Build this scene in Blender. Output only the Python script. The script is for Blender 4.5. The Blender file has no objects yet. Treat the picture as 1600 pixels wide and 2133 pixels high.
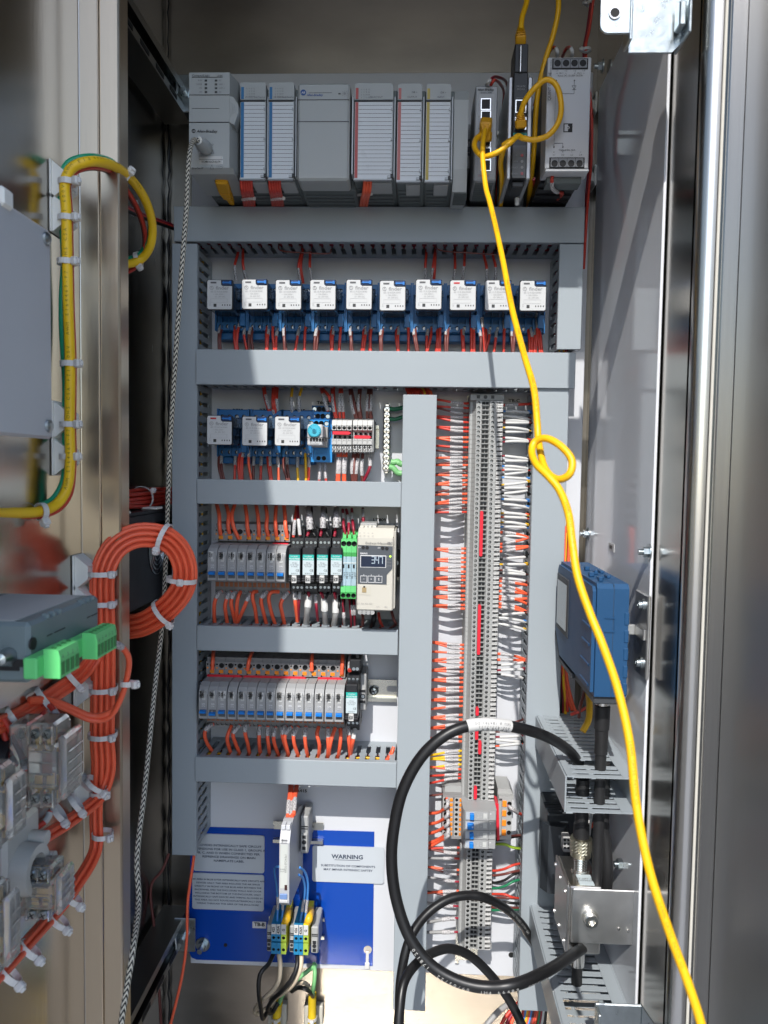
import bpy, math, random
from mathutils import Vector, Matrix, Quaternion
random.seed(7)
S = bpy.context.scene
COL = S.collection
V3 = Vector
# ---------------------------------------------------------------- camera, sky, sun, exposure
F, CX, CY = 1600.0, 800.0, 1066.5            # photo: 1600 x 2133 px
YAW, PITCH, ROLL = 0.0395, -0.0560, -0.0155
def _rot(y, p, r):
    Ry = Matrix(((math.cos(y), 0, math.sin(y)), (0, 1, 0), (-math.sin(y), 0, math.cos(y))))
    Rx = Matrix(((1, 0, 0), (0, math.cos(p), -math.sin(p)), (0, math.sin(p), math.cos(p))))
    Rz = Matrix(((math.cos(r), -math.sin(r), 0), (math.sin(r), math.cos(r), 0), (0, 0, 1)))
    return Rz @ Rx @ Ry
RM = _rot(YAW, PITCH, ROLL)                   # (right, up, forward) -> camera
cam_d = bpy.data.cameras.new('camera')
cam = bpy.data.objects.new('camera', cam_d); COL.objects.link(cam)
cam_d.sensor_fit = 'VERTICAL'; cam_d.sensor_height = 36.0; cam_d.lens = 36.0 * F / 2133.0
cam_d.clip_start = 0.02; cam_d.clip_end = 400
cam_d.dof.use_dof = True; cam_d.dof.focus_distance = 0.86; cam_d.dof.aperture_fstop = 13
def _b(v): return Vector((v[0], v[2], v[1]))  # (right, up, fwd) -> blender
cam.matrix_world = Matrix((
    (_b(RM[0])[0], _b(RM[1])[0], -_b(RM[2])[0], 0), (_b(RM[0])[1], _b(RM[1])[1], -_b(RM[2])[1], 0),
    (_b(RM[0])[2], _b(RM[1])[2], -_b(RM[2])[2], 0), (0, 0, 0, 1)))
S.camera = cam
SUN_EL, SUN_AZ_X = 0.0, 0.13
sun_dir = Vector((0.13, 1.0, -0.955)).normalized()      # the way the light travels
sd = bpy.data.lights.new('sun', 'SUN'); sd.energy = 2.4; sd.angle = math.radians(0.5); sd.color = (1, 0.965, 0.91)
so = bpy.data.objects.new('sun', sd); COL.objects.link(so)
so.rotation_euler = sun_dir.to_track_quat('-Z', 'Y').to_euler(); so.location = (-.5, -4, 4)
w = bpy.data.worlds.new('World'); S.world = w; w.use_nodes = True
nt = w.node_tree; bg = nt.nodes['Background']
sky = nt.nodes.new('ShaderNodeTexSky'); sky.sky_type = 'NISHITA'; sky.sun_disc = False
sky.sun_elevation = math.asin(-sun_dir.z); sky.sun_rotation = math.atan2(-sun_dir.x, -sun_dir.y)
sky.air_density = 1.0; sky.dust_density = 0.8
nt.links.new(sky.outputs[0], bg.inputs[0]); bg.inputs[1].default_value = 0.15
S.view_settings.view_transform = 'Standard'; S.view_settings.look = 'None'
S.view_settings.exposure = 1.0; S.view_settings.gamma = 1
S.cycles.max_bounces = 8; S.cycles.glossy_bounces = 5; S.cycles.transparent_max_bounces = 12
S.cycles.caustics_reflective = False; S.cycles.caustics_refractive = False

# ---------------------------------------------------------------- placing: where a line of sight meets a plane of the place
def _ray(px, py):
    d = RM.transposed() @ Vector(((px - CX) / F, -(py - CY) / F, 1))
    return Vector((d[0], d[2], d[1]))
def P(px, py, Y):
    d = _ray(px, py); return d * (Y / d.y)
def PX(px, py, X):
    d = _ray(px, py); return d * (X / d.x)
def PZ(px, py, Z):
    d = _ray(px, py); return d * (Z / d.z)
def R4(x0, x1, y0, y1, Y):
    ym, xm = (y0 + y1) / 2, (x0 + x1) / 2
    return P(x0, ym, Y).x, P(x1, ym, Y).x, P(xm, y1, Y).z, P(xm, y0, Y).z   # X0,X1,Z0,Z1

# ---------------------------------------------------------------- mesh building
class MB:
    def __init__(s): s.v = []; s.f = []; s.m = []; s.s = []; s.uv = []
    def add(s, vs, fs, mi=0, sm=False, uv=None):
        b = len(s.v); s.v += [tuple(v) for v in vs]
        for k, f in enumerate(fs):
            s.f.append([i + b for i in f]); s.m.append(mi); s.s.append(sm)
            s.uv.append(uv[k] if uv else None)
        return s
    def box(s, x0, x1, y0, y1, z0, z1, mi=0, ch=0.0):
        if x0 > x1: x0, x1 = x1, x0
        if y0 > y1: y0, y1 = y1, y0
        if z0 > z1: z0, z1 = z1, z0
        L, H = (x0, y0, z0), (x1, y1, z1)
        cs = [(i & 1, i >> 1 & 1, i >> 2 & 1) for i in range(8)]
        if ch <= 0:
            vs = [tuple(H[a] if c[a] else L[a] for a in range(3)) for c in cs]
            return s.add(vs, [(0, 2, 3, 1), (4, 5, 7, 6), (0, 1, 5, 4), (2, 6, 7, 3), (0, 4, 6, 2), (1, 3, 7, 5)], mi)
        ch = min(ch, .49 * min(H[a] - L[a] for a in range(3)))
        vs = []
        for c in cs:
            for a in range(3):
                vs.append(tuple((H[b] - (0 if b == a else ch)) if c[b] else (L[b] + (0 if b == a else ch)) for b in range(3)))
        fs = []
        for a, q in ((2, (0, 2, 3, 1)), (2, (4, 5, 7, 6)), (1, (0, 1, 5, 4)), (1, (2, 6, 7, 3)), (0, (0, 4, 6, 2)), (0, (1, 3, 7, 5))):
            fs.append([i * 3 + a for i in q])
        for i in range(8):
            fs.append([i * 3, i * 3 + 1, i * 3 + 2])
            for c in range(3):
                if not i >> c & 1:
                    j = i | 1 << c; a, b = [k for k in range(3) if k != c]
                    fs.append([i * 3 + a, i * 3 + b, j * 3 + b, j * 3 + a])
        return s.add(vs, fs, mi)
    def prism(s, poly, plane, a, b, mi=0):
        n = len(poly)
        def pt(p, t):
            return (p[0], t, p[1]) if plane == 'xz' else (t, p[0], p[1]) if plane == 'yz' else (p[0], p[1], t)
        vs = [pt(p, a) for p in poly] + [pt(p, b) for p in poly]
        fs = [list(range(n)), list(range(2 * n - 1, n - 1, -1))] + [[i, (i + 1) % n, n + (i + 1) % n, n + i] for i in range(n)]
        return s.add(vs, fs, mi)
    def cyl(s, c, ax, r, h, n=12, mi=0, r2=None, cap=True, sm=True):
        c = Vector(c); ax = Vector(ax).normalized()
        u = ax.orthogonal().normalized(); w_ = ax.cross(u)
        r2 = r if r2 is None else r2
        vs = []
        for k, rr in ((0, r), (h, r2)):
            for i in range(n):
                t = 2 * math.pi * (i + .5) / n
                vs.append(c + ax * k + (u * math.cos(t) + w_ * math.sin(t)) * rr)
        s.add(vs, [[i, (i + 1) % n, n + (i + 1) % n, n + i] for i in range(n)], mi, sm)
        if cap:
            s.add(vs[:n], [list(range(n))[::-1]], mi); s.add(vs[n:], [list(range(n))], mi)
        return s
    def lathe(s, c, ax, prof, n=16, mi=0):
        for k in range(len(prof) - 1):
            (h0, r0), (h1, r1) = prof[k], prof[k + 1]
            s.cyl(Vector(c) + Vector(ax).normalized() * h0, ax, max(r0, 1e-5), h1 - h0 if h1 != h0 else 1e-6, n, mi, max(r1, 1e-5), cap=False, sm=(h1 != h0))
        return s
    def tube(s, pts, r, n=8, mi=0, cap=True, flat=None):
        pts = [Vector(p) for p in pts]
        N = len(pts); vs = []; L = [0.0]
        for i in range(1, N): L.append(L[-1] + (pts[i] - pts[i - 1]).length)
        tg = [(pts[min(i + 1, N - 1)] - pts[max(i - 1, 0)]).normalized() for i in range(N)]
        u = tg[0].orthogonal().normalized()
        for i in range(N):
            if i:
                u = tg[i - 1].rotation_difference(tg[i]) @ u
                u = (u - tg[i] * u.dot(tg[i])).normalized()
            w_ = tg[i].cross(u)
            rr = r[i] if isinstance(r, (list, tuple)) else r
            for k in range(n):
                t = 2 * math.pi * k / n
                vs.append(pts[i] + (u * math.cos(t) + w_ * math.sin(t)) * rr)
        fs, uv = [], []
        for i in range(N - 1):
            for k in range(n):
                k2 = (k + 1) % n
                fs.append([i * n + k, i * n + k2, (i + 1) * n + k2, (i + 1) * n + k])
                uv.append([(L[i], k / n), (L[i], (k + 1) / n), (L[i + 1], (k + 1) / n), (L[i + 1], k / n)])
        s.add(vs, fs, mi, True, uv)
        if cap:
            s.add(vs[:n], [list(range(n))[::-1]], mi); s.add(vs[-n:], [list(range(n))], mi)
        return s
    def cupplate(s, x0, x1, z0, z1, y, holes, mi=0, mh=1, depth=.004, n=8):
        """front plate (facing -Y) cut into columns/rows, one real round recess (cx, cz, r) per cell"""
        for (hx0, hx1, hz0, hz1, cx, cz, r) in holes:
            c4 = [(hx1, hz1), (hx0, hz1), (hx0, hz0), (hx1, hz0)]
            ring = [(cx + r * math.cos(2 * math.pi * (i + .5) / n), cz + r * math.sin(2 * math.pi * (i + .5) / n)) for i in range(n)]
            vs = [(a, y, b) for a, b in c4] + [(a, y, b) for a, b in ring] + [(a, y + depth, b) for a, b in ring]
            fs = []; q = n // 4
            for k in range(4):
                for i in range(q):
                    a = k * q + i; b = (a + 1) % n
                    if i < q - 1: fs.append([k, 4 + a, 4 + b])
                    else: fs.append([k, 4 + a, 4 + b, (k + 1) % 4])
            s.add(vs, fs, mi)
            s.add(vs, [[4 + i, 4 + (i + 1) % n, 4 + n + (i + 1) % n, 4 + n + i] for i in range(n)], mh)
            s.add(vs, [[4 + n + i for i in range(n)]], mh)
        return s
    def mesh(s, name, mats, off=(0, 0, 0), fix=False):
        me = bpy.data.meshes.new(name)
        o = Vector(off)
        me.from_pydata([tuple(Vector(v) - o) for v in s.v], [], s.f)
        for m_ in mats: me.materials.append(m_)
        me.polygons.foreach_set('material_index', s.m)
        me.polygons.foreach_set('use_smooth', s.s)
        if any(u for u in s.uv):
            ul = me.uv_layers.new(name='UVMap').data; k = 0
            for pi, f in enumerate(s.f):
                u = s.uv[pi]
                for j in range(len(f)):
                    if u: ul[k + j].uv = u[j]
                k += len(f)
        if fix:
            import bmesh
            bm = bmesh.new(); bm.from_mesh(me); bmesh.ops.remove_doubles(bm, verts=bm.verts, dist=1e-6)
            bmesh.ops.recalc_face_normals(bm, faces=bm.faces); bm.to_mesh(me); bm.free()
        me.update()
        return me

def smooth(pts, n=5):
    pts = [Vector(p) for p in pts]
    if len(pts) < 3: return [pts[0].lerp(pts[-1], i / n) for i in range(n + 1)]
    Q = [pts[0] * 2 - pts[1]] + pts + [pts[-1] * 2 - pts[-2]]
    out = []
    for i in range(1, len(Q) - 2):
        a, b, c, d = Q[i - 1:i + 3]
        for k in range(n):
            t = k / n
            out.append(.5 * ((2 * b) + (c - a) * t + (2 * a - 5 * b + 4 * c - d) * t * t + (3 * b - a - 3 * c + d) * t ** 3))
    out.append(pts[-1]); return out

# ---------------------------------------------------------------- objects
def world(o):
    l = Vector(o.location)
    while o.parent: o = o.parent; l += Vector(o.location)
    return l
LABELS = {}
def tag(o, label, cat, group=None):
    o['label'] = label; o['category'] = cat
    if group: o['group'] = group
    return o
def thing(name, label, cat, loc, group=None):
    o = bpy.data.objects.new(name, None); COL.objects.link(o); o.location = loc; o.empty_display_size = .01
    return tag(o, label, cat, group)
def part(name, mb, mats, par, label=None, fix=False):
    me = mb.mesh(name, mats if isinstance(mats, (list, tuple)) else [mats], world(par), fix)
    o = bpy.data.objects.new(name, me); COL.objects.link(o); o.parent = par
    if label: o['label'] = label
    return o
def solo(name, mb, mats, label, cat, group=None, kind=None, fix=False):
    org = Vector(mb.v[0])
    me = mb.mesh(name, mats if isinstance(mats, (list, tuple)) else [mats], org, fix)
    o = bpy.data.objects.new(name, me); COL.objects.link(o); o.location = org
    if kind:
        o['kind'] = kind
        if label: o['label'] = label
        return o
    return tag(o, label, cat, group)
def kids(o): return list(o.children)
def copy_tree(o, loc=None, label=None, par=None):
    c = o.copy(); COL.objects.link(c)
    if loc is not None: c.location = loc
    if label: c['label'] = label
    if par is not None: c.parent = par
    for ch in kids(o): copy_tree(ch, par=c)
    return c
_TX = {}
def text_mesh(s, bold=0.0, align='CENTER', sp=1.0, shear=0.0):
    k = (s, bold, align, sp, shear)
    if k not in _TX:
        cu = bpy.data.curves.new('lettering', 'FONT'); cu.body = s; cu.size = 1; cu.align_x = align; cu.align_y = 'CENTER'
        cu.offset = bold; cu.resolution_u = 2; cu.space_line = sp; cu.shear = shear
        ob = bpy.data.objects.new('lettering', cu)
        me = bpy.data.meshes.new_from_object(ob)
        bpy.data.objects.remove(ob); me.name = 'lettering'
        _TX[k] = me
    return _TX[k]
_TM = {}
def text(s, at, size, m, par=None, rz=0.0, wide=1.0, bold=0.0, align='CENTER', face='-y', sp=1.0, name='lettering', shear=0.0, up=None, nrm=None):
    base = text_mesh(s, bold, align, sp, shear); k = (base.name, m.name)
    if k not in _TM:
        c = base.copy(); c.materials.clear(); c.materials.append(m); _TM[k] = c
    o = bpy.data.objects.new(name, _TM[k]); COL.objects.link(o)
    if par: o.parent = par; o.location = Vector(at) - world(par)
    else: o.location = at
    if nrm is not None:
        n_ = Vector(nrm).normalized(); u_ = Vector(up); u_ = (u_ - n_ * u_.dot(n_)).normalized(); r_ = u_.cross(n_)
        q = Matrix((r_, u_, n_)).transposed()
        o.rotation_euler = (q @ Matrix.Rotation(rz, 3, 'Z')).to_euler()
    else:
        base_r = {'-y': Matrix.Rotation(math.pi / 2, 3, 'X'), '+x': Matrix.Rotation(math.pi / 2, 3, 'Z') @ Matrix.Rotation(math.pi / 2, 3, 'X'),
                  '-x': Matrix.Rotation(-math.pi / 2, 3, 'Z') @ Matrix.Rotation(math.pi / 2, 3, 'X'), '+z': Matrix.Identity(3)}[face]
        o.rotation_euler = (base_r @ Matrix.Rotation(rz, 3, 'Z')).to_euler()
    o.scale = (size * wide, size, size)
    return o

# ---------------------------------------------------------------- materials (all procedural)
_M = {}
def mat(name, col, rough=.5, metal=0.0, var=.08, scale=40.0, bump=0.0, bscale=None, stretch=None, rvar=.08, trans=0.0, alpha=1.0, emit=0.0, coat=0.0, ior=1.45, sss=0.0, spec=.5):
    if name in _M: return _M[name]
    m = bpy.data.materials.new(name); m.use_nodes = True; n = m.node_tree.nodes; l = m.node_tree.links
    b = n['Principled BSDF']
    b.inputs['Metallic'].default_value = metal; b.inputs['Transmission Weight'].default_value = trans
    b.inputs['Alpha'].default_value = alpha; b.inputs['IOR'].default_value = ior; b.inputs['Coat Weight'].default_value = coat
    b.inputs['Specular IOR Level'].default_value = spec
    if emit: b.inputs['Emission Color'].default_value = (*col, 1); b.inputs['Emission Strength'].default_value = emit
    tc = n.new('ShaderNodeTexCoord'); mp = n.new('ShaderNodeMapping'); l.new(tc.outputs['Object'], mp.inputs[0])
    if stretch: mp.inputs['Scale'].default_value = stretch
    nz = n.new('ShaderNodeTexNoise'); nz.inputs['Scale'].default_value = scale; nz.inputs['Detail'].default_value = 5
    l.new(mp.outputs[0], nz.inputs['Vector'])
    mx = n.new('ShaderNodeMix'); mx.data_type = 'RGBA'
    mx.inputs[6].default_value = (*[max(0, c * (1 - var)) for c in col], 1); mx.inputs[7].default_value = (*[min(1, c * (1 + var)) for c in col], 1)
    l.new(nz.outputs[0], mx.inputs[0]); l.new(mx.outputs[2], b.inputs['Base Color'])
    mr = n.new('ShaderNodeMapRange'); mr.inputs[3].default_value = max(0, rough - rvar); mr.inputs[4].default_value = min(1, rough + rvar)
    l.new(nz.outputs[0], mr.inputs[0]); l.new(mr.outputs[0], b.inputs['Roughness'])
    if bump:
        bz = n.new('ShaderNodeTexNoise'); bz.inputs['Scale'].default_value = bscale or scale * 4; l.new(mp.outputs[0], bz.inputs['Vector'])
        bp = n.new('ShaderNodeBump'); bp.inputs['Strength'].default_value = bump; bp.inputs['Distance'].default_value = .001
        l.new(bz.outputs[0], bp.inputs['Height']); l.new(bp.outputs[0], b.inputs['Normal'])
    _M[name] = m; return m
# stainless, brushed up and down
STEEL = mat('brushed_stainless', (.45, .425, .385), .19, 1, .05, 9, .05, 90, (6, 6, .35), .035)
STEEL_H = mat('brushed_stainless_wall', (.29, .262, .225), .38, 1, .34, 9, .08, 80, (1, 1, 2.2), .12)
STEEL_D = mat('dark_stainless', (.42, .42, .41), .24, 1, .15, 10, .06, 70, (5, 5, .4), .08)
STEEL_R = mat('frame_stainless', (.58, .57, .55), .24, 1, .07, 10, .06, 60, (7, 7, .25), .06)
STEEL_O = mat('outer_door_stainless', (.28, .275, .265), .36, 1, .08, 8, .06, 60, (7, 7, .25), .06)
STEEL_F = mat('flange_stainless_tan_glow', (.64, .545, .43), .33, 1, .08, 6, .06, 60, (7, 7, .4), .06)  # tan tint stands in for a warm reflection on the flange
ZINC = mat('zinc_plate', (.44, .49, .51), .30, 1, .22, 130, .08, 300)
ZINC_Y = mat('yellow_zinc', (.60, .585, .51), .28, 1, .12, 60)
CHROME = mat('nickel', (.74, .72, .68), .24, 1, .08, 60)
ALU = mat('aluminium', (.66, .66, .65), .36, 1, .10, 50, .06, 200)
BRASS = mat('brass', (.65, .45, .18), .3, 1)
PVC = mat('duct_pvc', (.325, .365, .395), .42, 0, .05, 9, .04, 500, rvar=.06)
PVC_E = mat('duct_cut_edge', (.40, .43, .45), .5)
WHITE = mat('white_powder_coat', (.60, .615, .65), .30, 0, .03, 12, .05, 260, rvar=.05)
SIDEW = mat('glossy_side_plate', (.80, .82, .86), .09, 0, .04, 8, .03, 120, rvar=.04)
BLUEP = mat('blue_plate', (.003, .055, .36), .25, 0, .05, 10, .03, 300)
SIGN = mat('sign_plastic', (.50, .54, .58), .45, 0, .03)
BLACK_INK = mat('black_ink', (.012, .012, .014), .6)
GREY_INK = mat('grey_ink', (.10, .10, .11), .6)
LGREY_INK = mat('light_grey_ink', (.28, .28, .29), .6)
WHITE_INK = mat('white_ink', (.75, .76, .78), .6)
BLUE_INK = mat('blue_ink', (.02, .07, .3), .5)
RED_INK = mat('red_ink', (.5, .03, .03), .5)
PAPER = mat('paper_tag', (.60, .60, .59), .6, 0, .03)
NYLON = mat('nylon_tie', (.80, .78, .76), .35, 0, .04, sss=.2, trans=.15)
MOUNT = mat('tie_mount_plastic', (.80, .79, .74), .5)
RED = mat('red_and_shaded_wire', (.60, .055, .035), .36, 0, .10, 30)  # deeper red also puts shade into orange-red wires of the upper rows
ORANGE = mat('orange_wire', (.90, .135, .06), .36, 0, .08, 30)
BROWN = mat('brown_wire', (.16, .045, .038), .4, 0, .1)
MAROON = mat('maroon_wire', (.28, .015, .035), .4)
YELLOW = mat('yellow_wire', (.80, .46, .02), .38, 0, .08, 30)
YELLOWC = mat('yellow_cable', (.88, .47, .008), .40, 0, .06, 20, .03, 200)
BLUEW = mat('blue_wire', (.06, .24, .62), .4)
GREENW = mat('green_wire', (.02, .20, .09), .4)
GREENL = mat('light_green_wire', (.20, .50, .20), .4)
GREYW = mat('grey_wire', (.30, .30, .30), .45)
BLACKW = mat('black_wire', (.015, .015, .016), .4)
WHITEW = mat('white_wire', (.75, .75, .73), .4)
CREAMW = mat('cream_wire', (.62, .52, .38), .45)
GYW = mat('green_yellow_wire', (.35, .52, .05), .4)
COAX = mat('black_coax_jacket', (.010, .010, .011), .38, 0, .2, 20, .08, 120)
RUBBER = mat('black_rubber', (.014, .014, .015), .55, 0, .15, 60, .1, 200)
PLCG = mat('controller_grey', (.40, .42, .42), .5, 0, .03, 10, .06, 900)
PLCD = mat('controller_dark_grey', (.13, .15, .15), .55, 0, .06)
PLCL = mat('label_strip_paper', (.62, .65, .68), .3, 0, .02)
CLEARG = mat('clear_cover_edge', (.42, .45, .47), .12, 0, .05, coat=.5)
DBLUE = mat('socket_blue', (.014, .13, .34), .40, 0, .06)
LBLUE = mat('light_socket_blue', (.02, .27, .66), .40, 0, .05)
DHOLE = mat('recess_dark', (.008, .009, .010), .7)
SMOKE = mat('smoky_polycarbonate', (.035, .042, .05), .12, 0, .1, alpha=.72, coat=.3)
RELW = mat('relay_face_white', (.56, .57, .575), .4, 0, .02)
BRKG = mat('breaker_grey', (.34, .345, .35), .45, 0, .04)
BRKB = mat('breaker_lever_blue', (.008, .20, .66), .35, 0, .05)
BASEG = mat('terminal_base_grey', (.24, .235, .235), .5, 0, .05)
ORNG = mat('orange_button', (.82, .25, .015), .45, 0, .08)
REDJ = mat('red_jumper', (.66, .02, .04), .35, 0, .05)
BLKP = mat('black_plastic', (.018, .019, .022), .42, 0, .1)
TEAL = mat('teal_label', (.02, .42, .36), .4, 0, .03)
PALE = mat('pale_label', (.52, .60, .63), .45, 0, .03)
GREENP = mat('green_plug_plastic', (.13, .58, .19), .42, 0, .06)
GREEND = mat('dark_green_plug', (.05, .33, .08), .45, 0, .06)
IVORY = mat('ivory_plastic', (.55, .53, .47), .45, 0, .02)
SLATE = mat('slate_front', (.075, .085, .10), .35, 0, .04)
TERMG = mat('terminal_grey', (.36, .365, .36), .5, 0, .04)
TERMH = mat('light_terminal_grey', (.50, .50, .49), .5, 0, .04)
TERMB = mat('terminal_blue', (.015, .21, .42), .45, 0, .04)
TERMY = mat('terminal_yellow', (.75, .68, .03), .45, 0, .04)
DEVG = mat('device_blue_grey', (.15, .195, .21), .42, 0, .05)
BOXG = mat('grey_painted_box', (.47, .48, .50), .4, 0, .05, 20, .05, 300)
RADIO = mat('radio_blue', (.012, .066, .165), .5, 0, .05, 30, .15, 900)
RADIOD = mat('radio_dark', (.045, .05, .058), .55)
SCREENM = mat('glossy_screen', (.11, .105, .10), .06, 0, .05, coat=.6)
CLEARP = mat('clear_polycarbonate', (.93, .92, .88), .12, 0, .02, 60, .25, 130, rvar=.05, trans=.80, ior=1.2)
CLEARW = mat('milky_polycarbonate', (.72, .71, .67), .22, 0, .05, 60, trans=.35)
SKYBLUE = mat('aqua_dial', (.05, .42, .56), .3)
LEDG = mat('green_led', (.45, .9, .05), .4, emit=1.2)
LCDD = mat('lcd_dark', (.012, .02, .045), .15)
LCDT = mat('lcd_digits', (.30, .36, .42), .5, emit=.25)
CONCRETE = mat('sandy_concrete', (.32, .31, .30), .9, 0, .15, 3)

def sleeve_mat(name, col, ink):
    """heat shrink marker: print in short dashes along the sleeve"""
    m = mat(name, col, .5, 0, .04); n = m.node_tree.nodes; l = m.node_tree.links; b = n['Principled BSDF']
    uv = n.new('ShaderNodeUVMap'); mp = n.new('ShaderNodeMapping'); mp.inputs['Scale'].default_value = (900, 9, 1); l.new(uv.outputs[0], mp.inputs[0])
    nz = n.new('ShaderNodeTexNoise'); nz.inputs['Scale'].default_value = 1; nz.inputs['Detail'].default_value = 1; l.new(mp.outputs[0], nz.inputs['Vector'])
    g = n.new('ShaderNodeMath'); g.operation = 'GREATER_THAN'; g.inputs[1].default_value = .56; l.new(nz.outputs[0], g.inputs[0])
    old = b.inputs['Base Color'].links[0].from_socket
    mx = n.new('ShaderNodeMix'); mx.data_type = 'RGBA'; l.new(g.outputs[0], mx.inputs[0]); l.new(old, mx.inputs[6]); mx.inputs[7].default_value = (*ink, 1)
    l.new(mx.outputs[2], b.inputs['Base Color']); return m
SLEEVE = sleeve_mat('marker_sleeve', (.50, .485, .49), (.22, .21, .22))
SLEEVEW = mat('plain_white_sleeve', (.58, .58, .57), .5, 0, .03)
def braid_mat():
    m = mat('black_white_braid', (.7, .68, .6), .8, 0, .05); n = m.node_tree.nodes; l = m.node_tree.links; b = n['Principled BSDF']
    uv = n.new('ShaderNodeUVMap'); sx = n.new('ShaderNodeSeparateXYZ'); l.new(uv.outputs[0], sx.inputs[0])
    def mth(op, a, c):
        k = n.new('ShaderNodeMath'); k.operation = op
        for i, q in ((0, a), (1, c)):
            if q is None: continue
            if isinstance(q, (int, float)): k.inputs[i].default_value = q
            else: l.new(q, k.inputs[i])
        return k.outputs[0]
    tri = mth('PINGPONG', mth('MULTIPLY', sx.outputs[1], 6.0), 1.0)
    ph = mth('ADD', mth('MULTIPLY', sx.outputs[0], 205.0), mth('MULTIPLY', tri, 1.0))
    st = mth('GREATER_THAN', mth('FRACT', ph, None), .5)
    mx = n.new('ShaderNodeMix'); mx.data_type = 'RGBA'; l.new(st, mx.inputs[0])
    mx.inputs[6].default_value = (.012, .012, .013, 1); mx.inputs[7].default_value = (.62, .59, .50, 1)
    l.new(mx.outputs[2], b.inputs['Base Color']); return m
BRAID = braid_mat()
ORD = ['first', 'second', 'third', 'fourth', 'fifth', 'sixth', 'seventh', 'eighth', 'ninth', 'tenth', 'eleventh', 'twelfth', 'thirteenth', 'fourteenth', 'fifteenth',
       'sixteenth', 'seventeenth', 'eighteenth', 'nineteenth', 'twentieth']
def nth(i):
    if i < 20: return ORD[i]
    t = ['twenty', 'thirty', 'forty', 'fifty', 'sixty', 'seventy', 'eighty'][(i + 1) // 10 - 2]
    u = (i + 1) % 10
    return {'twenty': 'twentieth', 'thirty': 'thirtieth', 'forty': 'fortieth', 'fifty': 'fiftieth', 'sixty': 'sixtieth', 'seventy': 'seventieth', 'eighty': 'eightieth'}[t] if u == 0 else t + '-' + ORD[u - 1]
WC = {'r': (RED, 'red'), 'o': (ORANGE, 'orange'), 'b': (BROWN, 'brown'), 'm': (MAROON, 'maroon'), 'y': (YELLOW, 'yellow'), 'u': (BLUEW, 'blue'), 'g': (GREENW, 'green'),
      'l': (GREENL, 'light green'), 'e': (GREYW, 'grey'), 'k': (BLACKW, 'black'), 'w': (WHITEW, 'white'), 'c': (CREAMW, 'cream'), 'z': (GYW, 'green-yellow')}
def cut(pts, a, b):
    L = [0.0]
    for i in range(1, len(pts)): L.append(L[-1] + (pts[i] - pts[i - 1]).length)
    T = L[-1]; out = []
    def at(s):
        for i in range(1, len(pts)):
            if L[i] >= s: return pts[i - 1].lerp(pts[i], (s - L[i - 1]) / max(1e-9, L[i] - L[i - 1]))
        return pts[-1]
    out = [at(a * T)] + [p for p, s in zip(pts, L) if a * T < s < b * T] + [at(b * T)]
    return out
def wire(pts, c, r, label, group, sleeve=None, sm=None, name='wire', n=7, seg=4, cat='wire', sr=1.22):
    """pts in world; sleeve=(t0,t1) marker sleeve along the run"""
    pts = smooth(pts, seg)
    m = WC[c][0] if isinstance(c, str) else c
    o = solo(name, MB().tube(pts, r, n), m, label, cat, group)
    if sleeve:
        for (a, b) in ([sleeve] if not isinstance(sleeve[0], tuple) else sleeve):
            part('marker_sleeve', MB().tube(cut(pts, a, b), r * sr, n), sm or SLEEVE, o)
    return o
# ================================================================ ground, enclosure, doors
YB, YD, YW = .92, .849, .955          # back panel face, duct cover face, enclosure rear wall
g = solo('ground', MB().add([(-90, -90, -1.25), (90, -90, -1.25), (90, 90, -1.25), (-90, 90, -1.25)], [(0, 1, 2, 3)]), CONCRETE, None, None, kind='structure')
XL, XR, YF_ = -.312, .2088, .604
ZT, ZB = .60, -.80
XD_ = -.2865 + .0
enc = thing('enclosure', 'stainless steel control cabinet, open, holding the whole wired panel', 'control cabinet', (0, YW, ZB))
part('rear_wall', MB().box(XL, XR, YW, YW + .003, ZB, ZT), STEEL_H, enc)
part('side_wall', MB().box(XL - .003, XL, .652, YW + .003, ZB, ZT), STEEL_D, enc, 'dark left side wall in shade')
part('side_wall', MB().box(XR, XR + .003, YF_, YW + .003, ZB, ZT), STEEL, enc, 'right side wall, mirror bright')
part('roof', MB().box(XL - .003, XR + .08, .46, YW + .003, ZT, ZT + .003).box(XL - .003, XR + .08, .457, .46, ZT - .02, ZT + .003), STEEL_D, enc)
part('floor_pan', MB().box(XL, XR, .66, YW, ZB - .003, ZB), STEEL, enc)
# lip added out of view to shade the upper rows: hangs from the roof front
hz = .0
lipz = P(800, 592, YD).z + .955 * (YD - .457)
part('roof_shade_lip', MB().box(XL - .003, XR + .08, .454, .457, lipz, ZT - .02, ch=.001), STEEL, enc)
# rounded lip of the opening on the right with the front flange
lip = MB()
rr = .0105
arc = [(XR + rr - rr * math.cos(t), YF_ - rr * math.sin(t)) for t in [math.pi / 2 * k / 6 for k in range(7)]]
prof = [(XR, YF_ + .004)] + arc + [(XR + .034, YF_ - rr)]
prof2 = prof + [(XR + .034, YF_ - rr + .003), (XR + rr, YF_ - rr + .003), (XR + .003, YF_), (XR + .003, YF_ + .004)]
n_ = len(prof2)
vs = [(x, y, ZB) for x, y in prof2] + [(x, y, ZT) for x, y in prof2]
lip.add(vs, [[i, (i + 1) % n_, n_ + (i + 1) % n_, n_ + i] for i in range(n_)], 0, False)
for k in range(n_ - 4): lip.s[k] = True
part('opening_lip', lip, STEEL_R, enc)
gx = XR + .0125
part('pale_lip_strip', MB().box(gx, gx + .0022, YF_ - rr - .0022, YF_ - rr - .0003, ZB, ZT, ch=.0006), mat('pale_strip', (.62, .60, .54), .6), enc)  # thin pale strip running beside the opening lip
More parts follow.
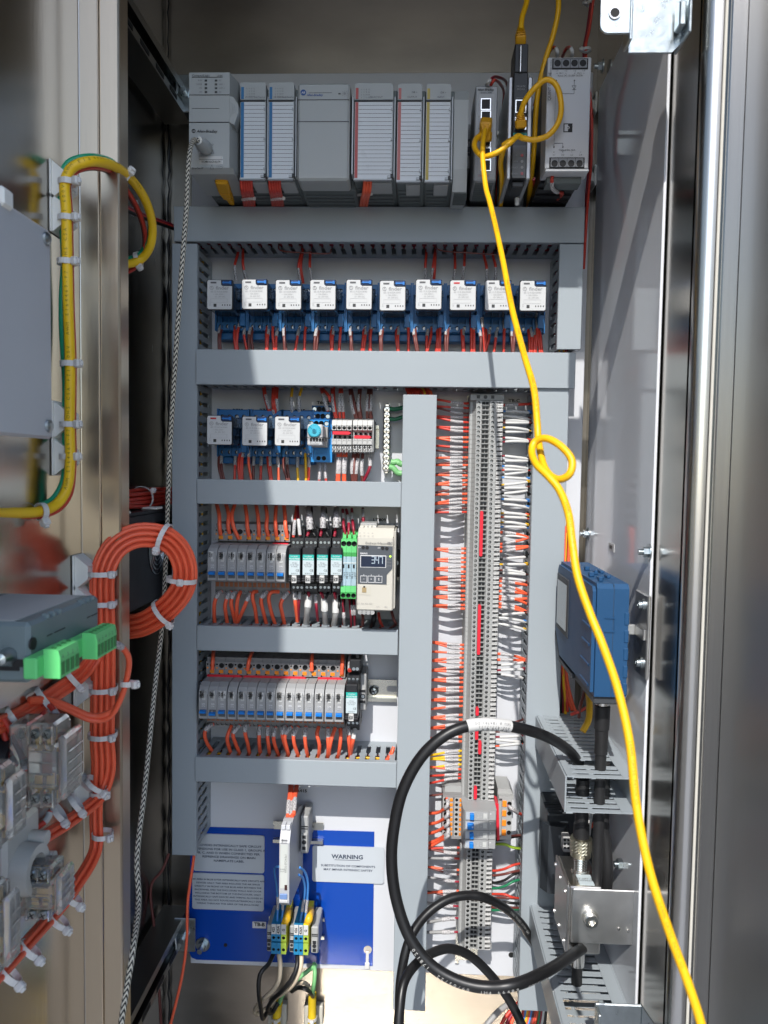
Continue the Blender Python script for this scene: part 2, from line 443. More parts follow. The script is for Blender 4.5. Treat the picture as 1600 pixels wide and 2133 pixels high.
part('weld_seam', MB().tube([Vector((XL + .004 + random.uniform(-.0012, .0012), YW - .004, ZT - .02 - k * .011)) for k in range(125)],
     [random.uniform(.0007, .0022) for _ in range(125)], 6), mat('black_sealant', (.015, .015, .016), .35), enc)
part('weld_seam', MB().tube([Vector((XL + .02 + k * .011, YW - .003, ZT - .004 + random.uniform(-.001, .001))) for k in range(50)],
     [random.uniform(.0006, .0016) for _ in range(50)], 6), _M['black_sealant'], enc)
part('opening_lip', MB().box(XL - .003, XD_ - .001, .6545, .6575, ZB, ZT), STEEL_D, enc, 'added strip closing the light gap on the hinge side')  # added out of view to stop sunlight leaking past the hinge
# right-hand door leaf, folded straight out
dr = thing('cabinet_door', 'right cabinet door leaf folded straight out at the picture edge', 'door', (XR + .027, .58, ZB), 'cabinet doors')
part('door_panel', MB().box(XR + .027, XR + .0305, .28, .585, ZB, ZT + .0), STEEL_O, dr)
part('door_flange', MB().box(XR + .0125 + .0026, XR + .0300, .5862, .5892, ZB, ZT, ch=.001), STEEL_R, dr)
# left-hand door, open at a right angle
XD, YH = -.2865, .650
dl = thing('cabinet_door', 'left cabinet door standing open, stainless inner face carrying wiring and contact blocks', 'door', (XD, YH, ZB), 'cabinet doors')
DOORY0 = -.24  # unseen free edge run far forward to set the door's shadow edge
part('door_panel', MB().box(XD - .003, XD, DOORY0, YH, ZB, ZT + .3), STEEL, dl)
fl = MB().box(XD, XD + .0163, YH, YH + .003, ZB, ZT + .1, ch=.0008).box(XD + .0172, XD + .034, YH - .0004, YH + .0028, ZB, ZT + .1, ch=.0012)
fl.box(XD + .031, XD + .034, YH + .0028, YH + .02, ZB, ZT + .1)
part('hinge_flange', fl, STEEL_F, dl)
# back panel
x0 = P(352, 1000, YB).x; x1 = min(P(1222, 620, YB).x, .2035)
zt = P(700, 152, YB).z; zb = P(960, 2030, YB).z
bp = thing('back_panel', 'white powder coated mounting panel behind all the ducts', 'mounting panel', (0, YB, zb))
xl2 = P(397, 1900, YB).x
part('panel_sheet', MB().box(xl2, x1, YB, YB + .003, zb, zt, ch=.0008), WHITE, bp)
def screw(mb, c, ax, r, h, hexn=6, mi=0):
    mb.cyl(c, ax, r, h, hexn, mi, sm=False)
# right-hand side plate
XP = .205
zpt = PX(1300, 80, XP).z
sp = thing('side_plate', 'glossy light grey plate on the right wall mirroring the ducts', 'mounting plate', (XP, .8, ZB + .02))
yp0 = PX(1372, 700, XP).y
part('plate_sheet', MB().box(XP, XP + .0025, yp0, .925, ZB + .02, zpt, ch=.0008), SIDEW, sp)
# ================================================================ wire ducts: base, two slotted walls, snap-on cover
PITCH_, SLOT_ = .0115, .0052
def slotted(mb, u0, u1, v0, v1, ya, yb, vert, phase=0.0):
    """one slotted wall: u runs along the duct, v is its thickness, ya front .. yb back"""
    def bx(a, b, c, d):  # u a..b, y c..d
        if vert: mb.box(v0, v1, c, d, a, b)
        else: mb.box(a, b, c, d, v0, v1)
    bx(u0, u1, yb - .012, yb)
    n = int((u1 - u0) / PITCH_)
    st = u0 + ((u1 - u0) - n * PITCH_) / 2
    bx(u0, st + (PITCH_ - SLOT_) / 2, ya, yb - .0121)
    mid = ya + (yb - .012 - ya) * .52
    for k in range(n):
        a = st + (PITCH_ - SLOT_) / 2 + k * PITCH_; b = a + SLOT_
        e = min(u1, b + PITCH_ - SLOT_)
        bx(b, e, ya, yb - .0121)
        bx(a, a + .0013, mid - .0022, mid + .0022); bx(b - .0013, b, mid - .0022, mid + .0022)
        bx(a, b, yb - .0145, yb - .0121) if False else None
        bx(a, a + .0008, ya + .001, ya + .004); bx(b - .0008, b, ya + .001, ya + .004)
def duct(px, vert, label, yf=YD, walls=(1, 1), open_=False):
    x0, x1, z0, z1 = R4(*px, yf)
    d = thing('wire_duct', label, 'wire duct', ((x0 + x1) / 2, YB - .001, (z0 + z1) / 2), 'grey wire ducts on the panel')
    T = .0016; yb = YB - .0006
    i = .0022
    c = MB()
    c.box(x0, x1, yf, yf + .0016, z0, z1, ch=.0006)
    if vert:
        c.box(x0, x0 + .0014, yf + .0016, yf + .008, z0, z1); c.box(x1 - .0014, x1, yf + .0016, yf + .008, z0, z1)
    else:
        c.box(x0, x1, yf + .0016, yf + .008, z0, z0 + .0014); c.box(x0, x1, yf + .0016, yf + .008, z1 - .0014, z1)
    part('cover', c, PVC, d)
    part('base', MB().box(x0 + i, x1 - i, yb - .0016, yb, z0 + i, z1 - i), PVC, d)
    for s in (0, 1):
        w_ = MB()
        if vert:
            v = x0 + i if s == 0 else x1 - i - T
            slotted(w_, z0 + .002, z1 - .002, v, v + T, yf + .0022, yb - .0018, True)
        else:
            v = z0 + i if s == 0 else z1 - i - T
            slotted(w_, x0 + .002, x1 - .002, v, v + T, yf + .0022, yb - .0018, False)
        part('slotted_wall', w_, PVC, d)
    return x0, x1, z0, z1
DU = {}
DU['top'] = duct((362, 1218, 430, 504), False, 'top horizontal grey duct under the controller row', YD - .002)
DU['left'] = duct((358, 410, 507, 1782), True, 'long vertical grey duct at the left edge of the panel')
DU['rtop'] = duct((1163, 1213, 508, 728), True, 'short vertical grey duct right of the ten relays')
DU['d2'] = duct((408, 1199, 731, 805), False, 'wide horizontal grey duct between the two relay rows', YD - .004)
DU['right'] = duct((1097, 1167, 808, 2107), True, 'vertical grey duct right of the long terminal strip')
DU['d3'] = duct((410, 836, 1001, 1053), False, 'horizontal grey duct above the eight breakers', YD - .002)
DU['mid'] = duct((829, 898, 822, 2106), True, 'vertical grey duct left of the long terminal strip', YD - .003)
DU['d4'] = duct((410, 829, 1308, 1360), False, 'horizontal grey duct above the fifteen breakers', YD - .002)
DU['d5'] = duct((406, 826, 1583, 1635), False, 'horizontal grey duct above the blue plate', YD - .002)
# ================================================================ top row: controller rack, switch, gateway, diode module
def bxp(mb, x0, x1, y0, y1, Yf, Yk, mi=0, ch=0.0):
    X0, X1, Z0, Z1 = R4(x0, x1, y0, y1, Yf); return mb.box(X0, X1, Yf, Yk, Z0, Z1, mi, ch)
def louvre(mb, x0, x1, zb, ya, yb, n, mi=0):
    for k in range(n):
        y = ya + (yb - ya) * (k + .2) / n
        mb.box(x0, x1, y, y + (yb - ya) / n * .55, zb - .0012, zb + .0004, mi)
def dinrail(x0, x1, zc, label, yb=YB, vert=False, z0=0, z1=0):
    mb = MB()
    h = .0135
    prof = [(-h, .0075), (-h + .004, .0075), (-h + .004, .0011), (h - .004, .0011), (h - .004, .0075), (h, .0075), (h, .0064), (h - .0029, .0064), (h - .0029, 0), (-h + .0029, 0), (-h + .0029, .0064), (-h, .0064)]
    if vert: mb.prism([(zc + a, yb - b) for a, b in prof], 'xy', z0, z1)
    else: mb.prism([(yb - b, zc + a) for a, b in prof], 'yz', x0, x1)
    return solo('din_rail', mb, ZINC_Y, label, 'din rail', 'din rails')
zrow1 = P(700, 300, .915).z
dinrail(P(480, 300, .91).x, P(1210, 300, .91).x, zrow1, 'steel rail behind the controller rack and switches in the top row')
# --- controller
Y = .765
X0, X1, Z0, Z1 = R4(394, 478, 151, 358, Y)
XS = P(491, 260, Y + .008).x
t = thing('programmable_controller', 'large grey controller module with usb plug at the left end of the top row', 'controller', ((X0 + X1) / 2, .915, Z0))
mb = MB(); c_ = .010
mb.prism([(X0, Y), (X1, Y), (XS, Y + .02), (XS, .83), (X0, .83)], 'xy', Z0 + .004, Z1)
mb.prism([(Y, Z0 + .004), (Y + .006, Z0), (.83, Z0 - .0006), (.83, Z0 + .004)], 'yz', X0, X1 + .004)
part('housing', mb, PLCG, t)
mb = MB().box(X0 + .004, XS + .001, .8302, .915, Z0 - .0005, Z1 - .004, 0, .001)
louvre(mb, X0 + .008, XS - .022, Z0 - .0005, .832, .912, 9)
part('rear_housing', mb, PLCD, t)
za = P(430, 198, Y).z; zb2 = P(430, 255, Y).z; zm = P(430, 226, Y).z
mb = MB().box(X0, X1, Y - .0006, Y + .0002, za - .0002, za + .0002).box(X0, X1, Y - .0006, Y + .0002, zb2 - .0003, zb2 + .0003).box(X0 + .003, X1 - .01, Y - .0004, Y + .0002, zm - .0001, zm + .0001)
mb.box(P(400, 160, Y).x, P(464, 160, Y).x, Y - .0004, Y + .0002, P(430, 161.6, Y).z, P(430, 160.9, Y).z)
part('seam_lines', mb, BLACK_INK, t)
mb = MB()
mb.prism([(X1 - .002, zb2 + .0015), (X1 + .0045, zb2 - .002), (X1 + .0085, (za + zb2) / 2 - .004), (X1 + .0085, (za + zb2) / 2 + .004), (X1 + .004, za - .002), (X1 - .002, za)], 'xz', Y + .0005, Y + .018)
for k in range(4): mb.box(X1 + .001 + k * .0016, X1 + .0016 + k * .0016, Y - .0004, Y + .002, (za + zb2) / 2 - .007 + k * .0012, (za + zb2) / 2 + .006 - k * .0012, 0)
part('card_door', mb, PLCG, t)
led = MB()
for i in range(4):
    for xx in (429, 450):
        bxp(led, xx - 2.6, xx + 2.6, 165.5 + i * 8, 169.6 + i * 8, Y - .0004, Y + .001)
part('status_light', led, mat('dark_led', (.02, .022, .02), .2), t)
def T(s, px, py, Y, size, m, par, **k): return text(s, P(px, py, Y - .0005), size * Y / F, m, par, **k)
for i, (a, b) in enumerate((('RUN', 'NS'), ('FORCE', 'LINK 1'), ('I/O', 'LINK 2'), ('OK', 'SD'))):
    T(a, 421, 167.5 + i * 8, Y, 4, GREY_INK, t, align='RIGHT'); T(b, 456, 167.5 + i * 8, Y, 4, GREY_INK, t, align='LEFT')
T('CompactLogix', 400, 157.5, Y, 6.2, BLACK_INK, t, align='LEFT'); T('L30ER', 464, 158, Y, 4.6, BLACK_INK, t, align='RIGHT')
T('Allen-Bradley', 431, 273.5, Y, 7.8, BLACK_INK, t, bold=.012, shear=.25)
part('maker_badge', MB().cyl(P(403.5, 273, Y) + V3((0, .0002, 0)), (0, -1, 0), 4.1 * Y / F, .0006, 20), BLACK_INK, t)
T('AB', 403.5, 273, Y - .0004, 4.6, PLCG, t, bold=.02)
mb = MB(); bxp(mb, 415, 436, 296, 318.5, Y - .0005, Y + .002, 0); bxp(mb, 416.5, 432.5, 298, 317.5, Y - .0009, Y + .001, 1)
part('usb_port', mb, [WHITE_INK, BLACK_INK], t)
T('\u26a0' if False else '!', 442, 315.5, Y, 5, GREY_INK, t)
tri = MB()
for cx_, cy_ in ((442, 315), (441.5, 348)):
    pts = [P(cx_ - 4, cy_ + 4, Y - .0004), P(cx_ + 4, cy_ + 4, Y - .0004), P(cx_, cy_ - 4.6, Y - .0004), P(cx_ - 4, cy_ + 4, Y - .0004)]
    for a, b in zip(pts, pts[1:]): tri.tube([a, b], .00016, 4)
tri.tube([P(442, 307, Y - .0004), P(442, 297.5, Y - .0004)], .00016, 4).tube([P(439.6, 301, Y - .0004), P(442, 304, Y - .0004), P(445, 300, Y - .0004)], .00016, 4)
part('warning_symbol', tri, GREY_INK, t)
mb = MB(); bxp(mb, 415, 464, 324.5, 342, Y - .0007, Y + .0005, 0, .0006)
st_ = part('serial_label', mb, PAPER, t)
T('5C:88:16:CF:E3:79', 439.5, 337, Y - .0006, 5.2, BLACK_INK, st_, bold=.02)
part('label_rule', (lambda m_: bxp(m_, 415, 464, 332, 332.7, Y - .0009, Y))(MB()), GREY_INK, st_)
T('EtherNet/IP', 411.5, 350.5, Y, 5, BLACK_INK, t, bold=.01); T('1 (Front)\n2 (Rear)', 457.5, 348.3, Y, 3.8, GREY_INK, t, shear=.2)
# --- braided usb lead
yb_pts = [P(429, 308, .762), P(420, 300, .747), P(412, 292, .733)]
pl = MB().tube(smooth(yb_pts, 3), [.0068, .0068, .0066, .0062, .0056, .0048, .0040], 12)
for k in range(3): pl.tube([P(421.5 - k * 3, 301.5 - k * 2.6, .750 - k * .004), P(420.6 - k * 3, 300.8 - k * 2.5, .749 - k * .004)], .0069 - .0005 * k, 12)
path = [P(412, 292, .733), P(403, 293, .726), P(396, 315, .708), P(391.5, 360, .70), P(389, 430, .69), P(379, 560, .672), P(366, 740, .68), P(353, 960, .71), P(346, 1150, .735), P(338, 1300, .735),
        P(323, 1430, .70), P(302, 1640, .64), P(286, 1780, .60), P(289, 1880, .575), P(277, 1980, .53), P(262, 2070, .525), P(251, 2150, .52), P(240, 2300, .51)]
ub = thing('usb_lead', 'black and white braided usb lead hanging down the left side of the cabinet', 'cable', path[0])
part('braided_jacket', MB().tube(smooth(path, 8), .00225, 12), BRAID, ub)
part('plug_boot', pl, PLCG, ub)
# --- module rack
def module(x0, x1, yt, ybm, strip, lab, title, kind, Y=.772, yh=207.5):
    X0, X1, Z0, Z1 = R4(x0, x1, yt, ybm, Y)
    t = thing('io_module', lab, 'plc module', ((X0 + X1) / 2, .915, Z0), 'input and output modules in the controller rack')
    zh = P((x0 + x1) / 2, yh, Y).z
    k = .0035
    h = MB().box(X0 - .0002, X1 + k, Y + .010, .915, Z0 + .0012, Z1 - .002, 0, .001)
    louvre(h, X0 + .002, X1 - .001, Z0 + .0012, .80, .91, 11)
    part('housing', h, PLCD, t)
    hd = MB().prism([(X0, zh), (X1 - .0004, zh), (X1 - .0004, Z1 - .002), (X1 - .0022, Z1), (X0 + .0018, Z1), (X0, Z1 - .002)], 'xz', Y, Y + .03)
    hp = part('header', hd, PLCG, t)
    s_ = MB().box(X0 + .0008, X0 + .0035, Y - .0004, Y + .001, zh + .0005, Z1 - .0045)
    part('colour_code', s_, strip, t)
    d = MB().box(X0, X1 - .001, Y + .0012, Y + .004, Z0, zh - .0015)
    dp = part('label_door', d, PLCL, t)
    cs = MB().box(X0 + .0004, X0 + .0034, Y + .0007, Y + .002, Z0 + .001, zh - .002)
    part('colour_strip', cs, strip, t)
    ln = MB()
    nl = 18
    for i in range(nl):
        z = zh - .005 - (zh - .006 - Z0) * i / nl
        ln.box(X0 + .0036, X1 - .0016, Y + .0009, Y + .002, z - .00012, z + .00012)
    part('ruled_lines', ln, GREY_INK, dp)
    fr = MB().box(X1 - .0009, X1 - .0001, Y - .0005, Y + .006, Z0, zh - .0012, 0, .0003).box(X1 + .0007, X1 + .0021, Y + .002, Y + .010, Z0 + .002, zh + .004, 0, .0004)
    fr.box(X0 - .0003, X1 - .0012, Y - .0004, Y + .0040, Z0 - .0012, Z0 - .0003).box(X0 - .0004, X1, Y - .0002, Y + .004, zh - .0013, zh - .0006, 1)
    for q in (.12, .5, .88): fr.box(X1 - .0022, X1 - .0003, Y - .0008, Y + .001, Z0 + (zh - Z0) * q - .001, Z0 + (zh - Z0) * q + .001)
    part('clear_cover_frame', fr, [CLEARG, BLKP], t)
    lt = MB().box(X1 - .005, X1 - .0016, Y - .0012, Y + .003, Z0 + .0004, Z0 + .0028, 1, .0003).box(X1 - .0018, X1 + .0008, Y - .0016, Y + .004, Z0 + .0006, Z0 + .0042, 0, .0004)
    part('latch', lt, [BLKP, CLEARG], t)
    part('terminal_block', MB().box(X0 + .009, X1 - .001, Y + .012, Y + .04, Z0 - .0008, Z0 + .004, 0, .0006), PLCG, t)
    if kind == 'd':
        for i in range(4):
            for j in range(4):
                text(str((i * 4 + j)), (X0 + .0066 + i * .0023, Y - .0004, Z1 - .0062 - j * .0025), .0019, RED_INK if strip is not STRIPS[0] and 0 else GREY_INK, hp)
    else:
        text('OK \u2022', (X1 - .008, Y - .0004, Z1 - .0085), .0026, BLACK_INK, hp)
    text(title, ((X0 + X1) / 2 + .002, Y - .0004, zh + .0022), .0024, GREY_INK, hp)
    return t
STRIPS = [mat('strip_blue', (.012, .14, .33), .4), mat('strip_light_blue', (.16, .30, .50), .4), mat('strip_red', (.42, .06, .055), .4), mat('strip_pale_red', (.46, .13, .12), .4), mat('strip_yellow', (.45, .34, .06), .4)]
module(500.5, 554, 171.6, 371, STRIPS[0], 'grey input module with blue strip next to the large controller', '24 VDC Sink/Source', 'd')
module(559.5, 613, 171.6, 371, STRIPS[0], 'grey input module with blue strip left of the wide power module', '24 VDC Sink/Source', 'd')
module(738.5, 819, 173.4, 372, STRIPS[2], 'wide grey output module with a long red strip', 'RELAY OUT', 'd')
module(827.5, 879, 174, 376, STRIPS[3], 'narrow grey module with a dull red strip and a glossy door', 'OUTPUT', 'a')
module(887, 939, 174.6, 376, STRIPS[4], 'narrow grey module with a yellow strip at the right of the rack', 'INPUT', 'a')
Y = .768
X0, X1, Z0, Z1 = R4(618, 730, 172, 375, Y)
t = thing('power_module', 'wide blank fronted grey power module with round blue badge in the rack', 'power supply', ((X0 + X1) / 2, .915, Z0))
part('housing', MB().box(X0 + .0005, X1 - .001, Y, .80, Z0, Z1, 0, .0022), PLCG, t)
mb = MB().box(X0, X1 + .004, .8003, .915, Z0 + .0012, Z1 - .003, 0, .001); louvre(mb, X0 + .003, X1, Z0 + .0012, .81, .91, 10)
part('rear_housing', mb, PLCD, t)
mb = MB()
for yy in (208, 253.5):
    z = P(670, yy, Y).z; mb.box(X0 + .0012, X1 - .0016, Y - .0005, Y + .0005, z - .0003, z + .0003)
z = P(670, 193.4, Y).z; mb.box(P(643, 193, Y).x, P(691, 193, Y).x, Y - .0004, Y, z - .0001, z + .0001)
part('seam_lines', mb, GREY_INK, t)
part('bright_edge', MB().box(X1 + .0007, X1 + .0024, Y + .006, Y + .02, Z0 + .008, Z1 - .010, 0, .0004), CLEARG, t)
part('maker_badge', MB().cyl(P(632, 193, Y) + V3((0, .0003, 0)), (0, -1, 0), 5.8 * Y / F, .0008, 24), mat('badge_blue', (.01, .07, .27), .4), t)
T('AB', 632, 193, Y - .0006, 6, PLCL, t, bold=.01)
T('Allen-Bradley', 655.5, 198, Y, 6, BLUE_INK, t, bold=.015, shear=.25)
mb = MB().cyl(P(718, 195, Y) + V3((0, .0003, 0)), (0, -1, 0), 2.6 * Y / F, .0007, 12)
for k in range(8):
    a = k * math.pi / 4; c0 = P(718, 195, Y - .0004); dv = V3((math.cos(a), 0, math.sin(a)))
    mb.tube([c0 + dv * .0019, c0 + dv * .003], .0002, 4)
part('lamp_symbol', mb, LGREY_INK, t); part('status_light', (lambda m_: bxp(m_, 705, 709.5, 194, 196, Y - .0005, Y + .001))(MB()), BLACK_INK, t)
# end cap
Y = .79
X0, X1, Z0, Z1 = R4(944, 961, 190, 400, Y)
t = thing('rack_end_cap', 'rounded grey end cap closing the right end of the controller rack', 'end cap', ((X0 + X1) / 2, .915, Z0))
pr = [(Y - .006, Z0 + .02), (Y - .008, Z1 - .012), (Y, Z1), (.86, Z1 + .0), (.90, Z1 - .015), (.915, Z1 - .05), (.915, Z0 + .02), (.90, Z0 + .004), (.84, Z0 + .002), (Y, Z0)]
part('cap_shell', MB().prism(pr, 'yz', X0, X1 + .006), PLCG, t)
mb = MB()
for k in range(9): mb.box(X0 + .002, X1 + .0066, Y + .002 + k * .004, Y + .004 + k * .004, Z0 - .001, Z0 + .014 - k * .001)
part('cap_ribs', mb, PLCD, t)
part('data_sticker', MB().box(X1 + .006, X1 + .0064, .83, .852, Z0 + .02, Z0 + .072), PALE, t)
zc = P(970, 310, .87).z
mb = MB().box(P(970, 310, .86).x, P(984, 310, .86).x, .868, .915, zc - .022, zc + .026, 0, .001)
mb.cyl(P(976.5, 312, .868), (0, -1, 0), .0030, .001, 12, 1)
for dz in (-.0075, .0075): mb.box(P(974.5, 312, .868).x, P(979, 312, .868).x, .8672, .869, zc + dz - .0012 + .0004, zc + dz + .0022, 1)
solo('end_clamp', mb, [TERMG, BLKP], 'grey end clamp between the rack end cap and the ethernet switch', 'end clamp', 'rail end clamps')
# bundles under the modules
def ties(c, ax, r, label, group, head_dir, name='cable_tie', wdt=.0026, hs=.0042):
    """band ring round a bundle with its square head"""
    c = Vector(c); ax = Vector(ax).normalized()
    u = Vector(head_dir); u = (u - ax * u.dot(ax)).normalized(); v = ax.cross(u)
    mb = MB(); n = 18; rx, ry = r if isinstance(r, tuple) else (r, r)
    ring = [c + u * rx * math.cos(2 * math.pi * k / n) + v * ry * math.sin(2 * math.pi * k / n) for k in range(n)]
    vs = []; th = .0007
    for k, p in enumerate(ring):
        o_ = (p - c).normalized()
        for a, b in ((0, -1), (0, 1), (1, 1), (1, -1)): vs.append(p + o_ * th * a + ax * wdt / 2 * b)
    mb.add(vs, [[k * 4 + j, k * 4 + (j + 1) % 4, ((k + 1) % n) * 4 + (j + 1) % 4, ((k + 1) % n) * 4 + j] for k in range(n) for j in range(4)], 0, False)
    o = solo(name, mb, NYLON, label, 'cable tie', group)
    hb = MB(); h = hs
    q = Matrix((u, v, ax)).transposed()
    hx = MB().box(rx + .0002, rx + .0002 + h * .8, -h * .5, h * .5, -h * .5, h * .5, 0, h * .16)
    hx.box(rx + h * .8, rx + h * 1.1, -h * .22, h * .22, -h * .3, h * .3, 0, h * .08)
    hb.add([c + q @ Vector(p) for p in hx.v], hx.f, 0)
    part('tie_head', hb, NYLON, o)
    return o
for bi, (xs, y0, y1, col, nm, tx) in enumerate(((range(503, 527, 5), 374, 424, 'r', 'left blue strip', 526), (range(562, 586, 5), 374, 424, 'r', 'right blue strip', 587), (range(760, 778, 6), 377, 424, 'o', 'wide red strip', 768))):
    for j, x in enumerate(xs):
        dx = 8 if bi < 2 else -10
        wire([P(x, y0, .782), P(x + (1 if bi < 2 else -2), y0 + 22, .79), P(x + dx * .6, y1 - 10, .82), P(x + dx, y1 + 14, .87)], col, .0018, f'{nth(j)} {WC[col][1]} wire from the left under the {nm} module', 'wires under the controller rack')
    ties(P(tx - 10, 415 if bi < 2 else 405, .815), (.05, .25, -1), (.0075, .0045), f'white cable tie on the red wires under the {nm} module', 'small white cable ties in the top row', (.8, -.5, -.2), wdt=.002, hs=.0036)
for j, (x, c) in enumerate(((674, 'm'), (679, 'r'), (683, 'g'))):
    wire([P(x, 376, .80), P(x + 2, 392, .82), P(x + 8, 412, .86), P(x + 16, 428, .895)], c, .0013, f'thin {WC[c][1]} wire under the wide power module', 'wires under the controller rack')
ties(P(682, 399, .83), (.3, .3, -1), (.004, .003), 'white cable tie under the wide power module', 'small white cable ties in the top row', (-.6, -.6, -.2), wdt=.002, hs=.0036)
for nm, xs in (('dull red strip', ((826, 'm'), (834, 'r'))), ('yellow strip', ((889, 'm'), (895, 'r')))):
    for j, (x, c) in enumerate(xs):
        wire([P(x, 378, .79), P(x + 3, 396, .82), P(x + 2, 422, .87)], c, .0014, f'thin {WC[c][1]} wire under the {nm} module', 'wires under the controller rack', (.45, .8))
        wire([P(x + 4, 378, .79), P(x + 7, 396, .82), P(x + 6, 422, .87)], 'k', .0014, f'thin black wire beside the {WC[c][1]} wire under the {nm} module', 'wires under the controller rack', (.45, .8), SLEEVEW)
    ties(P(xs[0][0] + 4, 420, .86), (.1, .3, -1), (.006, .003), f'white cable tie under the {nm} module', 'small white cable ties in the top row', (.7, -.6, -.1), wdt=.002, hs=.0036)
# --- ethernet switch
def rj45(mb, x0, x1, y0, y1, Y, mi_rim=0, mi_in=1):
    X0, X1, Z0, Z1 = R4(x0, x1, y0, y1, Y); f = .0008
    mb.box(X0, X1, Y - .0012, Y + .001, Z1 - f, Z1, mi_rim).box(X0, X1, Y - .0012, Y + .001, Z0, Z0 + f, mi_rim).box(X0, X0 + f, Y - .0012, Y + .001, Z0 + f, Z1 - f, mi_rim).box(X1 - f, X1, Y - .0012, Y + .001, Z0 + f, Z1 - f, mi_rim)
    mb.box(X0 + f, X1 - f, Y - .0003, Y + .0005, Z0 + f, Z1 - f, mi_in)
Y = .788
X0, X1, Z0, Z1 = R4(988.5, 1035.5, 178, 376, Y)
t = thing('ethernet_switch', 'slim grey ethernet switch with a column of network ports', 'network switch', ((X0 + X1) / 2, .915, Z0))
mb = MB().box(X0, X1, Y, Y + .06, Z0, Z1, 0, .0012).box(X0 + .001, X1 - .001, Y + .0601, .915, Z0 + .002, Z1 - .004, 1)
louvre(mb, X0 + .002, X1 - .002, Z0, Y + .006, Y + .058, 9, 1)
part('housing', mb, [mat('switch_grey', (.34, .35, .36), .45, .1, .04), PLCD], t)
mb = MB(); bxp(mb, 997, 1028, 196, 362, Y - .0004, Y + .001); part('front_label', mb, mat('switch_label', (.43, .44, .455), .5), t)
mb = MB()
for y0 in (206, 231.5, 257, 282.5, 308, 333): rj45(mb, 1001.5, 1022.5, y0, y0 + 24, Y - .0006)
part('network_ports', mb, [CHROME, BLACK_INK], t)
T('Allen-Bradley', 1012, 187, Y, 6, BLACK_INK, t, bold=.02, shear=.2); T('Stratix 2000', 1013, 193, Y, 4.6, BLACK_INK, t); T('1783-US5T', 1008, 366.5, Y, 5, RED_INK, t)
for i, y0 in enumerate((218, 243, 268, 294)): T(str(i + 1), 997.5, y0, Y - .0004, 4, BLACK_INK, t)
# --- protocol gateway
Y = .768
X0, X1, Z0, Z1 = R4(1068, 1098, 153, 372, Y)
t = thing('protocol_gateway', 'tall black gateway with silver sides, two ports and teal band', 'network gateway', ((X0 + X1) / 2, .915, Z0))
zt_ = P(1084, 90, Y).z
part('front_column', MB().box(X0, X1, Y, .80, Z0, Z1 + .001, 0, .0008).box(X0 + .0005, X1 - .0005, Y + .0006, .80, Z1 + .0012, zt_, 0, .0008), BLKP, t)
part('rear_housing', MB().box(X0 - .002, X1 + .002, .8002, .915, Z0 + .004, Z1 - .006).box(X0 + .001, X1 - .001, Y + .006, .80, Z0 - .006, Z0 - .0004, 0, .001), BLKP, t)
mb = MB()
for a, b in ((X0 - .0045, X0 - .0003), (X1 + .0003, X1 + .005)): mb.box(a, b, Y + .004, .86, Z0 + .001, Z1 - .001, 0, .001)
part('silver_sides', mb, mat('satin_silver', (.45, .45, .46), .4, .6, .04), t)
part('antenna_pin', MB().cyl(P(1084, 150, Y - .0022), (0, 0, 1), .0011, P(1084, 96, Y).z - P(1084, 150, Y).z, 8), CHROME, t)
mb = MB(); rj45(mb, 1073.5, 1096, 209, 236, Y); rj45(mb, 1072.5, 1096, 245, 271, Y)
part('network_ports', mb, [CHROME, BLACK_INK], t)
mb = MB(); bxp(mb, 1069, 1097.5, 276.5, 287, Y - .0004, Y + .001); part('teal_band', mb, mat('teal_band', (.01, .25, .24), .4), t)
mb = MB(); bxp(mb, 1067.5, 1095.5, 303, 370, Y - .0004, Y + .001); part('lamp_panel', mb, mat('gateway_slate', (.10, .105, .11), .45), t)
for i, s in enumerate(('P1', 'NTB', 'FAULT', 'READY')):
    yy = 324 + i * 12.6; T(s, 1079, yy, Y - .0004, 4.4, LGREY_INK, t, align='RIGHT')
    part('status_lamp', MB().cyl(P(1087.3, yy, Y - .0003), (0, -1, 0), 2.9 * Y / F, .0006, 14), mat('lamp_red', (.35, .05, .06), .3) if i in (0, 3) else LGREY_INK, t)
T('MGATE\nMOXA', 1085.5, 183, Y, 5.5, LGREY_INK, t); T('Ethernet 1', 1085, 204, Y, 4, LGREY_INK, t)
# --- diode module
Y = .758
X0, X1, Z0, Z1 = R4(1138, 1229, 119, 352, Y)
t = thing('diode_module', 'large grey redundancy module with screw terminals at the top right', 'diode module', ((X0 + X1) / 2, .915, Z0))
DIOG = mat('diode_grey', (.56, .575, .60), .45, 0, .03)
mb = MB().box(X0, X1, Y, Y + .03, Z0, Z1, 0, .0008).box(X0 + .0002, X1 + .0004, Y - .0015, Y + .02, Z0 - .003, Z0 - .0003, 0, .0008)
part('front_housing', mb, DIOG, t)
mb = MB().box(X0 + .0012, X1 - .001, Y + .0302, .915, Z0 + .001, Z1 - .002)
for k in range(7):
    yy = Y + .034 + k * .018; mb.box(X0 + .002, X1 - .002, yy, yy + .008, Z0 - .001, Z0 + .001)
mb.box(X0 + .004, X1 - .004, Y + .012, Y + .03, Z0 - .009, Z0 - .0032, 1)
part('rear_housing', mb, [BLKP, PLCD], t)
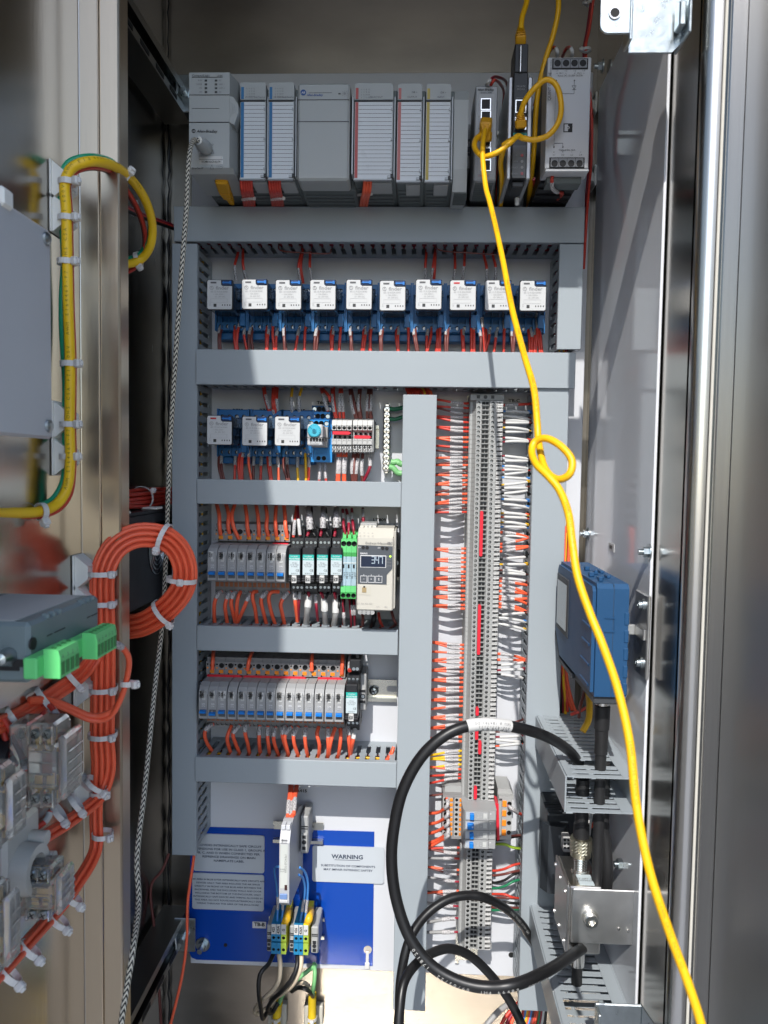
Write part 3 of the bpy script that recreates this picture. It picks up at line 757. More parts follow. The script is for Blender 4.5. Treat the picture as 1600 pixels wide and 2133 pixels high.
for (xa, xb, ya, yb_, tp) in ((1150.5, 1225.5, 121, 143.5, 1), (1144.5, 1218, 327.5, 350, 0)):
    A0, A1, B0, B1 = R4(xa, xb, ya, yb_, Y - .001)
    part('terminal_recess', MB().box(A0, A1, Y - .0006, Y + .002, B0, B1), BLACK_INK, t)
    wv = (A1 - A0 - .002) / 4
    for i in range(4):
        b = MB(); cx_ = A0 + .001 + wv * (i + .5); cz_ = (B0 + B1) / 2 + (.0003 if tp else -.0008)
        b.cupplate(0, 0, 0, 0, Y - .0012, [(cx_ - wv / 2 + .0002, cx_ + wv / 2 - .0002, B0 + .001, B1 - .001, cx_, cz_, .0032)], 0, 1, .003, 12)
        tb_ = part('screw_terminal', b, [mat('diode_terminal', (.25, .26, .28), .5), BLACK_INK], t)
        sc = MB().cyl((cx_, Y + .0016, cz_), (0, -1, 0), .0027, .0014, 14, 0); a = (.7, 1.2, .9, 2.2)[i]
        dv = V3((math.cos(a), 0, math.sin(a))) * .0024; sc.tube([V3((cx_, Y + .0002, cz_)) - dv, V3((cx_, Y + .0002, cz_)) + dv], .0004, 4, 1)
        part('screw', sc, [CHROME if not tp else mat('shaded_screw', (.12, .12, .12), .4, 1), BLACK_INK], tb_)  # upper screws have their shade put into a darker metal colour
for i in range(4):
    T('1.%d' % (i + 1), 1160.5 + i * 18.5, 147.5, Y, 4.6, BLACK_INK, t); T('2.%d' % (i + 1), 1154 + i * 18.5, 322.5, Y, 4.6, BLACK_INK, t)
    T('+\u2212'[i % 2], 1160.5 + i * 18.5, 152.8, Y, 6, BLACK_INK, t); T('++\u2212\u2212'[i], 1154 + i * 18.5, 317, Y, 6, BLACK_INK, t)
T('IN 1', 1169.5, 152.5, Y, 4.6, BLACK_INK, t); T('IN 2', 1207, 152.5, Y, 4.6, BLACK_INK, t)
T('Input DC 10-30V 2x20A', 1188, 157.5, Y, 5, BLACK_INK, t); T('Output DC 40A', 1181, 312.5, Y, 5, BLACK_INK, t)
T('QUINT DIODE', 1145.5, 180, Y, 8.5, GREY_INK, t, rz=math.pi / 2); T('Ordering / Hotline', 1147.5, 141, Y, 4, GREY_INK, t, rz=math.pi / 2)
ln = MB()
def L(*p):
    for a, b in zip(p, p[1:]): ln.tube([P(*a, Y - .0003), P(*b, Y - .0003)], .00018, 4)
L((1196.5, 168), (1196, 195), (1160, 195)); L((1158, 168), (1154, 306)); L((1155, 298.5), (1172.5, 298.5), (1172.5, 306)); L((1191.5, 178.5), (1200.5, 178.5), (1196, 186), (1191.5, 178.5)); L((1191.5, 186.5), (1200.5, 186.5))
for q in ((1196.5, 168), (1154, 306.5), (1172.5, 306.5), (1159, 168)): ln.cyl(P(*q, Y - .0001), (0, -1, 0), .00065, .0005, 10)
part('circuit_diagram', ln, GREY_INK, t)
mb = MB(); bxp(mb, 1174, 1192.5, 257, 275, Y - .0005, Y + .0005, 0); bxp(mb, 1176, 1190.5, 259, 273.2, Y - .0008, Y, 1); bxp(mb, 1183.4, 1190.5, 259, 273.2, Y - .0011, Y, 0)
mb.cyl(P(1183.5, 266, Y - .001), (0, -1, 0), .0013, .0006, 12, 1).cyl(P(1183.5, 266, Y - .0015), (0, -1, 0), .0006, .0004, 10, 0)
part('maker_emblem', mb, [BLACK_INK, DIOG], t)
# wires round the diode module
wire([P(1153, 360, .775), P(1150, 372, .768), P(1151, 392, .775), P(1160, 400, .79), P(1172, 404, .82), P(1150, 425, .87)], 'r', .0017, 'red wire with white marker leaving the bottom of the diode module', 'wires in the top row', (.12, .34))
for i, x in enumerate((1161, 1192)):
    wire([P(x, 116, .775), P(x - 1, 104, .77), P(x - 8, 99, .785), P(x - 18, 112, .80), P(x - 32, 160, .87), P(x - 48, 220, .90)], 'r', .0016, f'{("left", "right")[i]} red wire arching into the top of the diode module', 'wires in the top row', (0, .07), SLEEVEW)
wire([P(1236, 0, .86), P(1228, 60, .87), P(1220, 110, .88), P(1232, 230, .89), P(1232, 330, .89), P(1226, 400, .88), P(1221, 470, .87), P(1216, 560, .89)], 'r', .0016, 'long red wire running down beside the diode module and top duct', 'wires in the top row')
wire([P(1232, 0, .87), P(1224, 60, .88), P(1216, 120, .89), P(1228, 230, .90), P(1228, 330, .90), P(1222, 400, .89), P(1219, 470, .88), P(1214, 560, .90)], 'm', .0016, 'long maroon wire running down beside the diode module and top duct', 'wires in the top row')
wire([P(1014, 176, .79), P(1020, 168, .78), P(1032, 160, .80), P(1052, 168, .86), P(1058, 190, .885), P(1052, 230, .89), P(1044, 330, .89), P(1040, 425, .90)], 'm', .0015, 'maroon supply wire looping over the top of the ethernet switch', 'wires in the top row', (.0, .05), SLEEVEW)
wire([P(1022, 178, .79), P(1030, 167, .785), P(1042, 175, .82), P(1050, 195, .87), P(1046, 240, .885), P(1038, 330, .885), P(1034, 425, .895)], 'r', .0015, 'red supply wire looping over the top of the ethernet switch', 'wires in the top row')
wire([P(1112, 372, .82), P(1110, 400, .86), P(1106, 428, .90)], 'r', .0018, 'red wire dropping behind the black gateway into the top duct', 'wires in the top row')
solo('name_tag', MB().box(P(1072, 400, .80).x, P(1081, 400, .80).x, .795, .797, P(1076, 428, .796).z, P(1076, 411, .796).z, 0, .001), PAPER, 'small white tag hanging under the black gateway', 'tag', None)
# --- yellow network cables
def plug(pts, r, label=None, par=None):
    mb = MB(); a, b = Vector(pts[0]), Vector(pts[1]); d = (b - a); L_ = d.length; d.normalize()
    u = Vector((1, 0, 0)); u = (u - d * u.dot(d)).normalized(); v = d.cross(u); q = Matrix((u, v, d)).transposed()
    k = MB().box(-r, r, -r * .85, r * .85, 0, L_ * .55, 0, r * .25)
    for i in range(4): k.box(-r * (.9 - i * .1), r * (.9 - i * .1), -r * (.8 - .08 * i), r * (.8 - .08 * i), L_ * (.57 + i * .11), L_ * (.63 + i * .11), 0, r * .12)
    k.cyl((0, 0, L_ * .5), (0, 0, 1), r * .75, L_ * .5, 10, 0, r * .5)
    mb.add([a + q @ Vector(p) for p in k.v], k.f, 0)
    return part('plug_boot', mb, mat('yellow_boot', (.72, .36, .01), .5), par)
RC = .0024
c1 = [(1012, 268, 0.7730), (1009, 278, 0.7625), (1006, 300, 0.7512), (1006, 335, 0.7423), (1012, 390, 0.7293), (1020, 420, 0.7127), (1032, 470, 0.6899), (1048, 545, 0.6508), (1066, 640, 0.6056), (1092, 740, 0.5650), (1112, 810, 0.5400), (1119, 880, 0.5250), (1122, 920, 0.5180),
      (1135, 975, 0.5000), (1160, 998, 0.4880), (1186, 988, 0.4820), (1191, 958, 0.4840), (1168, 929, 0.4900), (1137, 913, 0.4980), (1114, 921, 0.5020), (1108, 943, 0.4980), (1118, 968, 0.4860), (1142, 992, 0.4780), (1166, 1022, 0.4720), (1184, 1070, 0.4620), (1192, 1130, 0.4520), (1203, 1200, 0.4440), (1228, 1275, 0.4360),
      (1256, 1345, 0.4280), (1288, 1440, 0.4200), (1312, 1550, 0.4100), (1326, 1680, 0.4000), (1352, 1810, 0.3920), (1392, 1935, 0.3860), (1434, 2050, 0.3800), (1462, 2140, 0.3760), (1480, 2250, 0.3700)]
c1 = [P(*p) for p in c1]
yc = thing('network_cable', 'long yellow network cable knotted once and trailing down to the bottom right', 'cable', c1[0], 'yellow network cables')
part('jacket', MB().tube(smooth(c1, 7), RC, 14), YELLOWC, yc)
plug([P(1013, 254, .786), P(1010, 276, .768)], .0058, par=yc)
c2 = [(1084, 240, 0.7558), (1092, 214, 0.7492), (1110, 188, 0.7437), (1138, 166, 0.7410), (1160, 180, 0.7410), (1169, 220, 0.7410), (1163, 255, 0.7437), (1143, 281, 0.7465), (1115, 291, 0.7492), (1090, 288, 0.7492), (1078, 284, 0.7465), (1060, 300, 0.7437), (1035, 318, 0.7437), (1008, 326, 0.7492), (993, 315, 0.7547), (988, 302, 0.7602), (993, 288, 0.7685), (1005, 281, 0.7740)]
c2 = [P(*p) for p in c2]
yc2 = thing('network_cable', 'yellow network cable looping from the black gateway to the ethernet switch', 'cable', c2[0], 'yellow network cables')
part('jacket', MB().tube(smooth(c2, 7), .00262, 12), YELLOWC, yc2)
plug([P(1085, 267, .762), P(1083.5, 233, .755)], .0052, par=yc2); plug([P(1016, 285, .782), P(1002, 283, .772)], .0056, par=yc2)
c3 = [(1100, -30, 0.7750), (1097, 5, 0.7700), (1088, 35, 0.7650), (1085, 62, 0.7630)]
c3 = [P(*p) for p in c3]
yc3 = thing('network_cable', 'yellow network cable plugged into the top of the black gateway', 'cable', c3[0], 'yellow network cables')
part('jacket', MB().tube(smooth(c3, 6), .00262, 12), YELLOWC, yc3); plug([P(1084, 92, .776), P(1085.5, 52, .764)], .0050, par=yc3)
c4 = [(1162, -30, 0.7750), (1163, 20, 0.7750), (1152, 75, 0.7800), (1136, 125, 0.7850), (1122, 185, 0.7900), (1116, 240, 0.7950), (1113, 300, 0.8000), (1108, 360, 0.8150), (1100, 430, 0.8850)]
c4 = [P(*p) for p in c4]
yc4 = thing('network_cable', 'yellow network cable falling from the roof between gateway and diode module', 'cable', c4[0], 'yellow network cables')
part('jacket', MB().tube(smooth(c4, 6), .00262, 12), YELLOWC, yc4)
c5 = [(1052, 310, .715), (1062, 292, .705), (1086, 279, .688), (1086, 290, .684), (1062, 312, .684), (1030, 332, .69), (1014, 332, .70)]
c6 = [(1050, 305, .757), (1043, 340, .775), (1046, 380, .80), (1042, 435, .86)]
c6 = [P(*p) for p in [(1068, 290, .752), (1048, 303, .755)] + c6]
yc6 = thing('network_cable', 'yellow network cable hanging between switch and gateway into the top duct', 'cable', c6[0], 'yellow network cables')
part('jacket', MB().tube(smooth(c6, 6), .0026, 12), YELLOWC, yc6)
c7 = [(468, 372, .80), (470, 392, .82), (478, 415, .86), (484, 440, .89)]
c7 = [P(*p) for p in c7]
yc7 = thing('network_cable', 'yellow network patch lead plugged under the large controller', 'cable', c7[0], 'yellow network cables')
part('jacket', MB().tube(smooth(c7, 5), .0024, 10), YELLOWC, yc7); plug([P(461, 371, .785), P(474, 412, .83)], .0065, par=yc7); plug([P(468, 384, .80), P(484, 424, .85)], .0045, par=yc7)
part('plug_body', MB().box(P(453, 375, .79).x, P(471, 375, .79).x, .787, .80, P(462, 384, .79).z, P(462, 369, .79).z, 0, .001), _M['yellow_boot'], yc7)
def ink_on(path, r, s, at0, size, m, par, toward=(0, -1, 0), up_flip=False, gap=.62):
    """print a string letter by letter round a cable"""
    pts = smooth(path, 7); L_ = [0.0]
    for i in range(1, len(pts)): L_.append(L_[-1] + (pts[i] - pts[i - 1]).length)
    d = at0 if at0 > 0 else -at0 * L_[-1]
    for ch in s:
        while True:
            i = next((k for k in range(1, len(pts)) if L_[k] >= d), None)
            break
        if i is None: return
        f = (d - L_[i - 1]) / (L_[i] - L_[i - 1]); p = pts[i - 1].lerp(pts[i], f); tg = (pts[i] - pts[i - 1]).normalized()
        if up_flip: tg = -tg
        nr = Vector(toward); nr = (nr - tg * nr.dot(tg)).normalized()
        if ch != ' ':
            text(ch, p + nr * (r + .0001), size, m, par, nrm=nr, up=nr.cross(tg))
        d += size * gap
for a0 in (.13, .235, .30, .355, .56, .70, .78):
    ink_on(c1, RC, '24AWG CAT5E PATCH UL', a0 + .0, .0022, mat('cable_print', (.45, .22, .004), .6), yc, gap=.75)
# ================================================================ relay rows
def relay_socket_proto():
    """socket: origin at panel-side centre, 38 wide; relay face plane is 47 mm in front of the socket tiers"""
    t = thing('relay_socket', 'x', 'relay socket', (0, .9125, 0), 'blue relay sockets')
    W = .0187; yF = .885
    b = MB()
    b.box(-W, W, yF + .006, .9125, -.0275, .0275, 0, .001)
    b.box(-W, W - .0005, yF + .010, yF + .03, -.0355, -.0277, 0, .0006)
    for x in (-W, W - .0016): b.box(x, x + .0016, yF - .003, yF + .006, -.0275, .0275)
    for k in range(4): b.box(-W + .0086 * k + .0066, -W + .0086 * k + .0078, yF - .002, yF + .006, -.0275, -.012)
    b.box(W - .0085, W - .0017, yF - .006, yF + .006, -.0225, -.008, 0, .0005)
    part('socket_body', b, DBLUE, t)
    up = MB(); cw = (2 * W - .004) / 4
    up.cupplate(0, 0, 0, 0, yF - .002, [(-W + .002 + cw * k, -W + .002 + cw * (k + 1), .0145, .0255, -W + .002 + cw * (k + .5), .0185, .0026) for k in range(4)], 0, 1, .004, 8)
    up.box(-W + .002, W - .002, yF - .0019, yF + .006, .0255, .0257).box(-W + .002, W - .002, yF - .0019, yF + .006, .0143, .0145)
    up.cupplate(0, 0, 0, 0, yF - .0052, [(W - .0085, W - .0019, z0, z0 + .0075, W - .0052, z0 + .0037, .0022) for z0 in (.004, -.0035)], 0, 1, .004, 8)
    up.box(W - .0085, W - .0019, yF - .0051, yF + .006, -.0037, .0117)
    part('upper_terminals', up, [DBLUE, DHOLE], t)
    lo = MB()
    lo.cupplate(0, 0, 0, 0, yF, [(-W + .002 + cw * k, -W + .002 + cw * (k + 1), -.0265, -.0175, -W + .002 + cw * (k + .5), -.0222, .0026) for k in range(4)], 0, 1, .004, 8)
    part('lower_terminals', lo, [DBLUE, DHOLE], t)
    sc = MB()
    for k in range(4):
        for z, y in ((.0185, yF + .0012), (-.0222, yF + .003)):
            c = V3((-W + .002 + cw * (k + .5), y, z)); sc.cyl(c, (0, -1, 0), .0019, .0006, 8)
    part('lower_screws', sc, mat('socket_screw', (.30, .31, .33), .35, 1), t)
    part('clear_clip', MB().box(-.014, .0152, yF - .02, yF + .004, .004, .0165, 0, .001), mat('clip_dark', (.05, .09, .15), .25, alpha=.8), t)
    part('data_plate', MB().box(W - .0125, W - .0022, yF - .0062, yF - .0053, .0118, .0142), mat('plate_pale_blue', (.20, .33, .50), .5), t)
    return t
def relay_proto():
    t = thing('plug_in_relay', 'x', 'relay', (0, .880, 0), 'plug in relays with white faces')
    y = .838; w, h = .0135, .0155
    part('case', MB().box(-w, w, y + .0008, .880, -h, h, 0, .0016), SMOKE, t)
    part('coil', MB().box(-.009, .009, y + .012, .876, -.010, .012, 0, .001), mat('relay_works', (.06, .055, .05), .6), t)
    f = MB(); r = .0012
    f.prism([(-w + r, -h), (w - r, -h), (w, -h + r), (w, h - .0062), (.0012 + .0018, h - .0062), (.0012, h - .0046), (.0012, h), (-w + r, h), (-w, h - r), (-w, -h + r)], 'xz', y - .0006, y + .0007)
    fp = part('face_plate', f, RELW, t)
    fr = MB(); e = .0006
    fr.box(-w - e, -w, y - .0003, y + .004, -h, h).box(w, w + e, y - .0003, y + .004, -h, h).box(-w, w, y - .0003, y + .004, -h - e, -h).box(-w, w, y - .0003, y + .004, h, h + e)
    part('case_rim', fr, BLKP, t)
    lv = MB().box(.0022, w - .0002, y - .001, y + .0008, h - .0056, h + .0002, 1, .0005)
    lv.prism([(.0026, h - .0028), (.0046, h - .0014), (.0046, h - .0020), (.0104, h - .0020), (.0110, h - .0012), (.0128, h - .0012), (.0128, h - .0044), (.0110, h - .0044), (.0104, h - .0036), (.0046, h - .0036), (.0046, h - .0042)], 'xz', y - .0022, y - .0009, 0)
    part('test_lever', lv, [mat('lever_blue', (.012, .16, .52), .4), mat('lever_dark_blue', (.008, .03, .10), .4)], t)
    part('indicator_window', MB().box(-.0100, -.0036, y - .0009, y - .0005, h - .0036, h - .0019), GREY_INK, t)
    text('finder', (.0028, y - .0008, .0069), .0052, LGREY_INK, fp, wide=1.15, bold=.02)
    lg = MB()
    n = 20
    for k in range(n):
        a, b = 2 * math.pi * k / n, 2 * math.pi * (k + 1) / n
        c = V3((-.0088, y - .0007, .0071)); lg.tube([c + V3((math.cos(a), 0, math.sin(a))) * .0019, c + V3((math.cos(b), 0, math.sin(b))) * .0019], .0003, 4, cap=False)
    part('maker_emblem', lg, LGREY_INK, fp); text('R', (-.0088, y - .0008, .0071), .0028, LGREY_INK, fp)
    text('60.13.9.024.0040', (-.0006, y - .0008, .0030), .0027, LGREY_INK, fp); text('~ 10A-250V~', (-.001, y - .0008, .0003), .0023, LGREY_INK, fp); text('-D- 24V DC', (.0004, y - .0008, -.0023), .0023, LGREY_INK, fp)
    mk = MB()
    for a, b, c_, d_ in ((-.0098, .0084, -.0044, -.0043), (-.0098, .0084, -.0085, -.0084), (-.0098, -.0097, -.0084, -.0044), (.0083, .0084, -.0084, -.0044)): mk.box(a, b, y - .0008, y - .0005, c_, d_)
    part('marking_field', mk, LGREY_INK, fp)
    mk = MB().box(-.0066, -.0034, y - .0008, y - .0005, -.0131, -.0098)
    for k in range(4): mk.box(.0026 + k * .0027, .0036 + k * .0027, y - .0008, y - .0005, -.0119, -.0103)
    part('pin_windows', mk, mat('window_dark', (.03, .03, .03), .4), fp); text('24 V', (-.0103, y - .0008, -.0105), .0019, LGREY_INK, fp, rz=math.pi / 2)
    return t
SOCK = relay_socket_proto(); REL = relay_proto()
FX = [(457.5, 614), (530, 613), (600.5, 614.2), (673, 614), (747.5, 613.8), (818.5, 616), (893.5, 613.5), (965, 615), (1038, 615.2), (1110.5, 616.2)]
POS1 = ['at the left end of the upper relay row', 'second from the left in the upper relay row', 'third from the left in the upper relay row', 'fourth from the left in the upper relay row', 'fifth from the left in the upper relay row',
        'fifth from the right in the upper relay row', 'fourth from the right in the upper relay row', 'third from the right in the upper relay row', 'crossed by the yellow cable in the upper row', 'at the right end of the upper relay row']
sx0, sx1 = P(457.5, 614, .838).x, P(1110.5, 616, .838).x
zs = sum(P(x, y, .838).z for x, y in FX) / 10
dinrail(P(452, 640, .91).x, P(1125, 640, .91).x, zs - .004, 'steel rail behind the upper relay row')
first = True
for i, (x, y) in enumerate(FX):
    p = P(x, y, .838)
    xs = sx0 + (sx1 - sx0) * i / 9
    if first: SOCK.location = (xs + .002, .9125, zs - .004); SOCK['label'] = 'blue relay socket ' + POS1[i]; sk = SOCK
    else: sk = copy_tree(SOCK, (xs + .002, .9125, zs - .004), 'blue relay socket ' + POS1[i])
    if first: REL.location = (p.x, .880, p.z); REL['label'] = 'white faced relay ' + POS1[i]; rl = REL
    else: rl = copy_tree(REL, (p.x, .880, p.z), 'white faced relay ' + POS1[i])
    rl.rotation_euler = (0, random.uniform(-.012, .012), random.uniform(-.01, .01))
    if i == 7:
        for ch in rl.children:
            if ch.name.startswith('indicator_window'): ch.data = ch.data.copy(); ch.data.materials[0] = RED_INK; ch['label'] = 'red indicator window'
    first = False
POS2 = ['at the left end of the lower relay row', 'in the middle of the three lower row relays', 'left of the aqua dial timer in the lower relay row']
FX2 = [(457, 896), (530.5, 898), (598.5, 898)]
zs2 = sum(P(x, y, .838).z for x, y in FX2) / 3
dinrail(P(446, 900, .91).x, P(789, 910, .91).x, P(780, 910, .912).z, 'steel rail carrying the lower relay row and red bridged terminals')
for i, (x, y) in enumerate(FX2):
    p = P(x, y, .838)
    copy_tree(SOCK, (p.x + .0045, .9125, zs2 - .0005), 'blue relay socket ' + POS2[i])
    rl = copy_tree(REL, (p.x, .880, p.z), 'white faced relay ' + POS2[i])
    if i == 0:
        for ch in rl.children:
            if ch.name.startswith('indicator_window'): ch.data = ch.data.copy(); ch.data.materials[0] = RED_INK; ch['label'] = 'red indicator window'
# wires of the upper relay row (crop pixels: origin and scale of the photo)
def wrow(rows, ox, oy, sc, Yt, Ybt, r, where, group, mid=None, upper=False):
    cnt = {}
    for row in rows:
        cnt[row[0]] = cnt.get(row[0], 0) + 1
    seen = {}
    for row in rows:
        c, x0, y0, x1, y1 = row[:5]; sl = row[5] if len(row) > 5 else None
        seen[c] = seen.get(c, 0) + 1
        nm = WC[c][1]
        lab = f'{nm} wire {where}, {nth(seen[c] - 1)} {nm} one from the left' if cnt[c] > 1 else f'the only {nm} wire {where}'
        a = P(ox + x0 * sc, oy + y0 * sc, Yt); b = P(ox + x1 * sc, oy + y1 * sc, Ybt)
        if len(row) > 6:
            m_ = [P(ox + q[0] * sc, oy + q[1] * sc, q[2] if len(q) > 2 else min(Yt, Ybt) - .004) for q in row[6]]
        else:
            m = a.lerp(b, .5); m_ = [V3((m.x + random.uniform(-.0012, .0012), min(m.y, Yt) - .005, m.z))]
        d = (b - a).normalized()
        if upper: pre = []; post = [b + V3((0, .004, -.006))]
        else: pre = []; post = []
        e = b - (m_[-1] - b).normalized() * .02
        wire([a] + m_ + [b, e], c, r, lab, group, sl, n=7)
W1 = [('b', 385, 705, 378, 870, (0, .3)), ('b', 404, 705, 388, 870), ('r', 498, 705, 500, 875), ('r', 515, 705, 516, 875), ('r', 545, 640, 508, 872, (.0, .28)), ('r', 575, 705, 582, 872, (0, .33)), ('b', 620, 702, 600, 872, (0, .33)), ('b', 638, 708, 626, 872),
      ('r', 733, 705, 728, 880), ('r', 753, 708, 736, 880, (0, .3)), ('r', 785, 640, 786, 880, (0, .25)), ('r', 816, 708, 800, 880, (0, .35)), ('b', 855, 708, 862, 880, (0, .35)), ('b', 873, 708, 876, 880), ('r', 973, 712, 944, 880, (0, .33)), ('r', 1030, 640, 1011, 880, (0, .25)),
      ('b', 1105, 710, 1084, 880, (0, .35)), ('b', 1122, 710, 1100, 880), ('r', 1214, 710, 1210, 885), ('r', 1229, 710, 1217, 885, (0, .3)), ('r', 1286, 645, 1268, 885, (0, .25)), ('b', 1345, 715, 1354, 885, (0, .32)), ('b', 1363, 718, 1367, 885), ('r', 1450, 712, 1436, 885), ('r', 1470, 712, 1450, 885, (0, .3)), ('r', 1510, 645, 1494, 885, (0, .3)), ('r', 1498, 700, 1502, 885),
      ('b', 1580, 718, 1573, 885, (0, .3)), ('b', 1598, 718, 1584, 885)]
W1b = [('r', 165, 712, 171, 885), ('r', 184, 712, 179, 885, (0, .3)), ('r', 246, 645, 252, 885, (0, .27)), ('b', 288, 712, 311, 885, (0, .3)), ('b', 302, 712, 322, 885), ('r', 401, 712, 387, 885, (0, .32)), ('r', 425, 712, 396, 885), ('r', 462, 715, 458, 885), ('r', 474, 715, 470, 885), ('r', 490, 655, 485, 885, (0, .25)),
       ('b', 530, 712, 526, 885, (0, .3)), ('b', 550, 712, 539, 885), ('r', 641, 712, 655, 885), ('r', 658, 718, 664, 885, (0, .3)), ('r', 714, 650, 718, 885), ('r', 735, 650, 740, 885, (0, .3)), ('r', 725, 700, 731, 885), ('b', 771, 720, 786, 885, (0, .32)), ('r', 797, 650, 815, 885, (0, .25)), ('r', 830, 710, 819, 885), ('r', 851, 724, 825, 885, (0, .25)),
       ('r', 908, 725, 888, 885, (0, .35)), ('r', 962, 652, 958, 885, (0, .28)), ('b', 1015, 715, 1022, 885, (0, .33)), ('b', 1036, 715, 1031, 885), ('r', 1135, 712, 1150, 885), ('r', 1157, 716, 1166, 885, (0, .35)), ('r', 1190, 715, 1185, 885, (0, .3)), ('r', 1205, 655, 1195, 885, (0, .25)), ('r', 1210, 712, 1224, 885), ('r', 1216, 712, 1240, 888)]
k_ = .28125
G1 = 'wires below the upper relay row'
W1c = W1 + [(q[0], q[1] + (780 - 350) / k_, q[2], q[3] + (780 - 350) / k_, q[4], *q[5:]) for q in W1b]
wrow(W1c, 350, 480, k_, .8905, .876, .00165, 'below the upper relays', G1)
T1 = [('r', 508, 372, 512, 195, (0, .32)), ('r', 580, 362, 556, 178, (0, .2)), ('r', 976, 370, 985, 180, (0, .25)), ('r', 1002, 392, 994, 180), ('r', 1065, 368, 1054, 175, (0, .25)),
      ('r', 1908, 368, 1912, 185, (0, .25)), ('r', 1948, 368, 1974, 190, (0, .25)), ('r', 1970, 375, 1980, 190), ('r', 2116, 372, 2124, 205, (0, .25)), ('r', 2178, 372, 2196, 205, (0, .3)), ('r', 2362, 372, 2344, 205, (0, .25)), ('r', 2424, 372, 2408, 195, (0, .28))]
wrow(T1, 350, 480, k_, .889, .893, .00165, 'above the upper relays', 'wires above the upper relay row')
for a, b, nm in (((833, 148), (1185, 172), 'left'), ((480 + 1528, 145), (930 + 1528, 178), 'right')):
    pa, pb = P(350 + a[0] * k_, 480 + a[1] * k_, .868), P(350 + b[0] * k_, 480 + b[1] * k_, .868)
    wire([pa + V3((-.002, .004, .012)), pa, pa.lerp(pb, .5) + V3((0, -.001, -.001)), pb, pb + V3((.003, .003, .006))], BROWN, .0008, f'thin bent retaining wire across the slots at the {nm} under the top duct', 'thin retaining wires under the top duct', cat='retaining wire')
k2 = .2875
B2 = [('b', 196, 508, 213, 682), ('b', 216, 508, 230, 682, (0, .3)), ('r', 315, 512, 309, 682, (0, .33)), ('r', 352, 475, 344, 682), ('r', 364, 462, 354, 682), ('r', 373, 460, 364, 682, (0, .25)), ('o', 418, 450, 429, 685, (0, .27)), ('b', 450, 512, 444, 685, (0, .35)), ('r', 503, 525, 497, 687, (0, .32)), ('r', 548, 510, 567, 688), ('r', 563, 512, 577, 688, (0, .35)), ('o', 622, 512, 628, 688, (0, .38)),
      ('b', 664, 512, 689, 690), ('b', 688, 515, 704, 690, (0, .3)), ('y', 768, 515, 769, 692, (0, .37)), ('y', 820, 468, 826, 695), ('r', 848, 522, 844, 696, (0, .35)), ('r', 928, 575, 922, 696, (0, .55)), ('r', 964, 575, 971, 697, (0, .52))]
wrow(B2, 400, 800, k2, .8905, .876, .00165, 'below the lower relays', 'wires below the lower relay row')
B2t = [('o', 1058, 498, 1051, 700, (.13, .48)), ('o', 1075, 498, 1064, 700, (.13, .48)), ('o', 1100, 498, 1098, 700, (.13, .48)), ('o', 1120, 498, 1108, 702, (.13, .48)), ('b', 1172, 500, 1164, 702, (.15, .48)), ('b', 1188, 500, 1176, 703), ('b', 1208, 500, 1188, 703, (.15, .48)), ('b', 1238, 505, 1236, 705, (.15, .5)), ('m', 1285, 505, 1243, 705, (.0, .33), [(1290, 600)])]
wrow(B2t, 400, 800, k2, .882, .874, .0019, 'below the red bridged terminals', 'wires below the red bridged terminals')
A2 = [('r', 562, 215, 517, 30), ('r', 573, 215, 526, 30, (.12, .42)), ('r', 596, 235, 589, 30, (0, .15)), ('r', 611, 235, 604, 30), ('r', 622, 212, 619, 30, (0, .3)), ('y', 727, 220, 728, 28, (0, .36)), ('y', 780, 216, 797, 28, (0, .37))]
wrow(A2, 400, 800, k2, .886, .893, .0018, 'above the lower relays', 'wires above the lower relay row')
A2t = [('r', 985, 195, 935, 35, (.02, .4)), ('r', 1002, 125, 944, 32, None, [(990, 85)]), ('r', 1038, 245, 1014, 42, (.13, .5)), ('r', 1048, 245, 1026, 42), ('r', 1072, 246, 1074, 35, (.13, .5)), ('r', 1100, 247, 1085, 35, (.13, .5)), ('b', 1188, 248, 1145, 50, (.1, .5)), ('b', 1196, 248, 1158, 50), ('b', 1216, 248, 1213, 45, (.15, .5)), ('b', 1226, 248, 1222, 45), ('b', 1271, 248, 1279, 45, (.15, .5)), ('b', 1293, 248, 1300, 48, (.15, .5)), ('b', 1302, 248, 1292, 48)]
wrow(A2t, 400, 800, k2, .882, .893, .0018, 'above the timer and red bridged terminals', 'wires above the red bridged terminals')
# timer relay in a light blue socket
def pp(x, y): return 400 + x * k2, 800 + y * k2
sX0, sX1 = P(*pp(855, 350), .88).x, P(*pp(1010, 350), .88).x
t = thing('timer_socket', 'light blue stepped relay socket holding the aqua dial timer', 'relay socket', (P(*pp(935, 500), .91).x, .9125, P(*pp(935, 570), .9).z))
st = [(158, 205, .893), (205, 262, .884), (262, 310, .875)]
for i, (a, b, y) in enumerate(st):
    zt_, zb_ = P(*pp(930, a), y).z, P(*pp(930, b), y).z
    xa, xb = P(*pp((868, 858, 845)[i], b), y).x, P(*pp((1012, 1000, 992)[i], b), y).x
    cw = (xb - xa) / 4
    mb = MB().cupplate(0, 0, 0, 0, y, [(xa + cw * k, xa + cw * (k + 1), zb_, zt_, xa + cw * (k + .5), (zt_ + zb_) / 2, .0031) for k in range(4)], 0, 1, .004, 12)
    mb.box(xa, xb, y + .0042, .9125, zb_ - .003, zt_ - .0002, 0)
    for s_ in (xa, xb - .0004): mb.box(s_, s_ + .0004, y, y + .0042, zb_, zt_)
    mb.box(xa, xb, y, y + .0042, zt_ - .0002, zt_ + .0004)
    tp = part('terminal_step', mb, [LBLUE if i else DBLUE, DHOLE], t)
    for k in (0, 3): part('terminal_screw', MB().cyl((xa + cw * (k + .5), y + .003, (zt_ + zb_) / 2), (0, -1, 0), .0023, .001, 10), ZINC, tp)
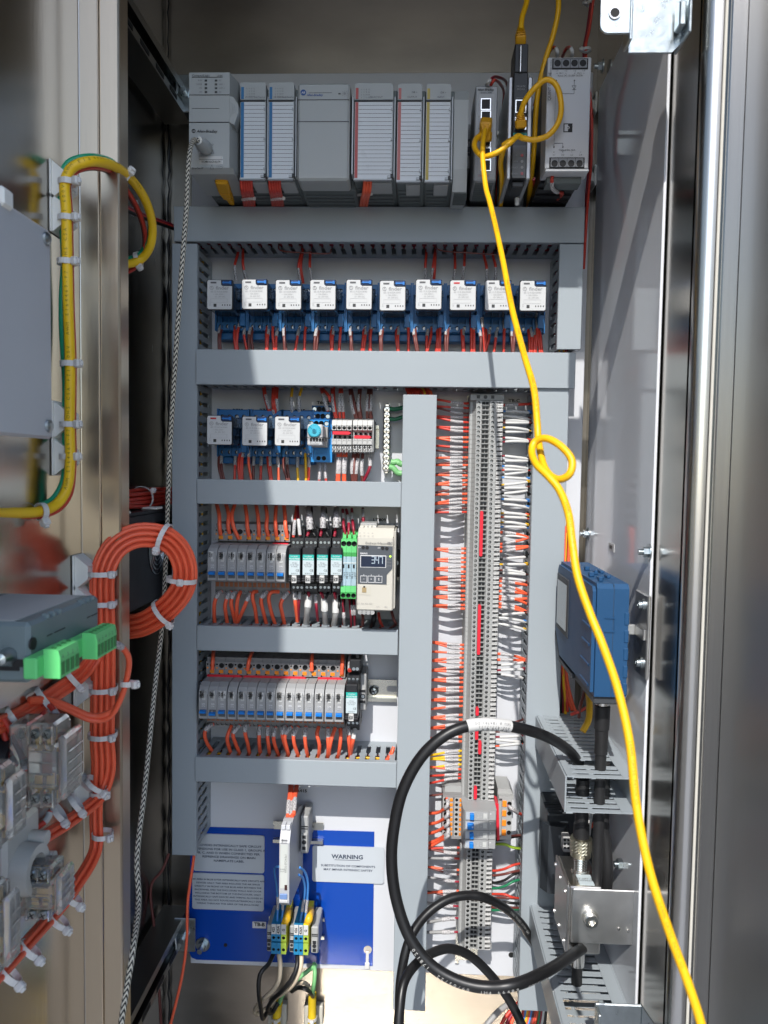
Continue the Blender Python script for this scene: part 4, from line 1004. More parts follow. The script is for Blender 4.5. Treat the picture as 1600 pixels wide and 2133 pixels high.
zt_, zb_ = P(*pp(930, 440), .89).z, P(*pp(930, 566), .89).z
xa, xb = P(*pp(858, 500), .884).x, P(*pp(1015, 500), .884).x
mb = MB().box(xa, xb, .8872, .9125, zb_, zt_ + .03, 0, .0008)
cw = (xb - xa) / 4
mb.cupplate(0, 0, 0, 0, .884, [(xa + cw * (k + .5), xa + cw * (k + 1.5), zb_, zb_ + .009, xa + cw * (k + 1), zb_ + .0045, .0026) for k in (.5, 1.5)], 0, 1, .003, 12)
mb.box(xa, xa + cw, .884, .8872, zb_, zt_, 0).box(xb - cw, xb, .884, .8872, zb_, zt_, 0)
part('lower_step', mb, [LBLUE, DHOLE], t)
tx0, tx1, tz0, tz1 = R4(*[v for v in (400 + 835 * k2, 400 + 945 * k2, 800 + 292 * k2, 800 + 446 * k2)], .845)
tm = thing('timer_relay', 'white timer relay with round aqua dial in a light blue socket', 'timer', ((tx0 + tx1) / 2, .884, (tz0 + tz1) / 2))
part('case', MB().box(tx0, tx1, .845, .872, tz0, tz1, 0, .0012), RELW, tm)
part('case_back', MB().box(tx0 + .0012, tx1 + .0025, .8722, .8872, tz0 - .001, tz1 - .001), mat('timer_grey', (.36, .35, .33), .5), tm)
dc = P(*pp(888, 338), .845); dr_ = .0074
part('dial', MB().lathe(dc, (0, -1, 0), [(0, dr_), (.0022, dr_), (.0030, dr_ - .001), (.0030, .0028), (.0042, .0026), (.0042, 0)], 28), SKYBLUE, tm)
mk = MB(); mk.cyl(dc + V3((0, -.0043, 0)), (0, -1, 0), .0019, .0004, 14, 1)
mk.tube([dc + V3((-.0018, -.0032, .0012)), dc + V3((-.0056, -.0032, .0045))], .0003, 4, 1)
for k in range(14):
    a = -.7 + k * 4.5 / 13; dv = V3((math.cos(a), 0, math.sin(a))); mk.tube([dc + V3((0, -.0030, 0)) + dv * .0056, dc + V3((0, -.0030, 0)) + dv * .0066], .00015, 4, 0)
part('dial_marks', mk, [BLACK_INK, mat('deep_aqua', (.01, .16, .25), .4)], tm)
zz = P(*pp(890, 402), .845).z
mk = MB()
for k in range(6): mk.box(tx0 + .003 + k * .0033, tx0 + .0056 + k * .0033, .8444, .8452, zz - .002, zz + .0016)
part('setting_switches', mk, BLACK_INK, tm); text('finder', ((tx0 + tx1) / 2, .8446, P(*pp(888, 430), .845).z), .0048, LGREY_INK, tm)
part('retaining_clip', MB().tube(smooth([(tx0 - .002, .8435, zz + .0022), ((tx0 + tx1) / 2, .8425, zz + .0026), (tx1 + .003, .8438, zz + .0022), (tx1 + .0065, .862, zz + .0025), (tx1 + .0075, .868, zz + .0125), (tx1 + .009, .876, zz + .004), (tx1 + .012, .885, zz)], 4), .0004, 5), BLACKW, tm)
# eight light grey bridged terminals
def bridged():
    out = []
    for gi, (xa, xb, names, jr) in enumerate(((1012, 1158, '24DC', (342, 366)), (1164, 1307, 'COM', (372, 395)))):
        Xa, Xb = P(*pp(xa, 350), .862).x, P(*pp(xb, 350), .862).x; wv = (Xb - Xa) / 4
        zf = lambda v: P(*pp((xa + xb) / 2, v), .862).z
        for k in range(4):
            x0, x1 = Xa + wv * k + .0001, Xa + wv * (k + 1) - .0002
            cx_ = (x0 + x1) / 2
            lab = f'light grey terminal marked {names}, {ORD[k]} in its red bridged group of four'
            t = thing('terminal_block', lab, 'terminal block', (cx_, .9125, zf(495)), 'light grey bridged terminals')
            mb = MB().prism([(.9125, zf(492)), (.9125, zf(262)), (.876, zf(252)), (.8655, zf(262)), (.8625, zf(298)), (.872, zf(345)), (.872, zf(395)), (.8625, zf(397)), (.8625, zf(440)), (.868, zf(444)), (.868, zf(492))], 'yz', x0, x1)
            part('body', mb, TERMH, t)
            hl = MB().cupplate(0, 0, 0, 0, .8620, [(x0 + .0003, x1 - .0003, zf(334), zf(300), cx_, zf(317), wv * .36), (x0 + .0003, x1 - .0003, zf(436), zf(400), cx_, zf(418), wv * .36)], 0, 1, .004, 12)
            part('wire_openings', hl, [TERMH, DHOLE], t)
            part('bridge_slots', MB().box(x0 + .0012, x1 - .0012, .8705, .8722, zf(366), zf(349)).box(x0 + .0012, x1 - .0012, .8705, .8722, zf(392), zf(372)).box(x0 + .0004, x1 - .0004, .8700, .8709, zf(394), zf(392.5)), DHOLE, t)
            tg_ = part('marker_tag', MB().box(x0 + .0004, x1 - .0004, .8640, .8678, zf(494), zf(447), 0, .0004), PAPER, t)
            text(names, (cx_, .8637, zf(474)), .0046, BLACK_INK, tg_, rz=math.pi / 2, bold=.03)
        z0_, z1_ = zf(jr[1]), zf(jr[0]); zm_ = (z0_ + z1_) / 2; h_ = (z1_ - z0_) / 2
        solo('bridge_bar', MB().prism([(Xa + .001 + (.0016 if gi else 0), z0_), (Xb - .0034, z0_), (Xb - .0010, zm_), (Xb - .0034, z1_), (Xa + .001 + (.0016 if gi else 0), z1_), (Xa + .001, zm_)], 'xz', .8625, .8702), REDJ,
             f'red bridge bar across the {("24DC", "COM")[gi]} terminals', 'bridge bar', 'red bridge bars')
    x0, x1, z0, z1 = P(*pp(1310, 370), .90).x, P(*pp(1318, 370), .90).x, 0, 0
    solo('end_plate', MB().box(Xb, Xb + .0012, .866, .9125, zf(488), zf(256)), TERMG, 'thin grey end plate right of the COM terminals', 'end plate')
bridged()
# earth bar with screws
zt_, zb_ = P(*pp(1412, 140), .905).z, P(*pp(1408, 650), .905).z
xa, xb = P(*pp(1392, 400), .905).x, P(*pp(1428, 400), .905).x
t = thing('earth_bar', 'narrow metal earth bar with a column of clamp screws by the middle duct', 'earth bar', ((xa + xb) / 2, YB, zb_))
part('bar', MB().box(xa, xb, .9065, .916, zb_, zt_, 0, .0012), CHROME, t)
part('standoff', MB().box(xa + .002, xb - .002, .916, YB - .0002, zb_ + .004, zb_ + .014).box(xa + .002, xb - .002, .916, YB - .0002, zt_ - .014, zt_ - .004), BLKP, t)
for k in range(12):
    z = zt_ - .0075 - k * (zt_ - zb_ - .014) / 11
    sc = MB().lathe(((xa + xb) / 2, .9064, z), (0, -1, 0), [(0, .0046), (.0018, .0044), (.0028, .0032), (.0030, 0)], 14)
    a = random.uniform(0, 3)
    for q in (a, a + 1.57): sc.tube([V3(((xa + xb) / 2, .9032, z)) + V3((math.cos(q), 0, math.sin(q))) * .0027, V3(((xa + xb) / 2, .9032, z)) - V3((math.cos(q), 0, math.sin(q))) * .0027], .0005, 4, 1)
    part('clamp_screw', sc, [CHROME, BLACK_INK], t)
for i, (p, c, r) in enumerate(((((1432, 178), (1470, 183), (1520, 172), (1560, 160)), 'g', .0026), (((1432, 252), (1475, 255), (1520, 240), (1560, 225)), 'g', .0024), (((1440, 565), (1465, 568), (1490, 562), (1512, 580), (1560, 575)), 'l', .0036), (((1428, 598), (1460, 612), (1485, 640), (1515, 648), (1560, 640)), 'l', .0036))):
    wire([P(*pp(*q), .902) for q in p], c, r, f'{("dark green", "dark green", "light green", "light green")[i]} earth wire, {("upper", "lower")[i % 2]} of its pair at the earth bar', 'earth wires', cat='earth wire')
# printed tags on the panel
def ptag(s, x, y, w, h, lab, lit=WHITE, size=8.5, name='label_tag'):
    X0, X1, Z0, Z1 = R4(x - w / 2, x + w / 2, y - h / 2, y + h / 2, YB)
    o = solo(name, MB().box(X0, X1, YB - .0006, YB - .0001, Z0, Z1), mat('tape_label', (.60, .61, .63), .35), lab, 'label')
    text(s, ((X0 + X1) / 2, YB - .0009, (Z0 + Z1) / 2), size * YB / F, BLACK_INK, o, bold=.035, wide=1.25)
    return o
ptag('R709', 496, 855, 26, 13, 'printed tag R709 above the first lower relay'); ptag('R712', 552, 855, 26, 13, 'printed tag R712 above the middle lower relay'); ptag('R715', 625, 856, 28, 13, 'printed tag R715 above the third lower relay')
ptag('T603L', 674, 839, 30, 12, 'printed tag T603L above the timer'); ptag('T604', 737, 840, 26, 12, 'printed tag T604 above the COM terminals')
ptag('LT809', 791, 1083, 29, 14, 'printed tag LT809 above the display controller'); ptag('TB-C', 1071, 835, 28, 13, 'printed tag TB-C right of the long terminal strip'); ptag('R415', 629, 1647, 26, 12, 'printed tag R415 above the slim barrier module')
# bundle entering the middle duct from the top
for j in range(9):
    x = 846 + j * 5.4
    wire([P(x + random.uniform(-3, 3), 806, .885), P(x + 2, 812, .880), P(x + random.uniform(4, 9), 822, .878), P(x + random.uniform(4, 12), 860, .88)], 'rrrrrryro'[j], .0021, f'{"yellow" if j == 6 else ("orange" if j == 8 else "red")} wire number {j + 1} from the left dropping into the top of the middle duct' if 0 else f'{nth(j)} wire from the left, {WC["rrrrrryro"[j]][1]}, dropping into the top of the middle duct', 'wires dropping into the middle duct')
# ================================================================ breakers, surge arresters, isolators, display controller
def breaker_proto():
    """thermal breaker 11.3 wide; front plane at y=.832, root at (0, .905, 0)"""
    t = thing('circuit_breaker', 'x', 'circuit breaker', (0, .895, 0), 'small grey breakers with blue levers')
    w = .00505; y = .832
    pr = [(.895, -.0185), (y + .004, -.0195), (y, -.0175), (y, .0098), (y + .0016, .0140), (y + .005, .0172), (y + .013, .0205), (.895, .0200)]
    b = MB().prism(pr, 'yz', -w, w)
    b.box(-w + .0004, w - .0004, y - .0004, y + .0006, .0108, .0114)
    part('housing', b, BRKG, t)
    s = MB().box(w - .0009, w - .0002, y - .0006, y + .02, -.0172, .0096, 0)
    for k in range(3): s.box(-w + .0006, w - .0016, y + .0008 + k * .0012, y + .0030 + k * .0012, .0124 + k * .0013, .0128 + k * .0013, 0)
    part('ribs', s, mat('breaker_shade', (.26, .265, .27), .5), t)
    part('lever_recess', MB().box(-w + .0012, w - .0014, y - .0002, y + .0008, -.0152, -.0075), mat('lever_slot', (.10, .105, .11), .5), t)
    lv = MB().prism([(y + .0006, -.0122), (y - .0042, -.0108), (y - .0044, -.0085), (y - .0010, -.0078), (y + .0006, -.0078)], 'yz', -w + .0016, w - .0018)
    part('lever', lv, BRKB, t)
    part('status_window', MB().box(-.0014, .0022, y - .0004, y + .0004, .0030, .0056), mat('pale_window', (.52, .53, .52), .4), t)
    return t
BRK = breaker_proto()
def breaker(px, py, lab, amp, txt, Yf=.832, first=False, off=False, tagdx=0.0, half=None):
    p = P(px, py, Yf)
    if first: t = BRK; t.location = (p.x, .895 + Yf - .832, p.z); t['label'] = lab
    else: t = copy_tree(BRK, (p.x, .895 + Yf - .832, p.z), lab)
    o = V3((p.x, Yf, p.z))
    tg_ = part('marker_tag', MB().add([o + V3(v) + V3((tagdx, 0, 0)) for v in [(-.0024, -.0012, .0058), (.0024, -.0012, .0056), (.0026, -.0012, .0140), (-.0022, -.0012, .0142), (-.0024, -.0002, .0058), (.0024, -.0002, .0056), (.0026, -.0002, .0140), (-.0022, -.0002, .0142)]],
          [(0, 1, 2, 3), (4, 5, 6, 7), (0, 1, 5, 4), (1, 2, 6, 5), (2, 3, 7, 6), (3, 0, 4, 7)]), PAPER, t)
    text('CB' + txt + '\n' + amp, o + V3((tagdx, -.0015, .0099)), .0026, BLACK_INK, tg_, rz=math.pi / 2, bold=.03, sp=.85)
    text(amp + '\nSFB', o + V3((.0002, -.0006, -.0024)), .0027, WHITE_INK, t, sp=.95)
    if off:
        for ch in t.children:
            if ch.name.startswith('lever') and 'recess' not in ch.name: ch.location.z -= .0022; ch['label'] = 'lever pushed down'
        text('0', o + V3((0, -.0028, -.0088)), .0026, WHITE_INK, t)
    return t
def base_block(x0, x1, zt0, zt1, zb0, zb1, i, lab, Yt=.868, n2=True, orange=True):
    """terminal base under one breaker: top tier with a round opening and orange push button, bottom tier with two"""
    t = thing('breaker_base', lab, 'terminal base', ((x0 + x1) / 2, .9125, zb0), 'terminal bases under the breakers')
    cx_ = (x0 + x1) / 2; w_ = x1 - x0
    mb = MB().box(x0, x1, Yt + .0042, .9125, zt0 + .0002, zt1 + .004, 0)
    mb.box(x0, x1, Yt + .004, .9125, zb0, zb1, 0).box(x0, x1, Yt + .014, .9125, zb1, zt0, 0)
    part('body', mb, BASEG, t)
    h = zt1 - zt0
    up = MB().cupplate(0, 0, 0, 0, Yt, [(x0 + w_ * .34, x1, zt0 + h * .42, zt1, x0 + w_ * .68, zt0 + h * .70, min(w_ * .29, h * .27)), (x0, x0 + w_ * .34, zt0 + h * .55, zt1, x0 + w_ * .17, zt0 + h * .78, w_ * .10)], 0, 1, .004, 12)
    up.box(x0, x1, Yt, Yt + .0042, zt0, zt0 + h * .42).box(x0, x0 + w_ * .34, Yt, Yt + .0042, zt0 + h * .42, zt0 + h * .55)
    part('upper_terminal', up, [BASEG, DHOLE], t)
    b_ = MB().box(x0 + w_ * .40, x0 + w_ * .88, Yt - .0006, Yt + .001, zt0 + h * .10, zt0 + h * .38, 0, .0004).box(x0 + w_ * .08, x0 + w_ * .26, Yt - .0004, Yt + .001, zt0 + h * .46, zt0 + h * .56)
    part('push_button', b_, ORNG, t)
    k = MB().cyl((x0 + w_ * .45, Yt - .0008, zt0 + h * .10), (0, -1, 0), .0009, .0002, 8)
    k.box(x0 + .0006, x1 - .0006, Yt + .0125, Yt + .0142, zt0 - .0046, zt0 - .0026).box(x0 + .0006, x1 - .0006, Yt + .0125, Yt + .0142, zt0 - .0088, zt0 - .0062)
    part('bridge_slots', k, DHOLE, t)
    hb = zb1 - zb0
    lo = MB().cupplate(0, 0, 0, 0, Yt + .002, [(x0 + w_ * a, x0 + w_ * (a + .5), zb0, zb0 + hb * .55, x0 + w_ * (a + .25), zb0 + hb * .27, min(w_ * .21, hb * .24)) for a in (0, .5)], 0, 1, .004, 12)
    lo.box(x0, x1, Yt + .002, Yt + .0042, zb0 + hb * .55, zb1)
    part('lower_terminals', lo, [BASEG, DHOLE], t)
    part('release_tabs', MB().box(x0 + w_ * .08, x0 + w_ * .42, Yt + .0012, Yt + .003, zb0 + hb * .58, zb0 + hb * .92).box(x0 + w_ * .58, x0 + w_ * .92, Yt + .0012, Yt + .003, zb0 + hb * .58, zb0 + hb * .92), mat('dull_orange', (.36, .12, .05), .5), t)
    return t
def arrester(px0, px1, ox, oy, k, rows, lab, tagtxt, Y=.838):
    """black surge arrester: rows = (top tier y, body top y, label top, label bottom, tag bottom, bottom y) in crop px"""
    q = lambda v, Y_: P(ox + (px0 + px1) / 2 * k, oy + v * k, Y_).z
    x0, x1 = P(ox + px0 * k, oy + rows[2] * k, Y).x, P(ox + px1 * k, oy + rows[2] * k, Y).x
    cx_ = (x0 + x1) / 2; w_ = x1 - x0
    t = thing('surge_arrester', lab, 'surge arrester', (cx_, .9125, q(rows[6], .87)), 'black surge arresters with teal labels')
    mb = MB().box(x0, x1 - .0003, .872, .9125, q(rows[6], .875), q(rows[0], .872), 0, .0006)
    part('base', mb, BLKP, t)
    yt = .858
    ub = MB().box(x0, x1 - .0004, yt + .0042, .872, q(rows[1] + 60, yt), q(rows[1], yt), 0, .0003)
    zz = q(rows[1] + 32, yt); ub.cupplate(0, 0, 0, 0, yt, [(x0 + w_ * a, x0 + w_ * (a + .325), q(rows[1] + 60, yt), q(rows[1], yt), x0 + w_ * (a + .165), zz, .0019) for a in (.005, .33, .655)], 0, 1, .003, 8)
    part('upper_terminals', ub, [mat('arrester_block', (.03, .031, .034), .4), DHOLE], t)
    lb = MB(); yl = .862; za, zb_ = q(rows[5], yl), q(rows[6] - 20, yl)
    lb.box(x0, x1 - .0004, yl + .0042, .872, zb_, za).cupplate(0, 0, 0, 0, yl, [(x0 + w_ * a, x0 + w_ * (a + .325), zb_, za, x0 + w_ * (a + .165), (za + zb_) / 2, .0019) for a in (.005, .33, .655)], 0, 1, .003, 8)
    part('lower_terminals', lb, [_M['arrester_block'], DHOLE], t)
    for a in (.17, .495, .82):
        for z, y in ((zz, yt + .0022), ((za + zb_) / 2, yl + .0022)):
            part('terminal_screw', MB().cyl((x0 + w_ * a, y, z), (0, -1, 0), .0016, .0008, 8), ZINC, t)
    pl_ = MB().box(x0 + .0002, x1 - .0006, Y + .0004, .870, q(rows[4], Y), q(rows[2], Y), 0, .0012)
    part('plug_module', pl_, BLKP, t)
    za, zb_ = q(rows[3][0], Y), q(rows[3][1], Y)
    lbm = MB().box(x0 + w_ * .08, x1 - w_ * .08, Y - .0002, Y + .0008, zb_, za - (za - zb_) * .27, 0).box(x0 + w_ * .08, x1 - w_ * .08, Y - .0002, Y + .0008, za - (za - zb_) * .27, za, 1)
    lp = part('front_label', lbm, [PALE, TEAL], t)
    text('PLUGTRAB', (cx_, Y - .0005, za - (za - zb_) * .20), .0024, WHITE_INK, lp, bold=.02); text('PHOENIX', (cx_, Y - .0005, za - (za - zb_) * .085), .0019, WHITE_INK, lp)
    text('PT-IQ\nUc 30 V DC\nIn 10 kA', (cx_, Y - .0005, zb_ + (za - zb_) * .50), .0019, GREY_INK, lp); text('CE', (cx_ + w_ * .24, Y - .0005, zb_ + (za - zb_) * .22), .0032, BLACK_INK, lp)
    text('28 58 03 7', (cx_, Y - .0005, zb_ + (za - zb_) * .07), .0017, GREY_INK, lp)
    zt2, zb2_ = q(rows[3][1] + 4, Y - .001), q(rows[4] + 2, Y - .001)
    tg_ = part('marker_tag', MB().box(cx_ - w_ * .20, cx_ + w_ * .18, Y - .0016, Y - .0004, zb2_, zt2, 0, .0004), PAPER, t)
    text('SPD\n' + tagtxt, (cx_ - w_ * .01, Y - .0019, (zt2 + zb2_) / 2), .0027, BLACK_INK, tg_, rz=math.pi / 2, bold=.03, sp=.85)
    part('grip_grooves', MB().box(x0 + .0004, x1 - .0006, Y - .0003, Y + .001, q(rows[4] - 12, Y), q(rows[4] - 18, Y)).box(x0 + .0004, x1 - .0006, Y - .0003, Y + .001, q(rows[4] - 28, Y), q(rows[4] - 33, Y)), mat('groove', (.05, .05, .055), .35), t)
    return t
K = .2875
# --- eight breakers, row three  (crop origin 400,1040)
cb8 = [('303', '10A', 145), ('306', '10A', 216), ('309', '10A', 287), ('314', '10A', 357), ('320', '2A', 427), ('327', '2A', 498), ('338', '2A', 571), ('341', '2A', 641)]
def q3(x, y): return 400 + x * K, 1040 + y * K
for i, (n, a, x) in enumerate(cb8):
    breaker(400 + (x + 2) * K, 1040 + (470 + i * 1.6) * K, f'grey breaker tagged CB{n} in the row of eight', a, n, first=(i == 0), tagdx=(-.0012, 0, .0012, .0006, -.001, -.0004, .0012, -.0022)[i])
Xa, Xb = P(*q3(166, 250), .868).x, P(*q3(712, 255), .868).x
z_ = lambda v, y=.868: P(*q3(430, v), y).z
for i in range(8):
    w_ = (Xb - Xa) / 8
    base_block(Xa + w_ * i + .0001, Xa + w_ * (i + 1) - .0002, z_(303), z_(208), z_(692), z_(598), i, f'terminal base with orange button under breaker CB{cb8[i][0]}')
solo('bridge_bar', MB().box(P(*q3(582, 322), .866).x, P(*q3(698, 322), .866).x, .8655, .882, z_(333), z_(313), 0, .0006), REDJ, 'short red bridge bar above breakers CB338 and CB341', 'bridge bar', 'red bridge bars')
for i, (xa, xb, tg_) in enumerate(((697, 790, '807'), (796, 892, '811'), (900, 992, '825'), (1001, 1094, '908'))):
    arrester(xa, xb, 400, 1040, K, (215, 282, 352, (402, 548), 606, 612, 688), f'black surge arrester tagged SPD {tg_}, {ORD[i]} from the left in the row of four', tg_)
# --- green isolators
for i in range(3):
    xa = 1080 + i * 37.5; xb = xa + 37
    x0, x1 = P(*q3(xa, 450), .845).x, P(*q3(xb - .8, 450), .845).x; cx_ = (x0 + x1) / 2
    zq = lambda v, y=.845: P(*q3(1135, v), y).z
    t = thing('signal_isolator', f'slim green and pale blue isolator, {ORD[i]} of three beside the display controller', 'signal isolator', (cx_, .9125, zq(730)), 'slim green isolators')
    mb = MB().box(x0, x1, .864, .9125, zq(720), zq(240, .87)).box(x0, x1, .8492, .864, zq(415), zq(290), 0, .0002)
    mb.prism([(.849, zq(415)), (.858, zq(415)), (.858, zq(290))], 'yz', x0, x0 + .0002)
    mb.cupplate(0, 0, 0, 0, .845, [(x0, x1, zq(345), zq(292), cx_, zq(322), .0030)], 0, 1, .004, 12).box(x0, x1, .845, .8492, zq(386), zq(345))
    mb.box(x0, x1, .8452, .864, zq(415), zq(386), 2)
    part('upper_plug', mb, [GREENP, DHOLE, GREEND], t)
    part('plug_ears', MB().box(x0 + .0008, x1 - .0008, .853, .864, zq(290), zq(262), 0, .0003).box(x0 + .0012, cx_, .86, .875, zq(262), zq(240), 0, .0003), GREENP, t)
    mb = MB().box(x0, x1, .845, .9, zq(628), zq(415), 0, .0004)
    bd = part('clear_body', mb, mat('isolator_pale_blue', (.36, .50, .58), .2, coat=.5), t)
    part('relay_window', MB().box(x0 + .0018, x1 - .0018, .8444, .8452, zq(498), zq(472)), BLKP, bd); text('ME 6,2\n\u2022 24 V', (cx_, .8446, zq(550)), .0028, GREY_INK, bd, rz=math.pi / 2)
    part('white_band', MB().box(x0, x1, .8446, .8454, zq(466), zq(456)), PALE, bd); text(str(15 + i), (cx_, .8446, zq(440)), .003, PALE, bd)
    mb = MB().box(x0, x1, .8492, .9, zq(722), zq(628), 0).cupplate(0, 0, 0, 0, .845, [(x0, x1, zq(720), zq(672), cx_, zq(697), .0026)], 0, 1, .004, 12).box(x0, x1, .845, .8492, zq(672), zq(628), 2)
    part('lower_plug', mb, [GREEND, DHOLE, GREENP], t)
# --- display controller
Y = .815
zq = lambda v, y=Y: P(*q3(1330, v), y).z
xq = lambda u, v=500, y=Y: P(*q3(u, v), y).x
x0, x1 = xq(1193, 700), xq(1455, 700)
t = thing('display_controller', 'ivory level controller with dark front showing 347', 'display controller', ((x0 + x1) / 2, .9125, zq(812)))
mb = MB().box(x0, x1, Y, .86, zq(808), zq(272), 0, .0012)
mb.prism([(Y + .001, zq(272)), (Y + .014, zq(208, Y + .014)), (.88, zq(208, Y + .014)), (.88, zq(272))], 'yz', x0 + .0004, x1 - .0002)
mb.box(x1, x1 + .0022, Y + .006, .9, zq(800), zq(230), 0, .0008)
part('housing', mb, IVORY, t)
part('rear_housing', MB().box(x0 + .002, x1 - .001, .8602, .9125, zq(806), zq(226, .862)), BLKP, t)
fx0, fx1 = xq(1202), xq(1456)
fr = MB().prism([(fx0, zq(612)), (xq(1412), zq(614)), (xq(1412), zq(545)), (fx1 - .0006, zq(497)), (fx1 - .0006, zq(338)), (fx0, zq(333))], 'xz', Y - .0008, Y + .001)
fp = part('front_panel', fr, SLATE, t)
d = MB().box(xq(1220), xq(1406), Y - .0014, Y, zq(494), zq(406)).box(xq(1224), xq(1402), Y - .0018, Y - .0004, zq(489), zq(411), 1)
dp = part('display', d, [WHITE_INK, LCDD], fp)
# seven segment digits 347
def seg7(mb, ch, x, z, h):
    w_ = h * .42; s_ = h * .06
    on = {'3': 'abgcd', '4': 'fgbc', '7': 'abc'}[ch]
    L_ = {'a': ((0, h), (w_, h)), 'b': ((w_, h), (w_, h / 2)), 'c': ((w_, h / 2), (w_, 0)), 'd': ((0, 0), (w_, 0)), 'e': ((0, 0), (0, h / 2)), 'f': ((0, h / 2), (0, h)), 'g': ((0, h / 2), (w_, h / 2))}
    for c in on:
        (a, b), (c2, d2) = L_[c]; mb.box(x + min(a, c2) - s_, x + max(a, c2) + s_, Y - .0022, Y - .0017, z + min(b, d2) - s_, z + max(b, d2) + s_)
dg = MB()
for i, ch in enumerate('347'): seg7(dg, ch, xq(1304 + i * 28), zq(462), .0070)
part('digits', dg, LCDT, dp)
tx = lambda s, u, v, sz, m, **k: text(s, (xq(u, v), Y - .0011, zq(v)), sz * Y / F, m, t, **k)
tx('Endress+Hauser', 1340, 318, 7.2, GREY_INK); tx('RMA42', 1246, 394, 5, WHITE_INK, bold=.02)
mk = MB().box(xq(1414), xq(1448), Y - .0005, Y, zq(328), zq(308)).box(xq(1417), xq(1445), Y - .0009, Y - .0004, zq(326), zq(310), 1)
mp_ = part('maker_emblem', mk, [GREY_INK, IVORY], t); text('EH', (xq(1431), Y - .0011, zq(318)), .0026, GREY_INK, mp_, bold=.04)
for j, (u, v) in enumerate(((1241, 350), (1270, 351), (1382, 353), (1412, 354))):
    part('hart_socket', MB().lathe((xq(u, v), Y - .0009, zq(v)), (0, -1, 0), [(0, .0019), (.0006, .0019), (.0006, .0013)], 14).cyl((xq(u, v), Y - .0010, zq(v)), (0, -1, 0), .0013, .0002, 12, 0), BLACK_INK, fp)
tx('O<', 1216, 350, 4.5, WHITE_INK); tx('O<', 1356, 352, 4.5, WHITE_INK)
for j, (u, s_) in enumerate(((1245, '\u2212'), (1299, '+'), (1354, 'E'))):
    b = MB(); x_, z_2 = xq(u, 580), zq(579); h_ = .0036; e = .0004
    b.box(x_ - h_, x_ + h_, Y - .0013, Y - .0006, z_2 + h_ - e, z_2 + h_).box(x_ - h_, x_ + h_, Y - .0013, Y - .0006, z_2 - h_, z_2 - h_ + e).box(x_ - h_, x_ - h_ + e, Y - .0013, Y - .0006, z_2 - h_ + e, z_2 + h_ - e).box(x_ + h_ - e, x_ + h_, Y - .0013, Y - .0006, z_2 - h_ + e, z_2 + h_ - e)
    b.box(x_ - e / 2, x_ + e / 2, Y - .0013, Y - .0006, z_2 + h_, z_2 + h_ + .0016)
    bp_ = part('key', b, WHITE_INK, fp); text(s_, (x_, Y - .0011, z_2), .0036, WHITE_INK, bp_)
part('status_lamp', MB().cyl((xq(1437, 411), Y - .0008, zq(411)), (0, -1, 0), .0010, .0003, 10), LEDG, fp)
tx('ON', 1420, 411, 3.6, LGREY_INK)
for j in range(3): tx('L' + str(j + 1), 1420, 430 + j * 24, 3.4, LGREY_INK); tx('R' + str(j + 1), 1438, 432 + j * 24, 3.4, LGREY_INK)
sv = MB().box(xq(1203), xq(1300), Y - .0004, Y + .001, zq(694), zq(628), 0).box(xq(1235), xq(1266), Y - .0009, Y, zq(676), zq(640), 1).box(xq(1244), xq(1257), Y - .001, Y, zq(641), zq(630), 2)
part('service_port', sv, [mat('ivory_recess', (.54, .52, .45), .5), mat('port_tan', (.36, .27, .14), .5), BLACK_INK], t)
for j in range(4):
    tx(f'{16 - j}\n{26 - j}' if 0 else str(13 + j), 1218 + j * 30, 246, 4, LGREY_INK); tx(str(14 + j), 1218 + j * 30, 268, 4, LGREY_INK); tx('R%d1' % (j + 1), 1207 + j * 30, 756, 4, LGREY_INK)
tx('L/+', 1348, 776, 4.4, LGREY_INK); tx('N/\u2212', 1408, 777, 4.4, LGREY_INK)
tb = MB(); ty = .838
for j in range(4):
    xx = P(*q3(1234 + j * 28, 200), ty).x; tb.cyl((xx, ty - .0001, P(*q3(1234, 201), ty).z), (0, -1, 0), .0027, .0006, 12, 1)
tb.box(P(*q3(1218, 200), ty).x, P(*q3(1338, 200), ty).x, ty, .87, P(*q3(1280, 216), ty).z, P(*q3(1280, 172), ty).z, 0, .0008)
part('screw_terminals', tb, [TERMG, CHROME], t)
mb = MB()
for j in range(4): mb.cyl((xq(1212 + j * 30, 810), Y + .014, zq(818, Y + .014)), (0, -1, 0), .0026, .002, 12, 0)
part('lower_screws', mb, CHROME, t)
part('rail_clip', MB().box(xq(1462), xq(1500), .895, .9125, P(*q3(1475, 560), .9).z, P(*q3(1475, 370), .9).z, 0, .001).cyl((P(*q3(1478, 460), .895).x, .895, P(*q3(1478, 460), .895).z), (0, -1, 0), .0032, .0015, 12, 1), [BLKP, ZINC], t)
dinrail(P(*q3(170, 460), .91).x, P(*q3(1500, 470), .91).x, P(*q3(1480, 505), .912).z, 'steel rail carrying the eight breakers, surge arresters and display controller')
# --- row three wires (crop px)
def wr(rows, o, Ya, Yb, r, where, group, sleeve_r=1.22):
    tot = {}
    for q in rows: tot[q[0]] = tot.get(q[0], 0) + 1
    seen = {}
    for q in rows:
        c, pts = q[0], q[1]; sl = q[2] if len(q) > 2 else None; sm_ = q[3] if len(q) > 3 else None; rr_ = q[4] if len(q) > 4 else r
        seen[c] = seen.get(c, 0) + 1; nm = WC[c][1]
        lab = f'{nm} wire {where}, {nth(seen[c] - 1)} {nm} one from the left' if tot[c] > 1 else f'the only {nm} wire {where}'
        n_ = len(pts); W = []
        for i, p in enumerate(pts):
            f = i / (n_ - 1); y = p[2] if len(p) > 2 else Ya + (Yb - Ya) * f - .012 * math.sin(math.pi * f)
            W.append(P(o[0] + p[0] * K, o[1] + p[1] * K, y))
        wire(W, c, rr_, lab, group, sl, sm_, sr=sleeve_r)
